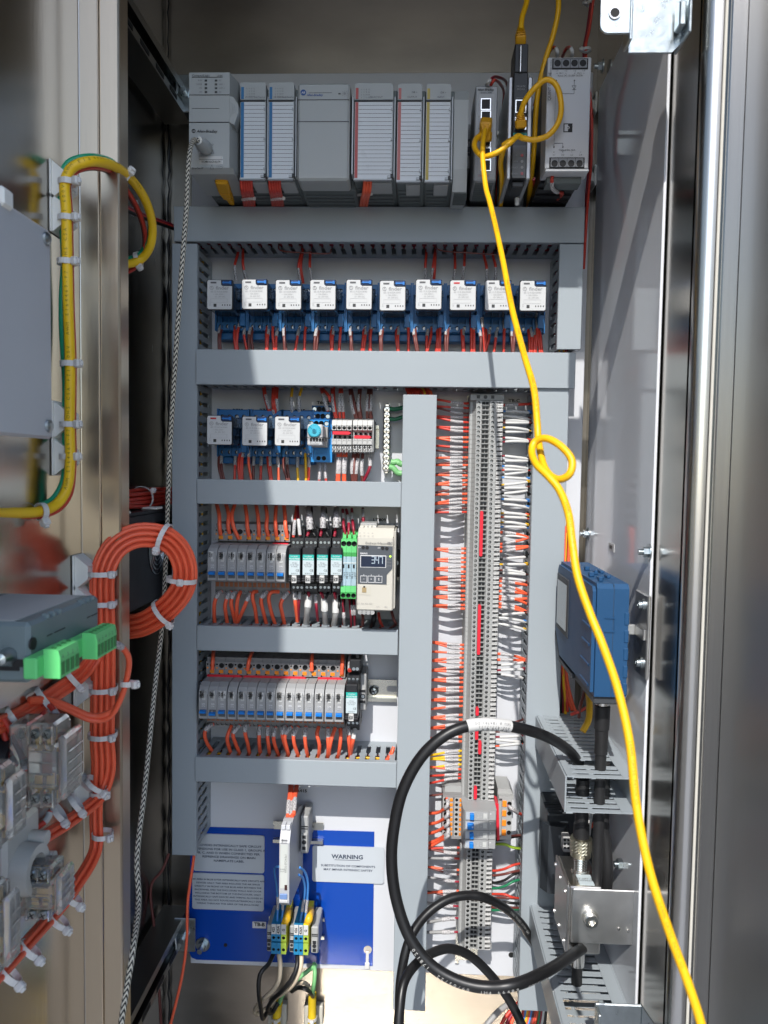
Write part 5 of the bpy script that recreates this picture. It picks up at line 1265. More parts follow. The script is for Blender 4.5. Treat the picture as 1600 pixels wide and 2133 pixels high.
o3 = (400, 1040)
wr([('o', ((178, 30), (197, 110), (200, 190), (207, 258))), ('o', ((245, 30), (265, 110), (262, 190), (272, 248))), ('o', ((312, 30), (290, 110), (302, 200), (340, 288))), ('o', ((384, 30), (397, 120), (402, 200), (412, 268))), ('o', ((462, 30), (478, 120), (484, 200), (485, 268))), ('o', ((532, 30), (545, 120), (540, 200), (552, 264))), ('o', ((611, 40), (605, 130), (606, 200), (612, 266))), ('o', ((665, 36), (675, 120), (678, 200), (692, 276)))],
   o3, .892, .868, .0023, 'above the eight breakers', 'wires above the eight breakers')
wr([('r', ((758, 50), (745, 150), (735, 275)), (.62, .95)), ('m', ((765, 50), (772, 150), (783, 265)), (.62, .98), SLEEVEW), ('e', ((838, 55), (850, 130), (856, 218)), (.5, 1.0), None, .0034), ('m', ((856, 218), (845, 240), (834, 268))), ('k', ((856, 218), (875, 240), (893, 266))), ('e', ((952, 60), (950, 130), (949, 208)), (.5, 1.0), None, .0030), ('m', ((949, 208), (938, 235), (930, 268))), ('k', ((952, 206), (970, 235), (988, 266))), ('k', ((866, 60), (872, 150), (895, 215))), ('k', ((968, 65), (975, 150), (990, 215)), (.45, .8), SLEEVEW),
    ('e', ((1045, 65), (1045, 130), (1044, 204)), (.5, 1.0), None, .0032), ('m', ((1044, 204), (1038, 235), (1031, 270))), ('m', ((1092, 75), (1097, 140), (1100, 200), (1118, 285)), (.25, .48), SLEEVEW), ('m', ((1118, 75), (1135, 150), (1136, 220), (1136, 286)), (.3, .6), SLEEVEW), ('m', ((1158, 70), (1162, 140), (1170, 210), (1180, 286)), (.25, .52), SLEEVEW), ('m', ((1238, 68), (1240, 120), (1242, 178)), (.2, .82), SLEEVEW)],
   o3, .893, .862, .0017, 'above the surge arresters and green isolators', 'wires above the surge arresters')
wr([('o', ((212, 668, .87), (188, 690), (165, 745), (160, 820), (166, 905))), ('o', ((282, 672, .87), (258, 700), (240, 770), (246, 830), (256, 900))), ('o', ((318, 668, .87), (298, 695), (283, 750), (296, 820), (317, 905))), ('o', ((352, 672, .87), (338, 700), (325, 760), (324, 830), (318, 908))), ('o', ((425, 678, .87), (400, 730), (362, 820), (326, 902))), ('o', ((470, 668, .87), (445, 675), (440, 720), (458, 800), (470, 902))), ('o', ((550, 672, .87), (518, 695), (500, 735), (518, 820), (540, 908))), ('o', ((628, 670, .87), (580, 672), (556, 715), (575, 820), (604, 908))), ('o', ((700, 672, .87), (668, 708), (643, 760), (655, 830), (672, 912)))],
   o3, .87, .878, .0023, 'below the eight breakers', 'wires below the eight breakers')
for o_ in [o for o in COL.objects if o.get('group') == 'wires below the eight breakers']:
    pass
wr([('o', ((740, 660), (748, 740), (765, 885)), (0, .3), None, .0023), ('m', ((782, 660), (775, 740), (770, 885)), (0, .28), SLEEVEW), ('e', ((846, 705), (838, 790), (828, 900)), (.0, .35), SLEEVEW, .0036), ('m', ((838, 655), (846, 690), (848, 708))), ('m', ((893, 695), (902, 780), (912, 880)), (0, .3)), ('e', ((957, 725), (962, 800), (968, 905)), (0, .38), SLEEVEW, .0034), ('m', ((928, 660), (945, 700), (956, 728))), ('k', ((990, 670), (975, 705), (962, 728))), ('e', ((1041, 732), (1040, 830), (1025, 935)), (0, .38), SLEEVEW, .0034), ('m', ((1030, 660), (1038, 700), (1041, 735))), ('k', ((1070, 700), (1066, 780), (1040, 860))),
    ('m', ((1092, 715), (1098, 780), (1100, 920)), None), ('k', ((1102, 720), (1098, 780), (1094, 900))), ('e', ((1098, 800), (1100, 850), (1106, 930)), (0, .4)), ('m', ((1142, 720), (1150, 800), (1160, 920))), ('k', ((1152, 720), (1160, 800), (1168, 930)), (.25, .5)), ('m', ((1172, 720), (1178, 800), (1176, 925)), (.25, .5)), ('r', ((1352, 825), (1362, 880), (1388, 935))), ('k', ((1320, 822), (1318, 870), (1300, 930)), None, None, .0030), ('b', ((1446, 812), (1462, 870), (1476, 905), (1440, 935))), ('b', ((1236, 820), (1240, 880), (1235, 935)))],
   o3, .872, .878, .0017, 'below the surge arresters and display controller', 'wires below the surge arresters')
# --- fifteen breakers, row four (crop origin 400,1340)
def q4(x, y): return 400 + x * K, 1340 + y * K
cb15 = [('344', '2A'), ('347', '2A'), ('352', '2A'), ('360', '1A'), ('371', '2A'), ('387', '1A'), ('393', '1A'), ('463', '1A'), ('469', '1A'), ('501', '1A'), ('531', '1A'), ('637', '10A'), ('701', '2A'), ('801', '2A'), ('901', '1A')]
xs15 = [82, 150, 217, 290, 363, 430, 500, 569, 639, 710, 778, 848, 921, 995, 1066]
for i, (n, a) in enumerate(cb15):
    breaker(400 + xs15[i] * K, 1340 + (431 + i * 1.75) * K, f'grey breaker tagged CB{n} in the row of fifteen', a, n, off=(i == 1), tagdx=(-.0016, 0, .0022, .0002, -.0006, 0, .0004, .0006, -.0012, .0, .0004, -.0002, .0008, 0, .0)[i])
Xa, Xb = P(*q4(103, 180), .868).x, P(*q4(1112, 190), .868).x
z_ = lambda v, y=.868, u=600: P(*q4(u, v), y).z
for i in range(15):
    w_ = (Xb - Xa) / 15
    base_block(Xa + w_ * i + .0001, Xa + w_ * (i + 1) - .0002, z_(237), z_(142), z_(612), z_(548), i, f'terminal base with orange button under breaker CB{cb15[i][0]}')
for i, (a, b, lab) in enumerate(((112, 364, 'long red bridge bar above breakers CB344 to CB360'), (374, 830, 'longest red bridge bar above breakers CB371 to CB637'), (912, 1094, 'red bridge bar above breakers CB801 and CB901'))):
    xa, xb = P(*q4(a, 245), .866).x, P(*q4(b, 250), .866).x; zc_ = z_(250)
    solo('bridge_bar', MB().prism([(xa, zc_ - .0024), (xb - .003, zc_ - .0024), (xb, zc_), (xb - .003, zc_ + .0024), (xa, zc_ + .0024)], 'xz', .8655, .882), REDJ, lab, 'bridge bar', 'red bridge bars')
arrester(1110, 1206, 400, 1340, K, (110, 230, 300, (356, 506), 562, 560, 622), 'black surge arrester tagged SPD 903 at the right end of the fifteen breakers', '903')
part_ = MB().box(P(*q4(1140, 150), .85).x, P(*q4(1222, 150), .85).x, .85, .9, z_(205, .85, 1180), z_(120, .85, 1180), 0, .001)
for k in range(2): part_.cyl(P(*q4(1172 + k * 26, 185), .8505), (0, -1, 0), .0019, .0006, 10, 1)
solo('surge_terminal', part_, [BLKP, ZINC], 'black raised terminal block on top of surge arrester SPD 903', 'terminal block')
xa, xb = P(*q4(1214, 350), .872).x, P(*q4(1262, 350), .872).x
mb = MB().box(xa, xb, .874, .9125, z_(492, .872, 1240), z_(228, .872, 1240), 0, .0012).box(xa + .001, xb - .001, .8725, .876, z_(440, .872, 1240), z_(330, .872, 1240), 0, .0006)
cx_ = (xa + xb) / 2; mb.cyl((cx_, .8725, z_(385, .872, 1240)), (0, -1, 0), .0030, .0004, 14, 1).cyl((cx_, .8721, z_(385, .872, 1240)), (0, -1, 0), .0020, .0004, 12, 2)
for dv in (347, 424): mb.box(cx_ - .003, cx_ + .003, .8720, .8730, z_(dv + 9, .872, 1240), z_(dv - 9, .872, 1240), 1)
solo('end_clamp', mb, [TERMG, BLKP, ZINC], 'grey end clamp right of surge arrester SPD 903', 'end clamp', 'rail end clamps')
zr = P(*q4(1370, 345), .912).z
dinrail(P(*q4(100, 345), .91).x, P(*q4(1482, 350), .91).x, zr, 'steel rail with slots, bare at its right end, carrying the fifteen breakers')
for u, w__ in ((1318, 36), (1450, 40)):
    x0, x1 = P(*q4(u - w__, 345), .918).x, P(*q4(u + w__, 345), .918).x; h_ = .0035
    n_ = 8; pl = [(x1 - h_ + h_ * math.sin(math.pi * k / n_), zr + .001 + h_ * math.cos(math.pi * k / n_)) for k in range(n_ + 1)] + [(x0 + h_ - h_ * math.sin(math.pi * k / n_), zr + .001 - h_ * math.cos(math.pi * k / n_)) for k in range(n_ + 1)]
    solo('slot_insert', MB().prism(pl, 'xz', .9182, .9186), mat('slot_pale', (.52, .53, .54), .4), f'{"oblong slot around the screw" if u < 1400 else "empty oblong slot"} in the bare rail', 'rail slot', 'rail slots')
c_ = P(*q4(1318, 342), .917)
sc = MB().lathe(c_, (0, -1, 0), [(0, .0058), (.0012, .0056), (.0034, .0036), (.004, 0)], 18)
for a in (.4, 1.97): sc.tube([c_ + V3((math.cos(a) * .0034, -.0036, math.sin(a) * .0034)), c_ + V3((-math.cos(a) * .0034, -.0036, -math.sin(a) * .0034))], .0007, 4, 1)
solo('rail_screw', sc, [ZINC, BLACK_INK], 'cross head screw in the bare end of the rail', 'screw')
o4 = (400, 1340)
wr([('o', ((158, 45), (152, 110), (148, 190))), ('o', ((440, 50), (415, 120), (402, 198))), ('o', ((874, 60), (868, 120), (868, 198))), ('o', ((1092, 66), (1090, 130), (1086, 222))), ('r', ((1152, 75), (1148, 120), (1142, 200, .85)), (.4, .95)), ('e', ((1196, 80), (1199, 105), (1201, 140, .852)), (.4, .95), SLEEVEW)],
   o4, .892, .866, .0023, 'above the fifteen breakers', 'wires above the fifteen breakers')
wr([('o', ((152, 588, .87), (118, 605), (93, 650), (108, 720), (162, 805))), ('o', ((285, 600, .87), (268, 640), (255, 690), (270, 760), (292, 828))), ('o', ((346, 596, .87), (318, 625), (298, 665), (320, 735), (358, 826))), ('o', ((410, 592, .87), (388, 602), (384, 650), (402, 720), (422, 830))), ('o', ((490, 598, .87), (486, 670), (488, 740), (500, 830))), ('o', ((550, 602, .87), (548, 680), (556, 750), (566, 832))), ('o', ((606, 612, .87), (592, 660), (598, 730), (636, 834))), ('o', ((678, 602, .87), (656, 630), (662, 700), (712, 838))), ('o', ((722, 606, .87), (686, 640), (672, 690), (690, 770), (708, 836))), ('o', ((768, 604, .87), (738, 660), (742, 730), (778, 840))), ('o', ((826, 606, .87), (818, 660), (824, 740), (842, 842))),
    ('o', ((918, 608, .87), (906, 660), (924, 740), (916, 842))), ('o', ((985, 612, .87), (986, 690), (988, 760), (984, 846))), ('o', ((1038, 612, .87), (1012, 690), (998, 760), (986, 848))), ('o', ((1076, 620, .87), (1078, 680), (1070, 760), (1056, 846))), ('o', ((1132, 600, .872), (1136, 690), (1148, 835)), (0, .24)), ('o', ((1182, 625, .872), (1168, 700), (1150, 800)), (0, .3), SLEEVEW)],
   o4, .87, .878, .0023, 'below the fifteen breakers', 'wires below the fifteen breakers')
for o_ in COL.objects:
    if o_.get('group') in ('wires below the eight breakers', 'wires below the fifteen breakers') and not o_.children and o_.name.split('.')[0] == 'wire' and random.random() < .75:
        me = o_.data; n = 7; vs = [v.co + Vector(o_.location) for v in me.vertices]
        cs = [sum(vs[i * n:(i + 1) * n], V3()) / n for i in range(len(vs) // n - 0)]
        part('marker_sleeve', MB().tube(cut(cs[:len(cs) - 2], .04, .24), .0029, n), SLEEVE, o_)
for j in range(5):
    wire([P(820 - j * 1.2, 1556 + j * 3, .885), P(815 - j * 2, 1572 + j * 2, .88), P(806 - j * 2, 1584 + j, .87)], 'o', .0021, f'{ORD[j]} orange wire fanned out at the right end of the lowest slotted duct', 'wires fanned at the lowest duct')
# ================================================================ long terminal strip TB-C
names1 = '346O 346Q COM 387 387A 389 393 393A 395 438 438A 453 454 457 458 463 464 465 463A 469 470 471 469A 506 509 512 515 518 527 530 533 536 539 506A 509A 512A 515A 518A 527A 530A 533A 536A 539A 559 568 571 577 580 583 586 589 592 595 598 559A 568A 571A 577A 580A 583A 586A 589A 592A 595A 598A 603 606 609 612 615 618 621 615A 618A 621A 762 763 765 766 718 721 724 718A 721A 724A'.split()
names2 = '816 817 818 819 820 821 827 828 829 830 833 836 838 840 841 842 806 807 808 811 812 813'.split()
TY = .862
def tx_(px, y=TY): return P(px, 1250, y).x
zA, zB_ = P(1020, 839.5, TY).z, P(1003, 1662.5, TY).z
pt_ = (zA - zB_) / (len(names1) - 1)
XA, XB_ = tx_(971), tx_(1037.8)
zcC = (tx_(999.3) + tx_(1006.5)) / 2
def term_proto():
    t = thing('terminal_block', 'x', 'terminal block', (zcC, .9125, 0), 'grey terminals of the long vertical strip')
    h = pt_ / 2 - .00012; sx = tx_(983.5); s1, s2 = tx_(994.5), tx_(1011.2); mx_ = tx_(1026)
    b = MB()
    b.prism([(XA, .9125), (XA, TY + .0125), (XA + .0012, TY + .0112), (tx_(977), TY + .0112), (sx, TY + .0046), (sx, TY + .0046), (XB_, TY + .0046), (XB_ + .0012, TY + .008), (XB_ + .0012, .9125)], 'xy', -h, h)
    b.box(tx_(996), tx_(1010), TY + .0016, TY + .0046, -h, -h + .0008)
    part('body', b, TERMG, t)
    o = MB().cupplate(0, 0, 0, 0, TY, [(sx, s1, -h, h, tx_(988.8), .0, .00178), (s2, mx_, -h, h, tx_(1017.6), .0, .00178)], 0, 1, .0042, 8)
    for a, c in ((sx, s1), (s2, mx_)):
        o.add([(a, TY, -h), (a, TY + .0046, -h), (a, TY + .0046, h), (a, TY, h)], [(0, 1, 2, 3)]).add([(c, TY, -h), (c, TY + .0046, -h), (c, TY + .0046, h), (c, TY, h)], [(0, 1, 2, 3)])
        o.add([(a, TY, h), (c, TY, h), (c, TY + .0046, h), (a, TY + .0046, h)], [(0, 1, 2, 3)]).add([(a, TY, -h), (c, TY, -h), (c, TY + .0046, -h), (a, TY + .0046, -h)], [(0, 1, 2, 3)])
    part('wire_openings', o, [TERMG, DHOLE], t)
    sl = MB()
    for c in (tx_(999.3), tx_(1006.5)): sl.box(c - .0016, c + .0016, TY + .0034, TY + .0048, -h * .55, h * .62)
    part('bridge_slots', sl, DHOLE, t)
    part('clamp_screw', MB().cyl((tx_(988.8), TY + .0038, -.0004), (0, -1, 0), .0012, .0006, 8).cyl((tx_(1017.6), TY + .0038, -.0004), (0, -1, 0), .0012, .0006, 8), mat('clamp_metal', (.35, .35, .34), .4, 1), t)
    part('marker_tag', MB().box(mx_ + .0001, XB_ + .0004, TY - .0006, TY + .0046, -h + .0001, h - .0001, 0, .0002), PAPER, t)
    return t
TERM = term_proto()
tmx = (tx_(1026) + XB_) / 2 + .0003
def put_terms(names, z0, pitch, where, first):
    for i, n in enumerate(names):
        z = z0 - pitch * i
        lab = f'grey terminal marked {n}, {nth(i)} from the top {where}'
        if first and i == 0: t = TERM; t.location.z = z; t['label'] = lab
        else: t = copy_tree(TERM, (zcC, .9125, z), lab)
        mk_ = next(c for c in t.children if c.name.startswith('marker_tag'))
        text(n, (tmx, TY - .0008, z), .0035 if len(n) < 4 else .0031, BLACK_INK, mk_, bold=.035, rz=.06)
    return z
put_terms(names1, zA, pt_, 'on the long vertical strip', True)
z2A, z2B = P(997, 1774, TY).z, P(993, 1973.5, TY).z
put_terms(names2, z2A, (z2A - z2B) / (len(names2) - 1), 'on the strip below the four breakers', False)
def lterm(i): return zA - pt_ * i
dinrail(0, 0, zcC - .004, 'upright steel rail carrying the long terminal strip, its end showing below', vert=True, z0=P(985, 2008, .912).z, z1=zA + .012)
mb = MB().box(XA, XB_ + .002, TY + .006, .9125, zA + pt_ * .6, zA + pt_ * .6 + .0075, 0, .0008).cyl((zcC, TY + .006, zA + pt_ * .6 + .004), (0, -1, 0), .0022, .0005, 12, 1)
for dx in (-.008, .008): mb.box(zcC + dx - .0018, zcC + dx + .0018, TY + .0055, TY + .0066, zA + pt_ * .6 + .0022, zA + pt_ * .6 + .0058, 1)
solo('end_clamp', mb, [TERMG, BLKP], 'grey end clamp on top of the long terminal strip', 'end clamp', 'rail end clamps')
solo('end_plate', MB().box(XA + .001, XB_ + .003, TY + .01, .9125, z2B - .0035 - .004, z2B - .0029), TERMG, 'grey end plate closing the bottom of the terminal strip', 'end plate')
s1c, s2c = tx_(999.3), tx_(1006.5)
for (col, a, b, lab) in ((s1c, 1064, 1159, 'uppermost long red bridge bar on the long terminal strip'), (s1c, 1259, 1364, 'second long red bridge bar down the long terminal strip'), (s1c, 1473, 1491, 'short red bridge bar just above the white cable label'), (s1c, 1517, 1541, 'red bridge bar just below the white cable label'), (s2c, 1542, 1571, 'red bridge bar in the right column of slots on the long strip'), (s1c, 1637, 1665, 'short red bridge bar just above the four lying breakers')):
    z0, z1 = P(1000, b, TY).z, P(1000, a, TY).z; r = .0018; n_ = 6
    pl = [(col + r * math.cos(math.pi * k / n_), z1 - r + r * math.sin(math.pi * k / n_)) for k in range(n_ + 1)] + [(col - r * math.cos(math.pi * k / n_), z0 + r - r * math.sin(math.pi * k / n_)) for k in range(n_ + 1)]
    solo('bridge_bar', MB().prism(pl, 'xz', TY - .0008, TY + .0034), REDJ, lab, 'bridge bar', 'red bridge bars')
# --- four breakers lying on their side in the strip
bw = None
ys4 = [(1690, 1709), (1710.5, 1729), (1730, 1748.6), (1750, 1768)]
BY = .834
for i, (ya, yb_) in enumerate(ys4):
    x0, x1 = P(964, 1730, BY).x, P(1034.5, 1730, BY).x; z0, z1 = P(1000, yb_, BY).z, P(1000, ya, BY).z; zm_ = (z0 + z1) / 2
    t = thing('circuit_breaker', f'grey breaker lying on its side, {ORD[i]} from the top of four in the terminal strip', 'circuit breaker', ((x0 + x1) / 2, .895, z0), 'four breakers lying in the terminal strip')
    W_ = x1 - x0
    pr = [(x0, .895), (x0, BY + .012), (x0 + W_ * .02, BY + .004), (x0 + W_ * .07, BY), (x0 + W_ * .76, BY), (x0 + W_ * .78, BY + .0012), (x0 + W_ * .97, BY + .0012), (x1, BY + .005), (x1, .895)]
    part('housing', MB().prism(pr, 'xy', z0, z1), BRKG, t)
    part('seam', MB().box(x0 + W_ * .755, x0 + W_ * .762, BY - .0003, BY + .001, z0, z1), mat('breaker_shade', (.26, .265, .27), .5) if 'breaker_shade' not in _M else _M['breaker_shade'], t)
    part('lever_recess', MB().box(x0 + W_ * .09, x0 + W_ * .33, BY - .0002, BY + .001, z0 + .0012, z1 - .0014), mat('pale_recess', (.42, .47, .52), .5), t)
    lx = x0 + W_ * (.20 if i != 1 else .13)
    lv = part('lever', MB().box(lx, lx + W_ * (.12 if i != 1 else .19), BY - .0042, BY + .001, z0 + .0016, z1 - .0018, 0, .0006), BRKB, t, 'lever pushed over' if i == 1 else None)
    if i == 1: text('0', (x0 + W_ * .28, BY - .0045, zm_), .0034, WHITE_INK, t)
    text('1A\nSFB', (x0 + W_ * .49, BY - .0005, zm_), .0036, mat('pale_grey_ink', (.52, .53, .53), .6), t, rz=-math.pi / 2, sp=.9)
    part('status_window', MB().box(x0 + W_ * .60, x0 + W_ * .71, BY - .0004, BY + .0005, zm_ - .0028, zm_ + .0028).box(x0 + W_ * .63, x0 + W_ * .68, BY - .0006, BY, zm_ - .001, zm_ + .0014), _M['pale_window'], t)
    part('index_dot', MB().cyl((x0 + W_ * .82, BY + .001, z1 - .003), (0, -1, 0), .0006, .0004, 8), WHITE_INK, t)
def side_base(x0, x1, Yt, ya, yb_, cols, n, lab, extra=0):
    X0, X1, Z0, Z1 = R4(x0, x1, ya, yb_, Yt)
    t = thing('breaker_base', lab, 'terminal base', ((X0 + X1) / 2, .9125, Z0), 'terminal bases beside the lying breakers')
    part('body', MB().box(X0, X1, Yt + .0042, .9125, Z0 - .003, Z1 + .003).box(X0, X1, Yt, Yt + .0042, Z1, Z1 + .003).box(X0, X1, Yt, Yt + .0042, Z0 - .003, Z0), BASEG if not extra else TERMG, t)
    h_ = (Z1 - Z0) / n; Wd = X1 - X0
    mats_ = [TERMG, DHOLE]
    for ci, (a, b, ba, bb, big) in enumerate(cols):
        m_ = MB()
        m_.cupplate(0, 0, 0, 0, Yt, [(X0 + Wd * a, X0 + Wd * b, Z0 + h_ * k, Z0 + h_ * (k + 1), X0 + Wd * (a + b) / 2, Z0 + h_ * (k + .5), min(h_, Wd * (b - a)) * big) for k in range(n)], 0, 1, .004, 12)
        m_.box(X0 + Wd * ba, X0 + Wd * bb, Yt + .0002, Yt + .0042, Z0, Z1)
        part('wire_openings', m_, mats_, t)
        for k in range(n):
            part('push_button', MB().box(X0 + Wd * (ba + .02), X0 + Wd * (bb - .02), Yt - .0008, Yt + .001, Z0 + h_ * (k + .18), Z0 + h_ * (k + .80), 0, .0004), ORNG, t)
    return t
side_base(922, 962, .868, 1661, 1742, [(0, .34, .34, .54, .46), (.60, .84, .84, 1.0, .34)], 8, 'grey terminal base with orange buttons left of the lying breakers')
side_base(1038, 1066, .868, 1664, 1744, [(.62, 1.0, .26, .62, .44)], 4, 'grey terminal base with big orange buttons right of the lying breakers', 1)
X0, X1, Z0, Z1 = R4(1036, 1062, 1640, 1662, .88)
solo('end_plate', MB().prism([(X0, Z0), (X1 + .004, Z0), (X1 + .004, Z0 + .006), (X1, Z1), (X0, Z1)], 'xz', .876, .9125), TERMG, 'plain grey plate above the right hand orange terminal base', 'end plate')
X0, X1, Z0, Z1 = R4(926, 962, 1634, 1658, .88)
solo('end_plate', MB().prism([(X0, Z0), (X1, Z0), (X1, Z1), (X0 + .004, Z1), (X0, Z1 - .002)], 'xz', .876, .9125), TERMG, 'plain grey plate above the left hand orange terminal base', 'end plate')
solo('bridge_bar', MB().prism([(P(1031, 1668, .856).x, P(1031, 1668, .856).z), (P(1038, 1672, .856).x, P(1038, 1672, .856).z), (P(1040, 1745, .856).x, P(1040, 1745, .856).z), (P(1035, 1748, .856).x, P(1035, 1748, .856).z)], 'xz', .852, .872), REDJ, 'dark red bridge bar along the right side of the lying breakers', 'bridge bar', 'red bridge bars')
# --- wires on the left of the strip
def lx_end(y): return 974 - (y - 840) * .0136
def lx_duct(y): return 909 - (y - 822) * .0187
def near_name(y):
    if y < 1668: i = round((y - 839.5) / (823 / 84)); return names1[max(0, min(84, i))]
    i = round((y - 1774) / 9.5); return names2[max(0, min(21, i))]
cntn = {}
def lwire(ye, yd, c, y_scale=1, sl=(.50, .83), r=None, sm_=None, thick=1.0):
    n = near_name(ye); k = ('L', n); cntn[k] = cntn.get(k, 0) + 1
    nm = WC[c][1]
    cntn['l'] = cntn.get('l', 0) + 1
    lab = f'{nm} wire with white marker, {nth(cntn["l"] - 1)} from the top left of the terminal strip'
    xe, xd = lx_end(ye), lx_duct(yd)
    ys = random.uniform(-.0015, .0015)
    pts = [P(xd - 8, yd, .884), P(xd + 2, yd, .882), P(xd + (xe - xd) * .35, yd + (ye - yd) * .45, .879 + ys), P(xd + (xe - xd) * .62, yd + (ye - yd) * .86, .879 + ys), P(xe - 5, ye, .882), P(xe + 3, ye, .8835)]
    wire(pts, c, (r or (.00138 if c in 'roy' else .00125)) * thick, lab, 'wires left of the long terminal strip', sl, sm_, seg=3, sr=1.36)
s_ = .175
for ye, yd, c in ((230, 185, 'r'), (285, 265, 'r'), (350, 285, 'b'), (396, 384, 'r'), (455, 400, 'r'), (520, 510, 'r'), (565, 516, 'r'), (638, 640, 'o'), (690, 643, 'o'), (755, 735, 'r'), (815, 790, 'b'), (876, 880, 'o'), (920, 958, 'b'), (966, 964, 'o'), (1035, 1075, 'b'), (1090, 1082, 'o'), (1150, 1192, 'o'), (1200, 1198, 'o'), (1245, 1290, 'b'), (1308, 1318, 'o'), (1368, 1420, 'o'), (1412, 1428, 'o'), (1475, 1505, 'b'), (1525, 1528, 'r')):
    lwire(800 + ye * s_, 800 + yd * s_, c)
for ye, yd in ((245, 247), (297, 252), (357, 376), (407, 382), (462, 484), (520, 490), (577, 600), (620, 606), (688, 714), (748, 720), (806, 818), (850, 824), (917, 922), (960, 928), (1390, 1354), (1438, 1362), (1486, 1470), (1545, 1572), (1605, 1580), (1655, 1690), (1712, 1696), (1785, 1805)):
    lwire(1100 + ye * s_, 1100 + yd * s_, 'o')
for ye, yd, c in ((120, 96, 'o'), (182, 208, 'o'), (226, 214, 'o'), (300, 330, 'o'), (345, 336, 'o'), (404, 440, 'o'), (510, 540, 'o'), (565, 546, 'o'), (622, 662, 'o'), (660, 670, 'o'), (770, 784, 'o'), (825, 800, 'o'), (938, 990, 'y'), (1000, 1030, 'y'), (1045, 1036, 'y'), (1100, 1140, 'y'), (1158, 1128, 'o'), (1220, 1236, 'r'), (1262, 1322, 'r'), (1440, 1470, 'b')):
    lwire(1400 + ye * s_, 1400 + yd * s_, c)
for ye, yd, c in ((170, 180, 'r'), (242, 188, 'b'), (258, 192, 'b'), (322, 318, 'e'), (480, 440, 'o'), (545, 445, 'b'), (640, 582, 'e'), (850, 780, 'b')):
    lwire(1740 + ye * .15, 1740 + yd * .15, c, thick=1.25 if c == 'e' else 1)
lwire(1740 + 775 * .15, 1740 + 795 * .15, 'o', thick=1.2)
for ye, yd in ((185, 140), (350, 405), (540, 548)):
    lwire(1860 + ye * .15, 1860 + yd * .15, 'e', thick=1.5)
for i, ye in enumerate((322, 640)):
    pass
for i, (ye, y0) in enumerate(((1788, 'r'), (1836, 'm'), (1887, 'm'), (1912, 'm'), (1941, 'm'))):
    x = lx_end(ye); wire([P(x - 16, ye, .8795), P(x - 6, ye + .5, .880), P(x + 3, ye, .8835)], y0, .0013, f'short {WC[y0][1]} core at the end of the grey lead, {ORD[i]} from the top of the lower strip', 'cable cores at the lower strip', seg=3)
for i, (yd, ye) in enumerate(((1887, 1862), (1906, 1871), (1925, 1880), (1937, 1890), (1951, 1910))):
    x = lx_duct(yd - 140)
    ex, ey = 930 + (i % 2) * 5, 1690 + i * 16
for i, (y0, y1, ys) in enumerate(((1748, 1735, 1700), (1772, 1762, 1720), (1764, 1762, 1742), (1806, 1790, 1756))):
    pass
ly = [(1641, 1718), (1661, 1740), (1682, 1760), (1700, 1780)]
for i, (yb_, yd) in enumerate(((1692, 1712), (1712, 1732), (1733, 1750), (1752, 1768), (1758, 1774))):
    xd = lx_duct(yd)
    wire([P(xd - 8, yd - 18 + i * 2, .884), P(xd + 2, yd - 18 + i * 2, .882), P(xd + 22, yd - 20, .874), P(932 + i * .6, yd - 34, .858), P(931, yd - 48, .868), P(930.5, yd - 52, .873)], 'o', .0018, f'orange wire curving up into the left orange terminal base, {ORD[i]} from the top', 'wires into the lying breaker bases', (.62, .86), seg=4)
wire([P(1057, 1678, .872), P(1066, 1684, .86), P(1080, 1694, .872), P(1092, 1696, .885), P(1102, 1692, .89)], 'r', .0018, 'red wire with pale marker from the right orange terminal base', 'wires into the lying breaker bases', (.12, .5))
# --- wires on the right of the strip
def rwire(yl, yr, c, kind, c2=None):
    """kind: w long white sleeve, s short marker, n none"""
    n = near_name(yl); k = ('R', n); cntn[k] = cntn.get(k, 0) + 1
    nm = WC[c][1]; what = {'w': 'in a long white sleeve', 's': 'with short white marker', 'n': 'bare of sleeves'}[kind]
    cntn['r'] = cntn.get('r', 0) + 1
    lab = f'{nm} wire {what}, {nth(cntn["r"] - 1)} from the top right of the terminal strip'
    x0, x1 = 1046 - (yl - 840) * .0165, 1110 - (yr - 840) * .026
    sag = random.uniform(-1.5, .5)
    yz = random.uniform(-.001, .001) + .002
    pts = [P(x0 - 4, yl, .8845), P(x0 + 3, yl, .882), P(x0 + (x1 - x0) * .4, yl + (yr - yl) * .25 + sag, .877 + yz), P(x0 + (x1 - x0) * .75, yl + (yr - yl) * .62 + sag * .6, .878 + yz), P(x1, yr, .884), P(x1 + 8, yr + 2, .888)]
    r = .00165 if c in 'or' and kind != 'w' else .00115
    o = wire(pts, c, r, lab, 'wires right of the long terminal strip', {'w': (.16, .74), 's': (.14, .46), 'n': None}[kind], SLEEVEW if kind == 'w' else SLEEVE, seg=3, sr=1.5 if kind == 'w' else 1.2)
    if c2:
        ps = smooth(pts, 3); part('second_core', MB().tube([p + V3((0, -.0006, .0016)) for p in cut(ps, .72, .98)], .0011, 6), WC[c2][0], o)
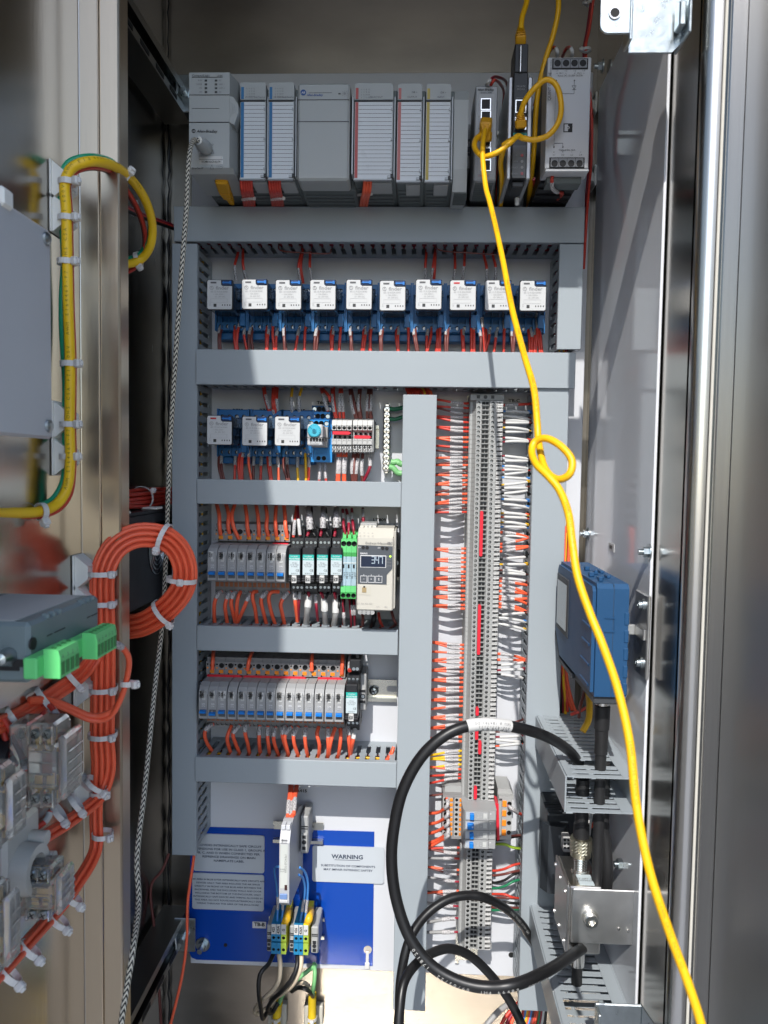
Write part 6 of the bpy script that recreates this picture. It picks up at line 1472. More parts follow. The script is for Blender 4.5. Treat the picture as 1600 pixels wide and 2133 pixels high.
for yl, yr, c, k, c2 in ((250, 235, 'r', 's', None), (325, 345, 'u', 'w', 'u'), (382, 432, 'w', 'w', 'b'), (430, 452, 'b', 'w', 'b'), (460, 462, 'b', 'w', None), (520, 562, 'y', 'w', 'k'), (572, 565, 'k', 'w', None), (640, 684, 'm', 'w', 'r'), (690, 690, 'm', 'w', None), (855, 900, 'm', 'w', 'k'), (915, 915, 'k', 'w', 'k'), (978, 1018, 'u', 'w', None), (1025, 1030, 'r', 'w', 'k'), (1080, 1030, 'k', 'w', None), (1112, 1138, 'u', 'w', 'u'), (1200, 1160, 'y', 'w', 'y'), (1240, 1240, 'k', 'w', 'b'), (1305, 1260, 'k', 'w', None), (1370, 1395, 'u', 'w', 'u'), (1432, 1480, 'w', 'w', 'u'), (1535, 1570, 'y', 'w', 'o'), (1582, 1602, 'o', 'w', 'k'), (1645, 1690, 'y', 'w', 'y'), (1700, 1712, 'u', 'w', 'k'), (1765, 1830, 'o', 's', None)):
    rwire(800 + yl * s_, 800 + yr * s_, c, k, c2)
for yl, yr, c, k, c2 in ((95, 118, 'w', 'n', None), (190, 112, 'o', 's', None), (228, 220, 'o', 's', None), (278, 222, 'o', 's', None), (370, 340, 'k', 'w', 'k'), (432, 434, 'y', 'w', 'y'), (500, 555, 'b', 'w', 'k'), (535, 560, 'k', 'w', None), (598, 640, 'b', 'w', None), (632, 684, 'o', 's', None), (686, 790, 'o', 's', None), (752, 786, 'o', 's', None), (816, 905, 'o', 's', None), (850, 840, 'o', 's', None), (900, 1000, 'o', 's', None), (942, 1008, 'o', 's', None), (1035, 1008, 'k', 'w', 'k'), (1066, 1124, 'w', 'w', 'u'), (1140, 1222, 'w', 'w', 'y'), (1498, 1568, 'o', 's', None), (1568, 1580, 'o', 's', None), (1632, 1590, 'k', 'w', None), (1692, 1682, 'm', 'w', 'm'), (1738, 1792, 'k', 'w', 'k')):
    rwire(1100 + yl * s_, 1100 + yr * s_, c, k, c2)
for yl, yr, c, k, c2 in ((640, 560, 'b', 'n', None), (710, 720, 'b', 'w', None), (772, 752, 'm', 'w', 'm'), (806, 836, 'w', 'w', 'k'), (880, 846, 'o', 'w', 'k')):
    rwire(1400 + yl * s_, 1400 + yr * s_, c, k, c2)
for yl, yr, c in ((40, 0, 'b'), (66, 10, 'k'), (120, 182, 'z'), (490, 392, 'r'), (555, 490, 'b'), (655, 512, 'k'), (735, 615, 'g'), (815, 878, 'r'), (868, 875, 'b'), (930, 945, 'k'), (1000, 1008, 'b'), (1040, 1025, 'g')):
    n = near_name(1740 + yl * .15); k = ('Q', yl); cntn[k] = cntn.get(k, 0) + 1
    y0, y1 = 1740 + yl * .15, 1740 + yr * .15
    wire([P(1024, y0, .885), P(1034, y0, .882), P(1052, y0 + (y1 - y0) * .2 - 1, .876), P(1068, y0 + (y1 - y0) * .75, .876), P(1084, y1, .884), P(1094, y1, .888)], c, .0015 if c != 'z' else .0017, f'{WC[c][1]} wire bare of markers, right of the lower strip, at height of terminal {n}' if 0 else f'{WC[c][1]} bare wire, {nth(len([1 for q in cntn if q[0] == "Q"]) - 1)} from the top right of the lower strip', 'wires right of the lower strip', seg=3)
for k, y in enumerate(range(835, 1440, 1)):
    pass
# ================================================================ blue plate, signs, barrier module, lower terminals
def q5(x, y): return 380 + x * .3, 1630 + y * .3
Yb_ = YB - .0006
pl = [P(*q5(x, y), Yb_) for x, y in ((165, 308), (655, 322), (1333, 342), (1322, 1272), (640, 1246))]
A = P(*q5(100, 1228), Yb_); B = P(*q5(50, 1180), Yb_); C_ = P(*q5(88, 480), Yb_)
mid_ = A.lerp(B, .5) + (P(*q5(55, 1224), Yb_) - A.lerp(B, .5)) * .5
poly = [(v.x, v.z) for v in pl] + [(A.x, A.z), (mid_.x, mid_.z), (B.x, B.z), (P(*q5(48, 900), Yb_).x, P(*q5(48, 900), Yb_).z), (P(*q5(60, 400), Yb_).x, P(*q5(60, 400), Yb_).z)]
bl = solo('blue_plate', MB().prism(poly, 'xz', YB - .0012, YB - .0001), BLUEP, 'glossy blue plate marking the intrinsically safe area at the bottom left', 'plate')
# shift the bare panel corner out of sight behind the blue plate: the panel follows the same rounded corner
def sign(x0, x1, y0, y1, lab, s, size, bold=.02, sp=1.28, dy=0, extra=None, wide=1.18):
    X0, X1, Z0, Z1 = R4(x0, x1, y0, y1, YB - .002); r = .0028
    n_ = 4; pts = []
    for cx_, cz_, a0 in ((X1 - r, Z1 - r, 0), (X0 + r, Z1 - r, 90), (X0 + r, Z0 + r, 180), (X1 - r, Z0 + r, 270)):
        pts += [(cx_ + r * math.cos(math.radians(a0 + 90 * k / n_)), cz_ + r * math.sin(math.radians(a0 + 90 * k / n_))) for k in range(n_ + 1)]
    o = solo('sign', MB().prism(pts, 'xz', YB - .0028, YB - .0013), SIGN, lab, 'sign', 'grey engraved signs')
    text(s, ((X0 + X1) / 2, YB - .0031, (Z0 + Z1) / 2 + dy), size * YB / F, mat('sign_ink', (.035, .05, .085), .6), o, bold=bold, sp=sp, wide=wide)
    return o, (X0 + X1) / 2, (Z0 + Z1) / 2
sign(404, 551, 1738, 1816, 'grey sign reading PROVIDES INTRINSICALLY SAFE CIRCUIT EXTENSIONS', 'PROVIDES INTRINSICALLY SAFE CIRCUIT\nEXTENSIONS FOR USE IN CLASS 1, GROUPS A,\nB, C, AND D WHEN CONNECTED PER\nREFRENCE DRAWINGS ON MAIN\nNAMEPLATE LABEL', 6.6)
sign(401, 550, 1820, 1895, 'grey sign reading THIS AREA IN BLUE IS FOR INTRINSICALLY SAFE CIRCUITS', 'THIS AREA IN BLUE IS FOR INTRINSICALLY SAFE CIRCUITS AND\nDEVICES ONLY. THIS AREA INCLUDES THE AIR SPACE\nDIRECTLY IN FRONT OF THE BLUE AREA BETWEEN THE\nBACKPANEL AND THE ENCLOSURE WALLS AND DOOR\nINCLUDING THE BOTTOM OF THE ENCLOSURE. ONLY\nINTRINSICALLY SAFE DEVICES AND WIRING ALLOWED IN\nTHIS AREA. DO NOT ROUTE NON-INTRINSICALLY SAFE\nWIRING THROUGH THIS AREA OF THE ENCLOSURE.', 4.9, sp=1.55)
o, cx_, cz_ = sign(651, 800, 1763, 1838, 'grey sign reading WARNING SUBSTITUTION OF COMPONENTS MAY IMPAIR INTRINSIC SAFTEY', 'SUBSTITUTION OF COMPONENTS\nMAY IMPAIR INTRINSIC SAFTEY', 6.4, dy=-.0042, sp=1.35)
text('WARNING', (cx_ - .001, YB - .0031, cz_ + .0098), 12.6 * YB / F, _M['sign_ink'], o, bold=.03, wide=1.1)
part('underline', MB().box(cx_ - .0168, cx_ + .0148, YB - .0031, YB - .0027, cz_ + .0056, cz_ + .0060), _M['sign_ink'], o)
def nut(c, r, lab, mt=ZINC, ax=(0, -1, 0), group='panel bolts', rod=.010):
    c = Vector(c); ax = Vector(ax)
    t = thing('bolt', lab, 'bolt', c, group)
    part('washer', MB().cyl(c, ax, r * 1.45, .0016, 24), mt, t)
    part('nut', MB().cyl(c + ax * .0017, ax, r, .0052, 6, sm=False), mt, t)
    part('stud', MB().cyl(c + ax * .0069, ax, r * .52, rod - .0069, 12), mt, t)
    return t
nut(P(*q5(143, 1122), YB - .0013), .0062, 'zinc nut and bolt in the lower left corner of the blue plate', rod=.016)
solo('screw_hole', MB().cyl(P(*q5(300, 1128), YB - .0013), (0, -1, 0), .0024, .0003, 12), DHOLE, 'small dark screw hole in the lower left of the blue plate', 'hole')
solo('screw_hole', MB().cyl(P(1065, 1989, YB - .0001), (0, -1, 0), .0034, .0003, 14), DHOLE, 'dark screw hole in the white panel right of the terminal strip end', 'hole')
kh = MB().cyl(P(*q5(1287, 1160), YB - .0013), (0, -1, 0), .0052, .0004, 16, 0)
kx0, kx1, kz0, kz1 = R4(380 + 1268 * .3, 380 + 1300 * .3, 1630 + 1170 * .3, 1630 + 1285 * .3, YB - .0016)
solo('keyhole', kh, STEEL, 'keyhole cut in the lower right corner of the blue plate', 'hole')
solo('nylon_clip', MB().box(kx0 + .0010, kx1 - .0010, YB - .0026, YB - .0016, kz0, kz1, 0, .0004).box(kx0, kx1, YB - .0034, YB - .0014, kz0 - .001, kz0 + .007, 0, .0006), NYLON, 'white nylon clip hanging through the keyhole in the blue plate', 'clip')
# barrier module
Yf = .802
zf = lambda v, y: P(*q5(720, v), y).z
x0, x1 = P(*q5(672, 700), Yf).x, P(*q5(742, 700), Yf).x
t = thing('barrier_module', 'tall slim grey barrier module standing out over the blue plate', 'barrier module', ((x0 + x1) / 2, .905, zf(800, .9)))
pr = [(.905, zf(150, .905)), (.905, zf(640, .905)), (.85, zf(760, .85)), (Yf + .012, zf(850, Yf + .012)), (Yf, zf(838, Yf)), (Yf, zf(420, Yf)), (Yf + .010, zf(310, Yf + .01)), (Yf + .026, zf(248, Yf + .026)), (.87, zf(170, .87))]
part('housing', MB().prism(pr, 'yz', x0, x1), mat('barrier_grey', (.42, .43, .45), .45, 0, .03), t)
part('front_label', MB().box(x0 + .0012, x1 - .0018, Yf - .0004, Yf + .001, zf(735, Yf), zf(430, Yf)), mat('barrier_label', (.56, .58, .55), .45), t)
part('blue_clip', MB().box(x0 + .0008, x1 - .002, Yf - .0016, Yf + .002, zf(808, Yf), zf(772, Yf), 0, .0005), mat('clip_blue', (.16, .26, .50), .4), t)
part('sensor_window', MB().box(x0 + .006, x1 - .0022, Yf - .0008, Yf + .001, zf(745, Yf), zf(710, Yf)), mat('window_brown', (.05, .02, .02), .3), t)
part('clear_tip', MB().box(x0, x1 - .001, Yf - .001, Yf + .01, zf(836, Yf), zf(812, Yf), 0, .0008), mat('clear_tip', (.55, .55, .56), .2), t)
text('KFD2-STC4-Ex1', ((x0 + x1) / 2 + .0016, Yf - .0006, zf(560, Yf)), .0030, GREY_INK, t, rz=math.pi / 2); text('PWR\nOUT', ((x0 + x1) / 2 - .002, Yf - .0006, zf(610, Yf)), .0022, GREY_INK, t)
for k in range(2): part('terminal_cap', MB().box(x0 + .0006 + k * .0052, x0 + .0052 + k * .0052, Yf + .006, Yf + .016, zf(318, Yf + .01), zf(285, Yf + .01), 0, .0005), WHITE, t)
part('latch_lines', MB().box(x0 + .0018, x1 - .0028, Yf - .0005, Yf + .001, zf(422, Yf), zf(418, Yf)).box(x0 + .0018, x1 - .0028, Yf - .0005, Yf + .001, zf(404, Yf), zf(400, Yf)).box(x0 + .003, x0 + .0034, Yf - .0005, Yf + .001, zf(418, Yf), zf(395, Yf)), LGREY_INK, t)
zr = (zf(260, .913) + zf(432, .913)) / 2
dinrail(P(*q5(628, 345), .912).x, P(*q5(975, 345), .912).x, zr, 'short yellowish rail behind the slim barrier module')
xa, xb = P(*q5(818, 400), .872).x, P(*q5(872, 400), .872).x; z9 = lambda v: P(*q5(845, v), .872).z; cx_ = (xa + xb) / 2
def clamp(xa, xb, za, zb_, zc_, lab, Y=.872):
    cx_ = (xa + xb) / 2; h = (zb_ - za)
    mb = MB().box(xa, xb, Y + .002, .9125, za, zb_, 0, .0012).box(xa + .0008, xb - .0008, Y, Y + .004, za + h * .06, za + h * .55, 0, .0006)
    mb.cyl((cx_, Y - .0001, za + h * .33), (0, -1, 0), (xb - xa) * .28, .0005, 14, 1)
    for d in (.17, .47): mb.box(cx_ - .002, cx_ + .002, Y - .0006, Y + .001, za + h * d - .0018, za + h * d + .0018, 1)
    for k in range(2): mb.box(xa + .0006, xb - .0006, Y + .0012, Y + .003, za + h * (.66 + .06 * k), za + h * (.68 + .06 * k), 1)
    return solo('end_clamp', mb, [TERMG, BLKP], lab, 'end clamp', 'rail end clamps')
clamp(xa, xb, z9(500), z9(240), 0, 'grey end clamp right of the slim barrier module')
nut(P(*q5(886, 328), .912), .0030, 'small screw on the short yellowish rail', group=None, rod=.008)
# lower terminal group
Yt = .862
zt_ = lambda v, y=Yt: P(*q5(770, v), y).z
dinrail(P(*q5(600, 1010), .912).x, P(*q5(985, 1020), .912).x, P(*q5(970, 1020), .912).z, 'short rail carrying the blue and yellow terminals')
for i, (a, b, lab) in enumerate(((584, 618, 'left of the blue terminals'), (742, 776, 'between the two blue terminal pairs'), (892, 942, 'right of the blue terminals'))):
    clamp(P(*q5(a, 1080), .868).x, P(*q5(b, 1080), .868).x, zt_(1190, .868), zt_(1005, .868), 0, 'grey end clamp ' + lab, .868)
for i, (a, b, nm, c, g_) in enumerate(((617, 652, '425', TERMB, 0), (652, 684, '425A', TERMB, 0), (684, 722, 'G', TERMY, 0), (773, 808, '426', TERMB, 1), (808, 839, '426A', TERMB, 1), (839, 876, 'G', TERMY, 1))):
    xa, xb = P(*q5(a, 1080), Yt).x + .0001, P(*q5(b, 1080), Yt).x - .0002; cx_ = (xa + xb) / 2
    col = 'blue' if c is TERMB else 'yellow and green'
    t = thing('terminal_block', f'{col} terminal marked {nm} in the {("left", "right")[g_]} group on the blue plate', 'terminal block', (cx_, .9125, zt_(1200)), 'coloured terminals on the blue plate')
    zz = [zt_(v) for v in (1195, 1150, 1118, 1106, 1058, 985)]
    part('body', MB().box(xa, xb, Yt + .0042, .9125, zz[0], zz[5], 0).box(xa, xb, Yt, Yt + .0042, zz[4], zz[5]).box(xa, xb, Yt + .0022, Yt + .0042, zz[2] + .0002, zz[3] - .0002), c, t)
    G_ = mat('terminal_green_tint', (.36, .50, .06), .45) if c is TERMY else c
    hl = MB().cupplate(0, 0, 0, 0, Yt, [(xa, xb, zz[3], zz[4], cx_, (zz[3] + zz[4]) / 2, (xb - xa) * .31), (xa, xb, zz[0], zz[2] - .004, cx_, (zz[0] + zz[2] - .004) / 2 + .0006, (xb - xa) * .31)], 0, 1, .004, 12).box(xa, xb, Yt, Yt + .0042, zz[2] - .004, zz[2])
    part('wire_openings', hl, [G_, DHOLE], t)
    tg_ = part('marker_tag', MB().box(xa + .0002, xb - .0002, Yt - .0012, Yt - .0001, zz[4] + .0006, zz[5] - .0002, 0, .0003), PAPER, t)
    text(nm, (cx_, Yt - .0015, (zz[4] + zz[5]) / 2), .0042, BLACK_INK, tg_, rz=math.pi / 2, bold=.03)
tb_ = solo('label_tag', MB().box(P(*q5(487, 988), .9).x, P(*q5(582, 988), .9).x, .899, .9, P(*q5(535, 1010), .9).z, P(*q5(535, 965), .9).z, 0, .0004), PAPER, 'white tag TB-B left of the blue terminals', 'label')
text('TB-B', (P(*q5(535, 987), .8985).x, .8986, P(*q5(535, 987), .8985).z), .0062, BLACK_INK, tb_, bold=.04)
def w5(pts, c, r, lab, sl=None, sm_=None, g='wires on the blue plate'): wire([P(380 + p[0] * .3, 1630 + p[1] * .3, p[2]) for p in pts], c, r, lab, g, sl, sm_)
for i, (a, b) in enumerate((((748, 20), (738, 140)), ((762, 20), (752, 150)), ((790, 20), (770, 140)), ((798, 20), (782, 120)))):
    w5([(a[0], a[1] - 30, .90), (a[0], a[1], .885), ((a[0] + b[0]) / 2, 80, .865), (b[0], b[1], .85), (b[0] - 8, b[1] + 105, .832)], 'o', .0021, f'orange-red wire into the top of the barrier module, {ORD[i]} from the left', (.68, .94))
w5([(672, 583, .84), (645, 590, .846), (640, 625, .85), (655, 730, .862), (662, 850, .868), (658, 990, .868)], 'u', .0014, 'light blue wire looping left of the barrier module', (.62, .80))
w5([(695, 800, .85), (697, 860, .862), (690, 980, .868)], 'u', .0014, 'light blue wire straight below the barrier module', (.25, .55))
w5([(808, 640, .84), (838, 665, .85), (852, 740, .86), (838, 850, .866), (815, 985, .868)], 'u', .0014, 'inner light blue wire right of the barrier module', (.60, .80))
w5([(815, 590, .84), (850, 620, .85), (872, 700, .86), (864, 850, .866), (845, 990, .868)], 'u', .0014, 'outer light blue wire right of the barrier module', (.64, .82))
for i, x in enumerate((725, 880)):
    w5([(x - 15, 980, .868), (x, 940, .866), (x + 10, 900, .884), (x + 12, 885, .90)], mat('yellow_bridge', (.80, .66, .02), .4) if 0 else 'y', .0046, f'{("left", "right")[i]} thick yellow conductor rising from the yellow terminals')
w5([(632, 1190, .87), (598, 1260, .855), (540, 1330, .845), (530, 1450, .85), (545, 1560, .87), (558, 1640, .885), (585, 1600, .90), (610, 1570, .91)], 'k', .0026, 'black lead looping down from the left blue terminals')
w5([(672, 1190, .87), (680, 1280, .862), (668, 1380, .858), (620, 1450, .865), (545, 1520, .88), (505, 1580, .90), (520, 1610, .915), (600, 1560, .92), (650, 1530, .925)], 'c', .0028, 'cream lead looping down from the left blue terminals')
w5([(800, 1195, .87), (795, 1280, .86), (755, 1370, .858), (690, 1450, .87), (625, 1510, .885), (590, 1580, .90), (620, 1600, .91), (665, 1530, .92)], 'k', .0026, 'black lead dropping from the right blue terminals to the left yellow cable')
w5([(828, 1195, .87), (818, 1300, .862), (770, 1400, .865), (700, 1460, .88), (640, 1500, .90), (610, 1560, .915), (660, 1560, .925)], 'c', .0028, 'cream lead dropping from the right blue terminals')
w5([(930, 1262, .91), (850, 1325, .90), (770, 1390, .90), (700, 1470, .91), (670, 1540, .925)], 'l', .0026, 'green lead sloping left under the blue plate')
w5([(915, 1255, .91), (920, 1330, .90), (912, 1420, .90), (905, 1480, .92)], 'l', .0026, 'green lead dropping into the right yellow cable')
w5([(760, 1450, .91), (800, 1425, .90), (850, 1430, .895), (890, 1460, .905), (905, 1485, .92)], 'k', .0026, 'black lead arching into the right yellow cable')
w5([(740, 1440, .915), (800, 1390, .91), (850, 1390, .905), (885, 1430, .91), (903, 1485, .925)], 'c', .0025, 'cream lead arching into the right yellow cable')
for i, (a, b) in enumerate((((668, 1530), (650, 1720)), ((902, 1465), (900, 1720)))):
    o = solo('field_cable', MB().tube(smooth([P(380 + a[0] * .3, 1630 + a[1] * .3, .925), P(380 + (a[0] * .6 + b[0] * .4) * .3, 1630 + 1580 * .3, .93), P(380 + b[0] * .3, 1630 + b[1] * .3, .93), P(380 + b[0] * .3, 1630 + 1950 * .3, .93)], 5), .0053, 14), mat('field_yellow', (.75, .52, .02), .4), f'{("left", "right")[i]} thick yellow cable rising from the cabinet floor', 'cable', 'thick yellow field cables')
    mt_ = MB().box(P(380 + (b[0] - 52) * .3, 2110, .95).x, P(380 + (b[0] + 78) * .3, 2110, .95).x, .945, YW, P(600, 1630 + 1665 * .3, .95).z, P(600, 1630 + 1525 * .3, .95).z, 0, .001)
    solo('tie_mount', mt_, mat('pale_mount', (.55, .53, .46), .5), f'square adhesive mount behind the {("left", "right")[i]} thick yellow cable', 'cable mount', 'square adhesive mounts')
    ties(P(380 + b[0] * .3, 1630 + 1635 * .3, .93), (0, 0, 1), .0058, f'white tie holding the {("left", "right")[i]} thick yellow cable', 'white ties low in the cabinet', (.1, -1, .0), wdt=.004, hs=.005)
# ================================================================ right side: ducts on the side plate, radio, arrester, brackets, coax
def depth_duct(Xl, Xr, zt, zb_, yn, yf, lab, skip=()):
    """duct running into the depth on the side plate: walls above and below, cover on the left"""
    t = thing('wire_duct', lab, 'wire duct', (Xr, yf, zb_), 'slotted ducts on the right side plate')
    part('cover', MB().box(Xl, Xl + .0016, yn - .001, yf, zb_ - .0006, zt + .0006, 0, .0005).box(Xl + .0016, Xl + .0075, yn - .001, yf, zt + .0002, zt + .0014).box(Xl + .0016, Xl + .0075, yn - .001, yf, zb_ - .0014, zb_ - .0002).box(Xl + .0066, Xl + .0075, yn - .001, yf, zt - .0016, zt + .0002), PVC, t)
    part('base', MB().box(Xr - .0016, Xr - .0002, yn, yf, zb_, zt), PVC, t)
    for wi, z in ((0, zt), (1, zb_)):
        n = int((yf - yn) / .0105); mb = MB()
        mb.box(Xr - .014, Xr - .0018, yn, yf, z - .0008, z)
        for k in range(n):
            if wi == 0 and k in skip: continue
            ya = yn + k * (yf - yn) / n; yb_ = ya + (yf - yn) / n * .60
            mb.box(Xl + .0022, Xr - .0142, ya, yb_, z - .0008, z)
            mb.box(Xl + .0022, Xl + .012, ya, yb_, z + .0001, z + .0006) if wi == 0 else None
            xm = (Xl + Xr) / 2 - .008
            mb.box(xm - .002, xm + .002, yb_, yb_ + (yf - yn) / n * .13, z - .0008, z).box(xm - .002, xm + .002, ya - (yf - yn) / n * .13, ya, z - .0008, z)
        part('slotted_wall', mb, PVC, t)
    return t
zU = P(1186, 1618, .68).z; zUb = P(1180, 1690, .68).z
depth_duct(P(1180, 1640, .68).x - .0015, XP, zU, zUb, .68, .872, 'upper slotted duct running into the cabinet on the right side plate', skip=(3,))
zL = P(1186, 2130, .665).z
depth_duct(P(1186, 2130, .665).x - .008, XP, zL, zL - .032, .60, .872, 'lower slotted duct running into the cabinet on the right side plate', skip=(7, 8))
# --- blue radio
Y0, Y1 = .668, .838
x0, x1 = P(1235, 1300, Y0).x, P(1309, 1300, Y0).x; zt_, zb_ = P(1270, 1217, Y0).z, P(1270, 1452, Y0).z
t = thing('radio_unit', 'rugged blue handheld style radio hung on a bracket at the right', 'radio', ((x0 + x1) / 2, .75, zb_))
def rbox(xa, xb, ya, yb_, za, zb2, c): return MB().box(xa, xb, ya, yb_, za, zb2, 0, c)
zs_ = zb_ + .030
pr = [(Y0, zb_), (Y0, zt_ - .004), (Y0 + .004, zt_), (Y1 - .006, zt_), (Y1, zt_ - .006), (Y1, zs_ + .012), (Y1 + .006, zs_), (Y1 + .006, zs_ - .008), (Y1 - .02, zb_ - .002)]
ms = (x0 + x1) / 2 + .002
part('left_shell', MB().prism(pr, 'yz', x0 + .003, ms).prism([(a + (.0035 if a < .75 else -.0035), b + (.003 if b < (zt_ + zb_) / 2 else -.003)) for a, b in pr], 'yz', x0, x0 + .0029), RADIO, t)
part('right_shell', MB().prism([(a if a < .75 else a - .004, b) for a, b in pr], 'yz', ms + .0004, x1), RADIO, t)
part('shell_seam', MB().box(ms, ms + .0004, Y0 + .0006, Y1 - .01, zb_, zt_ - .0006), RADIOD, t)
b_ = MB()
for k in range(6):
    z = zt_ - .030 - k * .0155; b_.box(x1 - .0035, x1 + .0006, Y0 - .0008, Y0 + .004, z - .0055, z + .0055, 0, .0006)
part('grip_notches', b_, RADIO, t)
b_ = MB()
for k, (za, ln) in enumerate(((-.040, .03), (-.056, .03), (-.074, .034), (-.092, .034))):
    z = zt_ + za; q = Y0 + .010
    b_.box(x0 - .0008, x0 + .003, q, q + ln, z - .0015, z + .0015, 0, .0008)
b_.box(x0 + .010, x0 + .019, Y0 - .0008, Y0 + .002, zt_ - .042, zt_ - .0405).box(x0 + .0185, x0 + .0195, Y0 - .0008, Y0 + .002, zt_ - .0405, zt_ - .030).box(x0 + .010, x0 + .0185, Y0 - .0008, Y0 + .002, zt_ - .030, zt_ - .0292)
part('moulded_ribs', b_, RADIO, t)
part('screen_bezel', MB().box(x0 - .0012, x0 + .001, .772, Y1 - .006, zs_ - .002, zt_ - .012, 0, .0008), RADIOD, t)
part('screen', MB().box(x0 - .0018, x0 - .0011, .777, Y1 - .012, zs_ + .004, zt_ - .018), SCREENM, t)
part('base_cap', MB().box(x0 + .003, x1 - .001, Y0 + .003, .75, zb_ - .0075, zb_ - .0002, 0, .001), RADIOD, t)
part('base_wedge', MB().prism([(.751, zb_ - .0068), (.751, zb_ - .0022), (Y1 - .022, zb_ - .0022), (Y1 + .0055, zs_ - .0085), (Y1 + .0055, zs_ - .014), (Y1 - .022, zb_ - .0066)], 'yz', x0 + .0005, x1 - .001), RADIOD, t)
b_ = MB()
for k, (dx, dy, w_, l_) in enumerate(((.006, .045, .008, .006), (.010, .03, .010, .005), (.014, .06, .006, .006), (.020, .036, .006, .012), (.008, .016, .006, .005), (.022, .07, .006, .014), (.012, .09, .008, .006))):
    b_.box(x0 + dx, x0 + dx + w_ * .6, Y0 + dy, Y0 + dy + l_, zt_, zt_ + (.0026 if k % 2 else .004), 0, .0006)
part('top_latches', b_, RADIO, t)
# bracket for the radio
bx0, bx1 = x1 + .0012, XP - .0002
zA_, zB2 = P(1330, 1238, .67).z, P(1330, 1412, .67).z
t = thing('radio_bracket', 'bent aluminium bracket holding the blue radio to the side plate', 'bracket', (XP, .7, zB2))
part('bracket_plate', MB().box(XP - .0035, XP - .0004, .662, .70, zB2, zA_, 0, .001), ALU, t)
part('bracket_arm', MB().box(bx0, XP - .006, .688, .691, zB2 + .034, zA_ - .030, 0, .0006).box(XP - .006, XP - .0036, .664, .691, zB2 + .034, zA_ - .030, 0, .0006), ALU, t)
for z in (zA_ - .010, zB2 + .012):
    part('bracket_screw', MB().lathe((XP - .0036, .676, z), (-1, 0, 0), [(0, .0052), (.0012, .0052), (.0013, .0036), (.0042, .0034), (.0042, .0016), (.002, .0014), (.002, 0)], 16), ZINC, t)
# connector and boot below the radio
bx = P(1254, 1500, .70).x
t = thing('antenna_lead', 'black booted antenna lead screwed into the bottom of the blue radio', 'antenna lead', (bx, .70, zb_ - .01))
part('metal_collar', MB().lathe((bx, .70, zb_ - .0076), (0, 0, -1), [(0, .0050), (.003, .0050), (.003, .0066), (.0085, .0066), (.0085, .0056), (.0095, .0056)], 20), CHROME, t)
part('rubber_boot', MB().lathe((bx, .70, zb_ - .017), (0, 0, -1), [(0, .0066), (.001, .0072), (.022, .0068), (.023, .0061), (.045, .0059), (.046, .0050), (.20, .0048)], 20), RUBBER, t)
# --- loose wires between the right duct and the radio
for i, (c, x0_, y0_, x1_, y1_, yy) in enumerate((('r', 1176, 1372, 1182, 1476, .86), ('o', 1172, 1376, 1192, 1474, .86), ('m', 1168, 1380, 1174, 1478, .87), ('y', 1174, 1390, 1178, 1480, .86), ('o', 1180, 1385, 1200, 1478, .85), ('k', 1164, 1376, 1168, 1478, .87), ('b', 1160, 1380, 1164, 1478, .88))):
    wire([P(x0_ + 6, y0_ - 280, yy), P(x0_, y0_ - 60, yy), P(x0_, y0_ + 20, yy), P((x0_ + x1_) / 2 + 2, (y0_ + y1_) / 2 + 30, yy), P(x1_, y1_ + 6, yy - .01)], c, .0018, f'{WC[c][1]} wire behind the blue radio, {ORD[i]} of the bunch in the gap', 'wires behind the blue radio')
wire([P(1225, 1440, .80), P(1228, 1470, .78), P(1226, 1500, .77), P(1214, 1524, .765)], 'y', .0034, 'short thick yellow cable dropping into the upper side duct beside the radio boot', 'wires at the side ducts')
wire([P(1222, 1474, .80), P(1206, 1482, .785), P(1190, 1488, .79)], 'r', .0018, 'short red wire entering the upper side duct beside the thick yellow cable', 'wires at the side ducts')
wire([P(1218, 1440, .80), P(1208, 1475, .785), P(1206, 1494, .79)], 'b', .0018, 'short brown wire entering the upper side duct beside the thick yellow cable', 'wires at the side ducts')
wire([P(1232, 1690, .74), P(1228, 1715, .735), P(1226, 1738, .74)], 'w', .0022, 'white wire coming out under the upper side duct', 'wires at the side ducts')
wire([P(1244, 1694, .76), P(1240, 1712, .76), P(1226, 1726, .76)], 'o', .0018, 'orange wire coming out under the upper side duct', 'wires at the side ducts')
# --- silver arrester box with its L bracket
Y0 = .685
x0, x1 = P(1191, 1910, Y0).x, P(1331, 1910, Y0).x; zt_, zb_ = P(1260, 1854, Y0).z, P(1260, 1967, Y0).z
t = thing('arrester_bracket', 'silver L shaped bracket with a socket head bolt on the right side plate', 'bracket', (XP, Y0, zb_))
part('front_plate', MB().box(x0, x1 - .0025, Y0, Y0 + .0022, zb_, zt_, 0, .0007), mat('bracket_steel', (.70, .695, .68), .36, 1, .12, 60, .05, 200), t)
part('side_flange', MB().prism([(Y0, zb_), (Y0 + .11, zb_), (Y0 + .11, zt_ + .006), (Y0 + .09, zt_ + .012), (Y0, zt_)], 'yz', x1 - .0023, x1), _M['bracket_steel'], t)
c_ = P(1229, 1911, Y0)
part('standoff', MB().lathe(c_, (0, -1, 0), [(0, .0078), (.003, .0070), (.003, .0064), (.0072, .0062), (.0078, .0056), (.0078, .0032), (.0045, .0030), (.0045, 0)], 24), CHROME, t)
for u, v in ((1289, 1935), (1308, 1939)): part('rivet', MB().lathe(P(u, v, Y0), (0, -1, 0), [(0, .0018), (.0008, .0014), (.001, 0)], 12), CHROME, t)
nut(P(1302, 1832, .715) * 1.0 if 0 else V3((x1 - .003, .725, zt_ + .004)), .0052, 'zinc nut holding the silver bracket to the side plate', ax=(-1, 0, 0))
bx0, bx1 = P(1166, 1800, .74).x - .004, P(1256, 1850, Y0).x
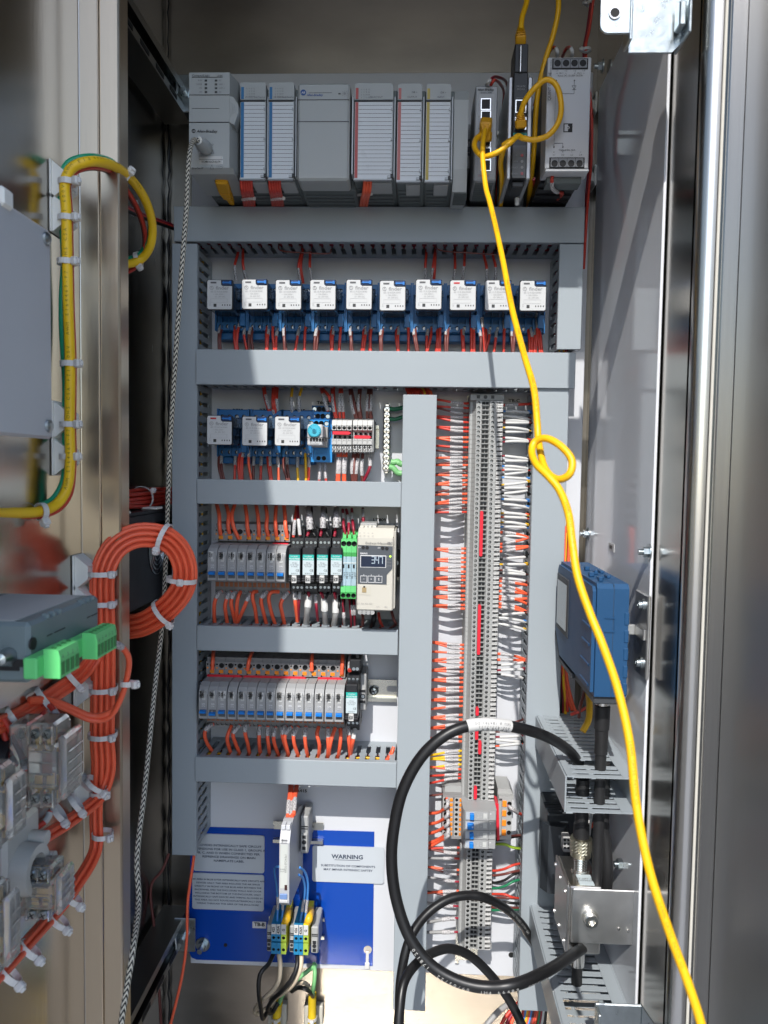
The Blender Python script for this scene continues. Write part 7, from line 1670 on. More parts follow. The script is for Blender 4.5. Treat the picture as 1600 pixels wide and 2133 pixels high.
t = thing('coax_arrester', 'silver box shaped coax surge arrester behind the silver bracket', 'surge arrester', ((bx0 + bx1) / 2, .74, zb_))
part('box_body', MB().box(bx0 + .003, bx1, Y0 + .0024, .745, zb_ - .012, zt_ + .0006, 0, .0012), CHROME, t)
part('box_lid', MB().box(bx0 + .0008, bx0 + .0028, Y0 + .003, .745, zb_ - .012, zt_ + .0012, 0, .0006), mat('lid_steel', (.55, .55, .55), .36, 1, .1), t)
for yy in (.692, .716, .740):
    for zz in (zt_ - .006, zb_ - .002):
        part('lid_screw', MB().lathe((bx0 + .0006, yy, zz), (-1, 0, 0), [(0, .0020), (.0016, .0017), (.002, 0)], 10), CHROME, t)
lb = part('box_label', MB().box(bx0 + .013, bx1 - .006, Y0 + .006, Y0 + .024, zt_ + .0006, zt_ + .0010), PALE, t)
text('SUPPRESSOR\nGT-NFF-AL', ((bx0 + bx1) / 2 + .004, Y0 + .015, zt_ + .0012), .0034, GREY_INK, lb, face='+z', rz=math.pi)
cx_ = bx0 + .019
part('threaded_barrel', MB().lathe((cx_, .718, zt_ + .0006), (0, 0, 1), [(0, .0085), (.002, .0085), (.002, .0062)] + [(.003 + k * .0012, .0062 if k % 2 else .0058) for k in range(14)], 20), CHROME, t)
zk = zt_ + .0195
kn = MB(); n_ = 36; vs = []
for k in range(9):
    for j in range(n_):
        a = 2 * math.pi * (j + .5 * (k % 2)) / n_; r = .0098 + (.0004 if (j + k) % 2 else 0)
        vs.append((cx_ + r * math.cos(a), (.718) + r * math.sin(a), zk + k * .0016))
kn.add(vs, [[k * n_ + j, k * n_ + (j + 1) % n_, (k + 1) * n_ + (j + 1) % n_, (k + 1) * n_ + j] for k in range(8) for j in range(n_)], 0)
kn.lathe((cx_, .718, zk), (0, 0, 1), [(0, 0), (0, .0098)], n_).lathe((cx_, .718, zk + .0128), (0, 0, 1), [(0, .0098), (.0006, .0072)], n_).lathe((cx_, .718, zk - .0046), (0, 0, 1), [(0, .0072), (0, .0096), (.0046, .0096)], n_)
COUP = thing('coax_coupling', 'knurled pale gold coupling on top of the silver arrester box', 'connector', (cx_, .718, zk))
part('knurled_ring', kn, mat('pale_gold', (.66, .61, .46), .3, 1, .06), COUP)
part('rubber_boot', MB().lathe((cx_, .718, zk + .010), (0, 0, 1), [(0, .0072), (.004, .0076), (.016, .0072), (.017, .0064), (.060, .0062)], 20), RUBBER, COUP)
cx2 = P(1261, 1760, .715).x
solo('black_hose', MB().tube(smooth([(cx2 - .003, .715, zU + .0), (cx2 - .002, .715, zU - .06), (cx2, .714, zt_ + .03), (cx2 + .002, .712, zt_ + .002), (cx2 + .002, .716, zb_ + .02)], 5), .0052, 14), RUBBER, 'black sleeved lead running down behind the silver bracket', 'cable')
lw = MB().lathe((cx_, .718, zb_ - .012), (0, 0, -1), [(0, .0066), (.004, .0066), (.004, .0058), (.016, .0056), (.016, .0068), (.030, .0066), (.030, .0048)], 18)
o = solo('lower_connector', lw, CHROME, 'nickel connector hanging under the silver arrester box', 'connector')
part('lower_boot', MB().lathe((cx_, .718, zb_ - .042), (0, 0, -1), [(0, .0050), (.03, .0050)], 16), RUBBER, o)
# dark device behind
x0, x1, z0, z1 = R4(1128, 1196, 1690, 1795, .80)
t = thing('heater_unit', 'dark grey ribbed device behind the silver arrester', 'heater', ((x0 + x1) / 2, .83, z0))
part('body', MB().box(x0 + .006, XP - .004, .80, .86, z0 - .03, z1, 0, .002), mat('device_charcoal', (.025, .03, .036), .4), t)
part('front_cover', MB().prism([(x0, .802), (x0 + .006, .792), (x0 + .022, .788), (x0 + .028, .80)], 'xy', z0 - .03, z1 - .012), _M['device_charcoal'], t)
fb = MB()
for k in range(8): fb.box(x0 + .004, x0 + .02, .789 + k * .004, .791 + k * .004, z1 + .0002, z1 + .002)
part('fins', fb, _M['device_charcoal'], t)
o = solo('white_terminal', MB().box(P(1172, 1760, .77).x, P(1188, 1760, .77).x, .766, .78, P(1180, 1772, .77).z, P(1180, 1742, .77).z, 0, .001), TERMH, 'small pale terminal block behind the knurled coupling', 'terminal block')
mb = MB()
for i in range(3):
    for j in range(2): mb.box(P(1175 + j * 7, 1750 + i * 8, .7655).x, P(1179 + j * 7, 1750 + i * 8, .7655).x, .7652, .767, P(1175, 1752 + i * 8, .7655).z, P(1175, 1748 + i * 8, .7655).z)
part('openings', mb, DHOLE, o)
# --- zinc brackets on the opening lip
def lip_bracket(y0px, y1px, up, lab):
    Yb2 = .60
    xa, xm_, xb = P(1248, (y0px + y1px) / 2, Yb2).x, P(1308, (y0px + y1px) / 2, Yb2).x, P(1424, (y0px + y1px) / 2, Yb2).x
    za, zb3 = P(1330, y1px, Yb2).z, P(1330, y0px, Yb2).z
    t = thing('door_bracket', lab, 'bracket', (xb, Yb2, za), 'zinc door brackets')
    r = .006; h0 = za + .009
    pts = [(xa + r - r * math.cos(a), h0 + r - r * math.sin(a)) for a in [math.pi / 2 * k / 6 for k in range(7)]] + [(xm_, h0), (xm_, zb3), (xa, zb3)]
    mb = MB(); hc = P(1276, 38 if up else 2170, Yb2)
    mb.prism(pts, 'xz', Yb2 - .006, Yb2 - .0035)
    part('mounting_tab', mb, ZINC, t)
    part('tab_bend', MB().box(xm_, xm_ + .0025, Yb2 - .006, Yb2 + .012, za + .004, zb3, 0, .0008), ZINC, t)
    part('bracket_web', MB().prism([(xm_ + .0025, za), (xb - .006, za), (xb, za + .006), (xb, zb3), (xm_ + .0025, zb3)], 'xz', Yb2 + .004, Yb2 + .0065), ZINC, t)
    part('hinge_leaf', MB().box(xb, xb + .0025, Yb2 - .012, Yb2 + .02, za + .006, zb3, 0, .0008).box(xb - .006, xb - .001, Yb2 - .010, Yb2 + .002, za + .012, za + .03, 0, .001), ZINC, t)
    part('tab_bush', MB().lathe(hc + V3((0, -.0062, 0)), (0, -1, 0), [(0, .0046), (.001, .0044), (.001, .0034), (-.001, .0032)], 20), CHROME, t)
    part('bush_hole', MB().cyl(hc + V3((0, -.0064, 0)), (0, -1, 0), .0033, .0003, 16), DHOLE, t)
lip_bracket(-60, 103, True, 'large zinc plated bracket with a bushed hole at the top right')
Yb2 = .60
x0, x1, z1 = P(1240, 2092, Yb2).x, P(1338, 2092, Yb2).x, P(1290, 2093, Yb2).z
t = thing('door_bracket', 'zinc plated bracket cut by the bottom edge of the picture', 'bracket', (x1, Yb2, z1 - .05), 'zinc door brackets')
part('bracket_web', MB().box(x0, x1, Yb2, Yb2 + .0025, z1 - .06, z1, 0, .0008), ZINC, t)
part('mounting_tab', MB().box(P(1188, 2120, Yb2).x, x0 - .0002, Yb2 - .012, Yb2 - .0095, z1 - .06, P(1200, 2122, Yb2).z, 0, .0008).box(x0 - .0002, x0 + .0022, Yb2 - .012, Yb2 - .0002, z1 - .06, z1 - .001, 0, .0006), ZINC, t)
part('hinge_leaf', MB().prism([(x1, z1 - .06), (x1 + .014, z1 - .06), (x1 + .012, z1 - .018), (x1, z1 - .001)], 'xz', Yb2 + .0, Yb2 + .006), ZINC, t)
# --- plate bolts, tie mounts, sticker
def pbolt(px, py, lab, X=XP, r=.0046):
    c = PX(px, py, X) if X else px
    t = thing('bolt', lab, 'bolt', c, 'bolts through the side plate')
    part('washer', MB().cyl(c, (-1, 0, 0), r * 1.6, .0012, 20), ZINC, t); part('hex_head', MB().cyl(c + V3((-.0013, 0, 0)), (-1, 0, 0), r, .0045, 6, sm=False), ZINC, t)
    part('stud', MB().cyl(c + V3((-.0058, 0, 0)), (-1, 0, 0), r * .55, .004, 12), ZINC, t)
pbolt(1353, 1150, 'zinc bolt through the front edge of the side plate')
pbolt(1226, 1112, 'zinc bolt at the rear edge of the side plate, halfway up')
pbolt(1256, 138, 'zinc bolt at the rear edge of the side plate, near the top')
c = PX(1274, 1140, XP)
o = solo('sticker', MB().box(XP - .0006, XP - .0002, c.y - .012, c.y + .010, c.z - .004, c.z + .004), PAPER, 'tiny white sticker on the side plate above the blue radio', 'sticker')
text('R809', (XP - .0008, c.y, c.z), .005, BLACK_INK, o, face='-x', bold=.03)
for i, (px, py) in enumerate(((1240, 222), (1238, 372))):
    c = PX(px, py, XP)
    mb = MB().box(XP - .0026, XP - .0002, c.y - .012, c.y + .012, c.z - .012, c.z + .012, 0, .0008).prism([(c.y - .009, c.z - .006), (c.y + .009, c.z - .006), (c.y + .004, c.z + .006), (c.y - .004, c.z + .006)], 'yz', XP - .0075, XP - .0026)
    solo('tie_mount', mb, MOUNT, f'{("upper", "lower")[i]} adhesive tie mount on the side plate by the diode module', 'cable mount', 'square adhesive mounts')
    ties(V3((XP - .010, c.y, c.z)), (0, 0, 1), .0042, f'white tie at the {("upper", "lower")[i]} mount by the diode module', 'white ties on the side plate', (-1, -.2, 0))
for i, (px, py) in enumerate(((1229, 8), (1222, 104))):
    ties(P(px, py, .872), (0, 0, 1), .0042, f'white tie on the red wires near the roof, {("upper", "lower")[i]} one', 'white ties near the roof', (-1, -.3, 0))
# --- thick black coax loops
CR = .0049
cA = [(1206, 1590, .735), (1188, 1566, .715), (1150, 1540, .69), (1100, 1521, .665), (1040, 1510, .65), (980, 1511, .642), (925, 1533, .637), (875, 1580, .634), (838, 1650, .632), (820, 1730, .632), (816, 1800, .632), (826, 1875, .630), (852, 1950, .625), (895, 2008, .62), (950, 2042, .615), (1010, 2056, .612), (1075, 2050, .612), (1140, 2022, .635), (1188, 1992, .668), (1222, 1968, .70), (1240, 1945, .725)]
cA = [P(*p) for p in cA]
ca = thing('coax_cable', 'thick black coax loop carrying a white sticker, nearest loop in front', 'cable', cA[0], 'thick black coax cables')
part('jacket', MB().tube(smooth(cA, 8), CR, 18), COAX, ca)
ps = smooth(cA, 8)
part('white_label', MB().tube(cut(ps, .208, .272), CR * 1.12, 18), PAPER, ca)
ink_on(cA, CR * 1.12, 'ventev', -.216, .0062, GREY_INK, ca, toward=(0, -1, -.75), gap=.72)
ink_on(cA, CR * 1.12, '800-477-7111', -.214, .0034, GREY_INK, ca, toward=(0, -1, -.08), gap=.72)
ink_on(cA, CR * 1.12, 'SKU # 184781 DG', -.213, .0030, GREY_INK, ca, toward=(0, -1, .55), gap=.72)
COAXINK = mat('coax_print', (.55, .55, .53), .6)
ink_on(cA, CR, 'LMR-400-ULTRAFLEX COPPER  TIMES MICROWAVE  (203)949-8400  68999 PHI  09/03/22  178120'[::-1], -.615, .0044, COAXINK, ca, toward=(0, -1, -.30), up_flip=True, gap=.80)
cB = [(1120, 1974, .842), (1102, 1948, .838), (1087, 1925, .826), (1058, 1896, .795), (1015, 1872, .76), (975, 1865, .752), (930, 1875, .745), (885, 1908, .735), (852, 1960, .72), (836, 2030, .71), (832, 2100, .70), (834, 2180, .69), (840, 2260, .69)]
cB = [P(*p) for p in cB]
cb_ = thing('coax_cable', 'thick black coax arching over the lower terminals behind the nearest loop', 'cable', cB[0], 'thick black coax cables')
part('jacket', MB().tube(smooth(cB, 7), .0045, 16), COAX, cb_)
ink_on(cB, .0045, 'LMR-400-UF COAXIAL CABLE', .03, .0036, COAXINK, cb_, toward=(0, -1, .5), up_flip=False, gap=.8)
cC = [(823, 2260, .66), (828, 2180, .665), (832, 2110, .675), (842, 2045, .69), (872, 2003, .71), (910, 1981, .725), (945, 1977, .735), (985, 1995, .745), (1030, 2040, .75), (1062, 2085, .75), (1085, 2130, .745), (1110, 2190, .74)]
cC = [P(*p) for p in cC]
cc_ = thing('coax_cable', 'thick black coax in the lowest small arch near the picture bottom', 'cable', cC[0], 'thick black coax cables')
part('jacket', MB().tube(smooth(cC, 7), .0045, 16), COAX, cc_)
# --- bundle under the right duct
cols = 'ruyoubrogmwk'
for i in range(12):
    x = 1086 + i * 4.2
    wire([P(x + 6, 2070, .895), P(x + 4, 2108, .89), P(x - 2 + random.uniform(-3, 3), 2140, .885), P(x - 14 + random.uniform(-6, 4), 2190, .88)], cols[i], .0021, f'{WC[cols[i]][1]} wire leaving the bottom of the right duct, {nth(i)} from the left', 'wires leaving the right duct')
for i, (c, xs) in enumerate((('m', (1084, 1092, 1062, 1040)), ('r', (1082, 1086, 1052, 1030)), ('o', (1086, 1090, 1070, 1048)))):
    wire([P(xs[0], 2062, .90), P(xs[1] - 4, 2085, .895), P(xs[2], 2120, .885), P(xs[3], 2170, .875)], c, .0022, f'{WC[c][1]} wire slanting left below the right duct', 'wires leaving the right duct')
solo('field_cable', MB().tube(smooth([P(1068, 2086, .90), P(1042, 2104, .89), P(1016, 2132, .88), P(980, 2180, .87)], 5), .0034, 10), GREYW, 'pale grey cable slanting left below the right duct', 'cable')
# ================================================================ left door equipment and left wall
# wires packed inside the ducts, seen through the slots
dw = MB(); dmat = [RED, MAROON, BROWN, YELLOW, ORANGE]
def pack(k, u0, u1, vert, va, vb, n=9, y0=.866, y1=.908):
    for i in range(n):
        v = va + (vb - va) * (i + .5) / n; y = random.uniform(y0, y1); r = (vb - va) / n * .62
        N_ = 9; pts = []
        for j in range(N_):
            u = u0 + (u1 - u0) * j / (N_ - 1); dv, dy = random.uniform(-.0015, .0015), random.uniform(-.002, .002)
            pts.append((v + dv, y + dy, u) if vert else (u, y + dy, v + dv))
        dw.tube(smooth(pts, 3), r, 6, random.choice((0, 0, 1, 1, 2, 3, 4)))
for k, d in DU.items():
    x0, x1, z0, z1 = d
    if k in ('left', 'rtop', 'right', 'mid'): pack(k, z0 + .004, z1 - .004, True, x0 + .006, x1 - .006, 8); pack(k, z0 + .004, z1 - .004, True, x0 + .005, x1 - .005, 9, .857, .868)
    else: pack(k, x0 + .004, x1 - .004, False, z0 + .006, z1 - .006, 9); pack(k, x0 + .004, x1 - .004, False, z0 + .005, z1 - .005, 9, .857, .868)
solo('duct_wires', dw, dmat, 'wires packed inside the ducts, glimpsed through the slots', None, kind='stuff')
# --- upper grey box on the door
XB2 = -.232
ya = PX(108, 600, XB2).y; zt_, zb_ = PX(108, 482, XB2).z, PX(108, 915, XB2).z
t = thing('junction_box', 'grey painted steel box on the open door, cut by the left picture edge', 'junction box', (XD, ya - .1, zb_))
part('box_body', MB().box(XD + .0002, XB2 - .004, ya - .22, ya - .006, zb_ + .008, zt_ - .002, 0, .003), BOXG, t)
part('lid', MB().box(XB2 - .0038, XB2, ya - .225, ya, zb_, zt_, 0, .0028), BOXG, t)
for px, py in ((95, 497), (100, 887)):
    c = PX(px, py, XB2); part('lid_screw', MB().lathe(c, (1, 0, 0), [(0, .0040), (.0016, .0038), (.0028, .0022), (.003, 0)], 16), ZINC, t)
c = PX(4, 419, XB2 - .002); solo('lid_clip', MB().box(XB2 - .006, XB2 + .002, c.y - .006, c.y + .006, c.z - .004, c.z + .007, 0, .0016), MOUNT, 'pale plastic clip on the upper edge of the grey steel box', 'clip')
# --- grey device with green plugs
XD2 = -.214
p_near, p_far = PX(60, 1290, XD2), PX(206, 1246, XD2)
zt2, zb2 = (p_near.z + p_far.z) / 2, PX(60, 1425, XD2).z
yn, yf = p_near.y, p_far.y
t = thing('door_module', 'grey green module on the door with two green plug connectors', 'controller', (XD, yn, zb2))
part('housing', MB().box(XD + .0004, XD2, yn, yf, zb2, zt2, 0, .0022), DEVG, t)
part('top_label', MB().box(XD + .012, XD2 - .010, yn + .004, yf - .004, zt2, zt2 + .0004), mat('module_label', (.45, .46, .46), .5), t)
lb = MB()
for k in range(3):
    for q in (.24, .74): lb.box(XD2 - .004, XD2 + .0008, yn + (yf - yn) * (q + .08 * k) - .0016, yn + (yf - yn) * (q + .08 * k) + .0016, zt2 - .0022, zt2 + .0012, 0, .0008)
part('top_ribs', lb, DEVG, t)
mk = MB()
for q0, q1 in ((.22, .46), (.80, .97)):
    for zz in (zt2 - .012, zt2 - .023):
        mk.box(XD2 + .0001, XD2 + .0005, yn + (yf - yn) * q0, yn + (yf - yn) * (q0 + (q1 - q0) * .25), zz, zz + .0004).box(XD2 + .0001, XD2 + .0005, yn + (yf - yn) * (q0 + (q1 - q0) * .4), yn + (yf - yn) * q1, zz, zz + .0004)
part('front_marks', mk, BLACK_INK, t)
part('side_socket', MB().cyl((XD2 - .0002, yn + .0035, zb2 + .022), (1, 0, 0), .0036, .0012, 14), BLACK_INK, t)
c = P(18, 1366, yn - .0006); part('front_screw', MB().lathe(c, (0, -1, 0), [(0, .0050), (.004, .0046), (.009, .0032), (.010, 0)], 14), ZINC, t)
part('slot', MB().box(c.x - .012, c.x + .006, yn - .0006, yn + .0004, c.z - .0085, c.z - .0062).box(c.x + .002, c.x + .008, yn - .0006, yn + .0004, c.z - .0062, c.z - .002), BLACK_INK, t)
def green_plug(pa, pb, zc_, h, lab, npin):
    ya_, yb2 = pa, pb
    t = thing('plug_connector', lab, 'plug connector', (XD2, ya_, zc_), 'green plug connectors')
    part('socket', MB().box(XD2 + .0002, XD2 + .008, ya_ - .008, yb2 + .002, zc_ - h * .42, zc_ + h * .30, 0, .0008), GREENP, t)
    pr = [(XD2 + .008, zc_ - h * .5), (XD2 + .0175, zc_ - h * .5), (XD2 + .0175, zc_ + h * .10), (XD2 + .0175, zc_ + h * .18), (XD2 + .0165, zc_ + h * .46), (XD2 + .0125, zc_ + h * .5), (XD2 + .008, zc_ + h * .5)]
    vs = [(x, ya_, z) for x, z in pr] + [(x, yb2, z) for x, z in pr]; n_ = len(pr)
    part('plug_body', MB().add(vs, [list(range(n_)), list(range(2 * n_ - 1, n_ - 1, -1))] + [[i, (i + 1) % n_, n_ + (i + 1) % n_, n_ + i] for i in range(n_)]), GREENP, t)
    op = MB()
    for k in range(npin):
        y0 = ya_ + (yb2 - ya_) * (k + .16) / npin; y1 = ya_ + (yb2 - ya_) * (k + .84) / npin
        op.box(XD2 + .0172, XD2 + .0178, y0, y1, zc_ - h * .40, zc_ + h * .04)
        part('pin_screw', MB().cyl((XD2 + .0125, (y0 + y1) / 2, zc_ + h * .5), (0, 0, 1), .0014, .0004, 10), mat('green_shadow', (.03, .20, .05), .5), t)
    part('wire_openings', op, mat('green_shadow', (.03, .20, .05), .5) if 'green_shadow' not in _M else _M['green_shadow'], t)
    for k in range(npin): text(str(npin - k), (XD2 + .0178, ya_ + (yb2 - ya_) * (k + .5) / npin, zc_ + h * .22), .0034, GREY_INK, t, face='+x')
    return t
g1a, g1b = PX(98, 1370, XD2 + .010).y, PX(160, 1370, XD2 + .016).y
g2a, g2b = PX(178, 1340, XD2 + .010).y, PX(243, 1330, XD2 + .0175).y
hz = .0165
zp = PX(130, 1370, XD2 + .012).z
zp2 = PX(205, 1335, XD2 + .012).z
green_plug(g1a, g1b, zp, hz, 'nearer green plug with four empty openings on the door module', 4)
green_plug(g2a, g2b, zp2, hz, 'farther green plug holding the marked orange wire pair', 6)
# --- door wiring
def D(px, py, X): return PX(px, py, X)
def mount(c, lab, vert=True, s=.010, dirx=1):
    """triangular bridge mount stuck on the door face"""
    c = Vector(c); t = thing('tie_mount', lab, 'cable mount', c, 'white cable mounts on the door')
    part('base_pad', MB().box(XD + .0003, XD + .002, c.y - s, c.y + s, c.z - s * 1.15, c.z + s * 1.15, 0, .0006), MOUNT, t)
    pr = [(XD + .0021, c.z - s * 1.1), (XD + .0021, c.z + s * 1.1), (XD + .013, c.z + s * .42), (XD + .013, c.z - s * .42)]
    m_ = MB()
    for y in (c.y - s * .8, c.y + s * .65): m_.prism(pr, 'xz', y, y + .0016)
    m_.box(XD + .0118, XD + .013, c.y - s * .8 + .0016, c.y + s * .65, c.z - s * .3, c.z + s * .3)
    for q in (-1, 1): m_.prism([(XD + .0021, c.z + q * s * 1.08), (XD + .0021, c.z + q * s * .9), (XD + .012, c.z + q * s * .28), (XD + .013, c.z + q * s * .42)], 'xz', c.y - s * .8 + .0016, c.y + s * .65)
    part('bridge', m_, MOUNT, t)
    return t
YL = .598
loomP = [(-40, 1066, .50), (20, 1068, .535), (80, 1066, .565), (118, 1050, .583), (140, 1015, .592), (146, 960, .596), (145, 880, .598), (146, 760, .598), (142, 640, .598), (140, 540, .598), (138, 440, .598), (135, 385, .598), (150, 350, .602), (190, 336, .610), (235, 345, .640), (272, 372, .680), (302, 415, .715), (317, 465, .74), (314, 510, .75), (294, 540, .755), (262, 551, .745), (236, 552, .735), (215, 548, .725)]
def loom(off, dY=0.0, scale=1.0, start=0):
    return [P(x + off[0] * (1 if i < 13 else (.55 - .02 * (i - 13))), y + off[1] * (0 if 5 <= i < 12 else 1), Y + dY) for i, (x, y, Y) in enumerate(loomP)][start:]
t = thing('door_loom', 'yellow cable with printed lettering looping over the upper left door', 'cable', P(145, 700, YL))
yp = loom((0, 0)); part('jacket', MB().tube(smooth(yp, 6), .0040, 14), mat('loom_yellow', (.92, .58, .015), .42, 0, .06, 20), t)
ink_on(yp, .0040, 'AWM E164469-F7 ROHS CSA FT1 600V  AWM E164469-F7 ROHS CSA FT1 600V  AWM E164469-F7 ROHS CSA FT1 600V', .10, .0036, mat('loom_print', (.30, .19, .01), .6), t, toward=(.2, -1, 0), gap=1.0)
for i, (c, off, dy, r, lab) in enumerate((('g', (-9, -9), .006, .0028, 'green wire running behind the yellow door cable'), ('r', (8, 8), .007, .0022, 'red wire running behind the yellow door cable'), ('b', (3, 10), .010, .0022, 'brown wire running behind the yellow door cable'))):
    m_ = mat('bright_green_wire', (.01, .33, .17), .4) if c == 'g' else (RED if c == 'r' else BROWN)
    pp_ = loom(off, dy)
    if c == 'g': pp_ = pp_[:7] + [P(137, 800, .605), P(131, 700, .605), P(130, 620, .605), P(134, 540, .606)] + pp_[10:]
    if c != 'g': pp_ = [q + V3((.010 * (0 if k < 12 else min(1, (k - 12) / 4)) * (-1), .004 * (k > 12), -.004 * (k > 14))) for k, q in enumerate(pp_)]
    wire(pp_, m_, r, lab, 'wires of the yellow door loom', seg=5)
for i, (px, py, hd) in enumerate(((143, 380, 1), (142, 455, 1), (141, 546, 1), (147, 758, 1), (146, 884, 1), (145, 951, 1))):
    ties(P(px - 3, py, .600), (0, 0, 1), .0062, f'white tie on the yellow door loom, {ORD[i]} from the top of its upright run', 'white ties on the yellow door loom', (1, -.35, 0), wdt=.0044, hs=.0066)
ties(P(86, 1066, .567), (.55, 1, 0), .0062, 'white tie on the level lower run of the yellow door loom', 'white ties on the yellow door loom', (.5, -.3, -1), wdt=.0044, hs=.0066)
ties(P(262, 366, .672), (.75, .75, -.55), .0062, 'white tie high on the yellow loom where it crosses the hinge', 'white ties on the yellow door loom', (.3, -1, .5), wdt=.0044, hs=.0066)
ties(P(288, 540, .758), (-1, 0, -.3), .0066, 'white tie low on the yellow loom inside the cabinet', 'white ties on the yellow door loom', (.3, -.4, -1), wdt=.0044, hs=.0064)
for i, py in enumerate((383, 452, 875, 952)):
    c = P(112, py, .607); mount((XD, c.y, c.z), f'white bridge mount behind the yellow door loom, {ORD[i]} from the top', s=.0128)
# red-black pair in the left corner
for i, (c, d) in enumerate((('m', 0), ('r', 3), ('k', 6))):
    wire([P(236, 412 + d, .72), P(262, 430 + d, .76), P(300, 448 + d, .81), P(340, 462 + d, .86), P(372, 474 + d, .885)], c, .0021, f'{WC[c][1]} wire slanting across the left corner into the top duct', 'wires slanting into the top duct')
ties(P(279, 438, .785), (1, .4, -.3), .0050, 'white tie on the dark wires slanting across the left corner', 'white ties in the left corner', (0, -.6, 1), wdt=.003, hs=.005)
# --- orange harness: coil and upright run
def hz_off(i, n, w): return (i - (n - 1) / 2) * w
N = 8
mainP = [(238, 1304, .735), (262, 1306, .725), (300, 1299, .715), (345, 1270, .70), (378, 1230, .69), (386, 1190, .685), (374, 1150, .68), (345, 1122, .67), (300, 1114, .66), (262, 1124, .652), (232, 1150, .645), (214, 1195, .64), (213, 1260, .64), (215, 1340, .64), (214, 1450, .64), (213, 1540, .64), (216, 1590, .64)]
def off_path(pts, d, dy):
    """offset a picture-plane path sideways by d px, keeping depth"""
    out = []
    for i, (x, y, Y) in enumerate(pts):
        a = pts[max(0, i - 1)]; b = pts[min(len(pts) - 1, i + 1)]
        tx2, ty2 = b[0] - a[0], b[1] - a[1]; l = math.hypot(tx2, ty2) or 1
        out.append((x - ty2 / l * d, y + tx2 / l * d, Y + dy))
    return out
HG = 'orange wires of the door harness'
tail_main = [(214, 1640, .64), (212, 1700, .638), (213, 1760, .634), (200, 1800, .622), (172, 1845, .60), (140, 1890, .575), (100, 1935, .545), (55, 1985, .51), (10, 2035, .48), (-40, 2085, .45)]
tail_mid = [(210, 1625, .64), (195, 1655, .632), (165, 1680, .612), (130, 1706, .588), (95, 1728, .565), (60, 1750, .54), (20, 1775, .51), (-40, 1810, .48)]
for i in range(N):
    d = hz_off(i, N, 6.1)
    base = off_path(mainP + (tail_main if i >= 4 else tail_mid), d, (.003 if i % 2 else -.001))
    wire([P(*q) for q in base], 'o', .00205, f'orange harness wire, {ORD[i]} from the inside of the coil, running to the {"bottom" if i >= 4 else "middle"} left', HG, seg=4, n=8)
for i in range(5):
    d = hz_off(i, 5, 9)
    base = off_path(mainP[3:14], d, .009)
    wire([P(*q) for q in base], 'o', .00205, f'rear layer orange wire of the harness coil, {ORD[i]} from the inside', HG, seg=4, n=8)
# upper branch leaving the upright run towards the left edge
upP = [(212, 1330, .643), (200, 1362, .638), (180, 1392, .628), (150, 1420, .610), (118, 1442, .588), (85, 1464, .566), (45, 1488, .54), (0, 1510, .51), (-50, 1535, .48)]
for i in range(5):
    wire([P(*q) for q in off_path(upP, hz_off(i, 5, 6.0), .002 * (i % 2))], 'o', .00205, f'orange wire of the upper branch to the left edge, {ORD[i]} from below', HG, seg=4, n=8)
for i, (px, py, Y, ax, r, lab) in enumerate(((342, 1122, .67, (1, 0, -.35), .0135, 'at the top right of the coil'), (378, 1208, .688, (.1, 0, 1), .0135, 'at the right side of the coil'), (340, 1276, .702, (1, 0, .8), .0135, 'at the lower right of the coil'), (213, 1194, .64, (0, 0, 1), .0118, 'at the top of the upright run'), (213, 1256, .64, (0, 0, 1), .0118, 'just above the green plugs'), (215, 1434, .64, (0, 0, 1), .0118, 'below the green plugs'), (214, 1530, .64, (0, 0, 1), .0118, 'beside the clear contact blocks'),
        (200, 1634, .633, (.6, .2, .8), .0100, 'where the middle branch bends away'), (207, 1650, .638, (0, 0, 1), .0085, 'right below the middle branch'), (214, 1738, .636, (0, 0, 1), .0085, 'low on the upright run'), (150, 1870, .583, (.7, .4, .9), .0085, 'first on the lowest branch'), (122, 1918, .56, (.7, .4, .9), .0085, 'second on the lowest branch'), (62, 1978, .515, (.7, .5, .8), .0085, 'third on the lowest branch'), (20, 2030, .485, (.7, .5, .8), .0085, 'last on the lowest branch'),
        (150, 1412, .610, (.8, .5, .7), .0100, 'first on the upper branch'), (92, 1455, .570, (.8, .5, .6), .0100, 'second on the upper branch'), (30, 1496, .53, (.8, .5, .6), .0100, 'third on the upper branch'), (158, 1672, .607, (.8, .4, .6), .0085, 'first on the middle branch'), (122, 1692, .585, (.8, .4, .6), .0085, 'second on the middle branch'), (46, 1740, .535, (.8, .5, .6), .0085, 'third on the middle branch'))):
    hdv = (.8, -.6, -.25) if ax[0] < .5 and i > 2 else (.35, -.55, -.9)
    if i == 1: hdv = (.2, -.9, 0)
    if i == 0: hdv = (-.1, -.8, -.7)
    ties(P(px, py, Y), ax, (r, r * .62) if False else r * .98, f'white tie on the orange harness {lab}', 'white ties on the orange harness', hdv, wdt=.0042, hs=.0062)
for i, (px, py) in enumerate(((184, 1190), (186, 1252), (182, 1432), (180, 1652))):
    c = P(px, py, .642); mount((XD, c.y, c.z), f'white bridge mount behind the orange upright run, {ORD[i]} from the top', s=.0128)
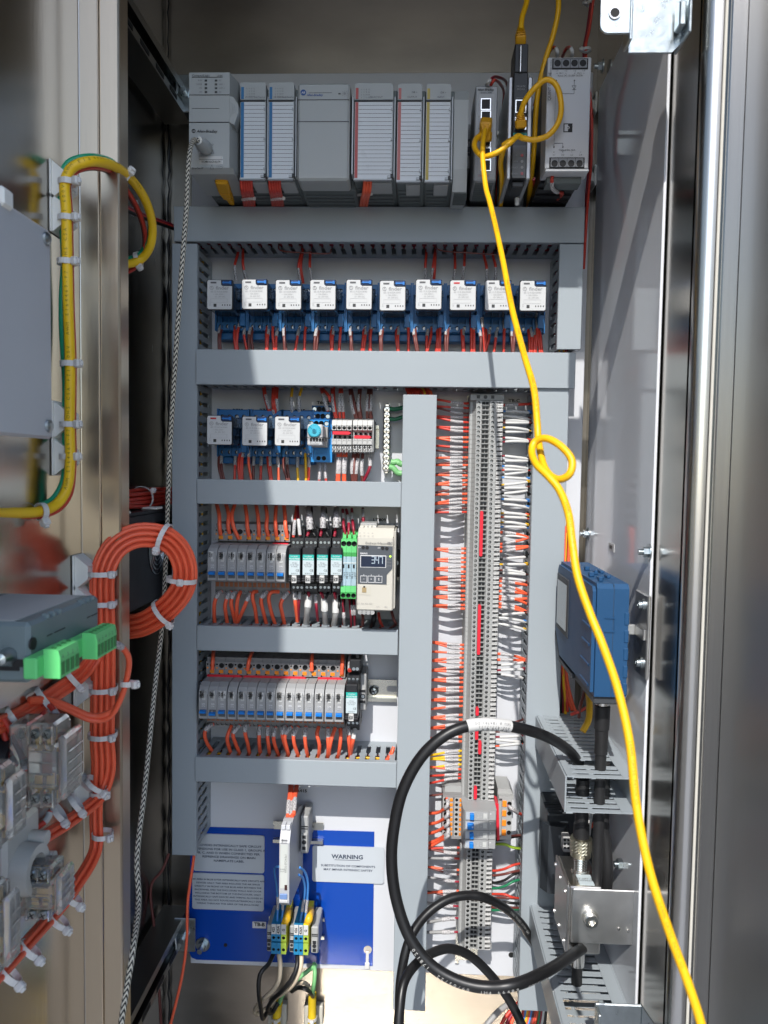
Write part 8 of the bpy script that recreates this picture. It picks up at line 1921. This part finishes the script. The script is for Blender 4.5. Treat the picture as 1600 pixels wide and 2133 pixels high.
# pair to the green plug
for i in range(2):
    wire([P(60, 1462 - i * 5, .552), P(98, 1462 - i * 6, .565), P(140, 1478 - i * 8, .575), P(190, 1500 - i * 9, .585), P(228, 1494 - i * 10, .588), P(252, 1455, .583 + i * .006), P(266, 1405, .575 + i * .006), P(268, 1370, .565 + i * .006), P(252, 1347, .552 + i * .004), P(228, 1339 + i * 2, .532)], 'o', .0023, f'{("lower", "upper")[i]} orange wire of the pair swinging up to the farther green plug', 'orange pair at the green plug', (.87, .985), seg=5)
ties(P(266, 1424, .58), (0, .1, 1), .0052, 'white tie round the orange pair hanging from the green plug', 'white ties on the orange harness', (.9, -.4, 0), wdt=.004, hs=.0062)
for i, (a, b, c_) in enumerate((((82, 1462), (92, 1492), (106, 1530)), ((92, 1458), (112, 1480), (130, 1518)), ((0, 1500), (16, 1552), (33, 1596)), ((8, 1498), (40, 1556), (56, 1606)))):
    yy = .566 if i < 2 else .515
    wire([P(a[0], a[1], yy), P(b[0], b[1], yy - .004), P(c_[0], c_[1], yy - .010)], 'r', .0022, f'red wire with marker dropping to a clear contact block, {ORD[i]} of four', 'red wires to the clear contact blocks', (.45, .92) if i < 2 else (.80, .99), sm_ if False else None)
wire([P(45, 1745, .535), P(36, 1770, .52), P(33, 1810, .512), P(35, 1862, .508)], 'o', .0022, 'orange wire dropping from the middle branch to the lower contact block', 'red wires to the clear contact blocks')
wire([P(104, 1690, .57), P(98, 1706, .566), P(80, 1722, .56), P(66, 1730, .555)], 'r', .0022, 'short orange-red wire with marker under the far contact block', 'red wires to the clear contact blocks', (.05, .45), SLEEVEW)
# --- clear contact blocks
def contact_block(px0, px1, px2, py0, py1, Yn, lab, tan=False):
    """clear push button contact block: px0-px1 its face towards the door edge at depth Yn, px1-px2 the outer side"""
    x0, x1 = P(px0, (py0 + py1) / 2, Yn).x, P(px1, (py0 + py1) / 2, Yn).x; y1 = PX(px2, (py0 + py1) / 2, x1).y
    zt_, zb_ = P((px0 + px1) / 2, py0, Yn).z, P((px0 + px1) / 2, py1, Yn).z; h = zt_ - zb_; w_ = x1 - x0
    t = thing('contact_block', lab, 'contact block', (XD, (Yn + y1) / 2, zb_), 'clear contact blocks on the door')
    mb = MB()
    mb.box(XD + .012, x0 - .0004, Yn + .004, y1 - .002, zb_ + h * .04, zt_ - h * .02, 0, .002)
    mb.box(x0, x1 - w_ * .22, Yn, y1 - .001, zb_ + h * .24, zt_ - h * .24, 0, .002).box(x0, x1 - w_ * .30, Yn + .004, y1 - .003, zb_, zb_ + h * .235, 0, .002).box(x0, x1 - w_ * .30, Yn + .004, y1 - .003, zt_ - h * .235, zt_, 0, .002)
    mb.box(x1 - w_ * .215, x1, Yn + .003, y1, zb_ + h * .10, zt_ - h * .14, 0, .002)
    for k in range(4):
        z = zb_ + h * (.30 + .13 * k); mb.box(x0 + w_ * .06, x1 - w_ * .26, Yn - .0014, Yn - .0002, z, z + h * .022, 0, .0005)
        mb.box(x1 + .0002, x1 + .0014, Yn + .006, y1 - .003, z - h * .05, z - h * .02, 0, .0005)
    for q in (.02, .34, .66): mb.box(x0 + w_ * q, x0 + w_ * q + .0014, Yn + .0012, Yn + .0038, zt_ - h * .23, zt_ - .001).box(x0 + w_ * q, x0 + w_ * q + .0014, Yn + .0012, Yn + .0038, zb_ + .001, zb_ + h * .23)
    mb.box(x0 - .02, x1 - w_ * .4, y1 - .0008, y1 + .004, zb_ + h * .15, zt_ - h * .1, 0, .001)
    part('clear_housing', mb, CLEARP, t)
    inn = MB()
    for q in (.18, .50):
        inn.box(x0 + w_ * q - .0025, x0 + w_ * q + .0025, Yn + .010, Yn + .0112, zb_ + h * .08, zb_ + h * .36).box(x0 + w_ * q - .0025, x0 + w_ * q + .0025, Yn + .010, Yn + .0112, zt_ - h * .36, zt_ - h * .08)
    if tan: inn.box(x0 + w_ * .1, x1 - w_ * .3, Yn + .008, y1 - .008, zb_ + h * .42, zb_ + h * .60)
    part('brass_contacts', inn, BRASS, t)
    for q in (.18, .50):
        for zz in (zt_ - h * .12, zb_ + h * .12):
            c = V3((x0 + w_ * q, Yn + .0038, zz)); sc = MB().lathe(c, (0, -1, 0), [(-.002, .0034), (.0006, .0034), (.0018, .0026), (.002, 0)], 16)
            for an in (.5, 2.07): sc.tube([c + V3((math.cos(an) * .0022, -.0021, math.sin(an) * .0022)), c + V3((-math.cos(an) * .0022, -.0021, -math.sin(an) * .0022))], .0004, 4, 1)
            part('terminal_screw', sc, [ZINC, BLACK_INK], t)
    part('button_base', MB().cyl((XD + .0004, (Yn + y1) / 2, (zt_ + zb_) / 2), (1, 0, 0), min(y1 - Yn, h) * .5, .011, 24), BLKP, t)
    return t
contact_block(54, 132, 174, 1512, 1690, .50, 'clear contact block with bright screws, farther one of the upper pair')
contact_block(-60, 18, 58, 1604, 1775, .44, 'clear contact block at the left edge, nearer one of the upper pair')
contact_block(48, 122, 158, 1815, 1925, .50, 'clear contact block with tan insides, farther one of the lower pair', True)
contact_block(-62, 12, 46, 1850, 2045, .43, 'clear contact block at the left edge, nearer one of the lower pair')
c = D(72, 1790, -.262)
t = thing('lamp_holder', 'milky white lamp holder between the contact blocks', 'lamp holder', (XD, c.y, c.z))
part('holder_plate', MB().box(XD + .006, XD + .018, c.y - .026, c.y + .022, c.z - .030, c.z + .030, 0, .003), CLEARW, t)
part('holder_ring', MB().lathe((XD + .018, c.y - .006, c.z - .004), (1, 0, 0), [(0, .018), (.012, .017), (.012, .011), (.002, .010)], 24), CLEARW, t)
part('holder_posts', MB().cyl((XD + .018, c.y + .008, c.z + .012), (1, 0, 0), .005, .012, 12).cyl((XD + .018, c.y + .014, c.z - .006), (1, 0, 0), .005, .014, 12), CLEARW, t)
# --- left wall: struts, shelf bundle, loose wires
def strut(pts, lab, w_=.020, group='slotted struts along the left wall'):
    a, b = Vector(pts[0]), Vector(pts[1]); d = (b - a).normalized()
    u = V3((1, 0, 0)); u = (u - d * u.dot(d)).normalized(); v = d.cross(u); L_ = (b - a).length; q = Matrix((u, v, d)).transposed()
    k = MB().box(-w_, -w_ + .002, -w_, w_, 0, L_).box(-w_ + .002, w_, -w_, -w_ + .002, 0, L_).box(-w_ + .002, w_, w_ - .002, w_, 0, L_).box(w_ - .002, w_, -w_ + .002, -w_ * .45, 0, L_).box(w_ - .002, w_, w_ * .45, w_ - .002, 0, L_)
    n_ = int(L_ / .045)
    for i in range(n_): k.box(w_ - .0004, w_ + .0006, w_ * .55, w_ * .85, .01 + i * .045, .034 + i * .045, 1)
    mb = MB(); mb.add([a + q @ Vector(p) for p in k.v], k.f, 0); mb.m = list(k.m)
    t = solo('strut', mb, [mat('strut_steel', (.23, .23, .22), .35, 1, .12, 20), DHOLE], lab, 'strut', group)
    return t
strut((V3((XL + .022, .66, P(360, 205, .90).z)), V3((XL + .022, .93, P(360, 205, .90).z))), 'dark strut running into the cabinet near the top of the left wall', .016)
strut((V3((XL + .020, .62, P(370, 1935, .90).z - .004)), V3((XL + .020, .93, P(370, 1935, .90).z - .004))), 'steel strut running into the cabinet near the bottom of the left wall', .016)
def foot(c, lab):
    c = Vector(c); t = thing('panel_bracket', lab, 'bracket', c, 'zinc panel brackets on the left wall')
    part('bracket_leaf', MB().box(c.x - .004, c.x + .022, c.y - .0012, c.y + .0012, c.z - .020, c.z + .022, 0, .0008), ZINC, t)
    part('bracket_foot', MB().box(c.x - .006, c.x - .0042, c.y - .03, c.y + .012, c.z - .018, c.z + .016, 0, .0008), ZINC, t)
    part('bolt_head', MB().cyl((c.x + .008, c.y - .0014, c.z), (0, -1, 0), .0062, .005, 6, sm=False).cyl((c.x + .008, c.y - .0064, c.z), (0, -1, 0), .0034, .006, 12), ZINC, t)
    part('spring_clip', MB().tube(smooth([(c.x - .014, c.y - .02, c.z - .012), (c.x - .004, c.y - .024, c.z - .016), (c.x + .004, c.y - .02, c.z - .006), (c.x + .002, c.y - .018, c.z + .012)], 4), .0016, 8), ZINC, t)
    return t
foot(P(372, 197, .90), 'zinc bracket holding the panel at the top left')
foot(P(370, 1948, .90), 'zinc bracket holding the panel at the bottom left')
zsf = PX(320, 1062, XL + .03).z
t = thing('wall_shelf', 'narrow black ledge along the left wall under the red wire bundle', 'ledge', (XL, .8, zsf))
part('ledge_top', MB().box(XL + .0005, XL + .030, .67, .94, zsf - .004, zsf, 0, .001), BLKP, t); part('ledge_lip', MB().box(XL + .028, XL + .030, .67, .94, zsf - .014, zsf - .0042), BLKP, t)
o = solo('wall_fan', MB().box(XL + .002, XL + .030, .74, .90, zsf - .10, zsf - .018, 0, .002), BLKP, 'black boxed device under the ledge on the left wall', 'device')
for k in range(5): part('grille_ring', MB().lathe((XL + .030, .83, zsf - .045), (1, 0, 0), [(0, .006 + .005 * k), (.001, .0066 + .005 * k), (.0016, .0056 + .005 * k)], 20), ZINC, o)
for i in range(9):
    z = zsf + .0035 + (i % 5) * .0042; x = XL + .010 + (i // 5) * .006
    wire([V3((x, .66, z)), V3((x + .001, .72, z + random.uniform(-.002, .002))), V3((x, .78, z + random.uniform(-.002, .002))), V3((x + .001, .84, z + random.uniform(-.001, .001))), V3((x, .90, z)), V3((x + .02, .93, z))], 'r', .0022, f'red wire along the left wall ledge, {ORD[i % 5]} from below, {("rear", "front")[i // 5]} layer', 'red wires along the left wall')
for i, y in enumerate((.705, .735, .83)):
    ties(V3((XL + .013, y, zsf + .012)), (0, 1, 0), .0125, f'white tie round the red wires on the left wall ledge, {ORD[i]} from the front', 'white ties on the wall ledge', (.9, -.2, .6), wdt=.0034, hs=.006)
    solo('tie_pad', MB().box(XL + .016, XL + .034, y - .012, y + .008, zsf + .0003, zsf + .0028, 0, .0008), MOUNT, f'flat white mount on the left wall ledge, {ORD[i]} from the front', 'cable mount', 'flat white mounts on the ledge')
wire([P(352, 1778, .90), P(338, 1812, .895), P(314, 1850, .89), P(322, 1940, .885), P(330, 2040, .88), P(336, 2140, .88), P(340, 2200, .88)], 'b', .0018, 'brown wire hanging loose below the left duct', 'loose wires below the left duct', seg=6)
wire([P(409, 1740, .868), P(402, 1800, .862), P(391, 1880, .856), P(389, 1960, .852), P(378, 2040, .848), P(354, 2140, .842), P(336, 2220, .84)], 'o', .0018, 'orange wire hanging loose in front of the left corner of the blue plate', 'loose wires below the left duct', seg=6)
# ================================================================ tidy up: only the 300 largest wires stay single things
ws = [o for o in COL.objects if o.parent is None and o.get('category') == 'wire']
def seen_size(o):
    me = o.data; vs = [Vector(o.location) + v.co for v in me.vertices]
    pr = []
    for v in vs:
        c = RM @ Vector((v.x, v.z, v.y)); pr.append((CX + F * c.x / c.z, CY - F * c.y / c.z))
    x0, x1 = max(0, min(p[0] for p in pr)), min(1600, max(p[0] for p in pr)); y0, y1 = max(0, min(p[1] for p in pr)), min(2133, max(p[1] for p in pr))
    return math.hypot(max(0, x1 - x0), max(0, y1 - y0)) + max(0, min(x1 - x0, y1 - y0)) * .3
ws.sort(key=seen_size, reverse=True)
rest = ws[296:]
if rest:
    mb = MB(); mats_ = []
    for o in rest:
        for p in [o] + list(o.children):
            off = world(p); b = len(mb.v); me = p.data
            mb.v += [tuple(v.co + off) for v in me.vertices]; m_ = me.materials[0]
            if m_ not in mats_: mats_.append(m_)
            mi = mats_.index(m_); ul = me.uv_layers[0].data if me.uv_layers else None
            for f in me.polygons:
                mb.f.append([i + b for i in f.vertices]); mb.m.append(mi); mb.s.append(f.use_smooth)
                mb.uv.append([tuple(ul[k].uv) for k in f.loop_indices] if ul else None)
    for o in rest:
        for c in list(o.children): bpy.data.objects.remove(c)
        bpy.data.objects.remove(o)
    solo('thin_wires', mb, mats_, 'the many short thin wires and cores that end at terminals all over the panel', None, kind='stuff')
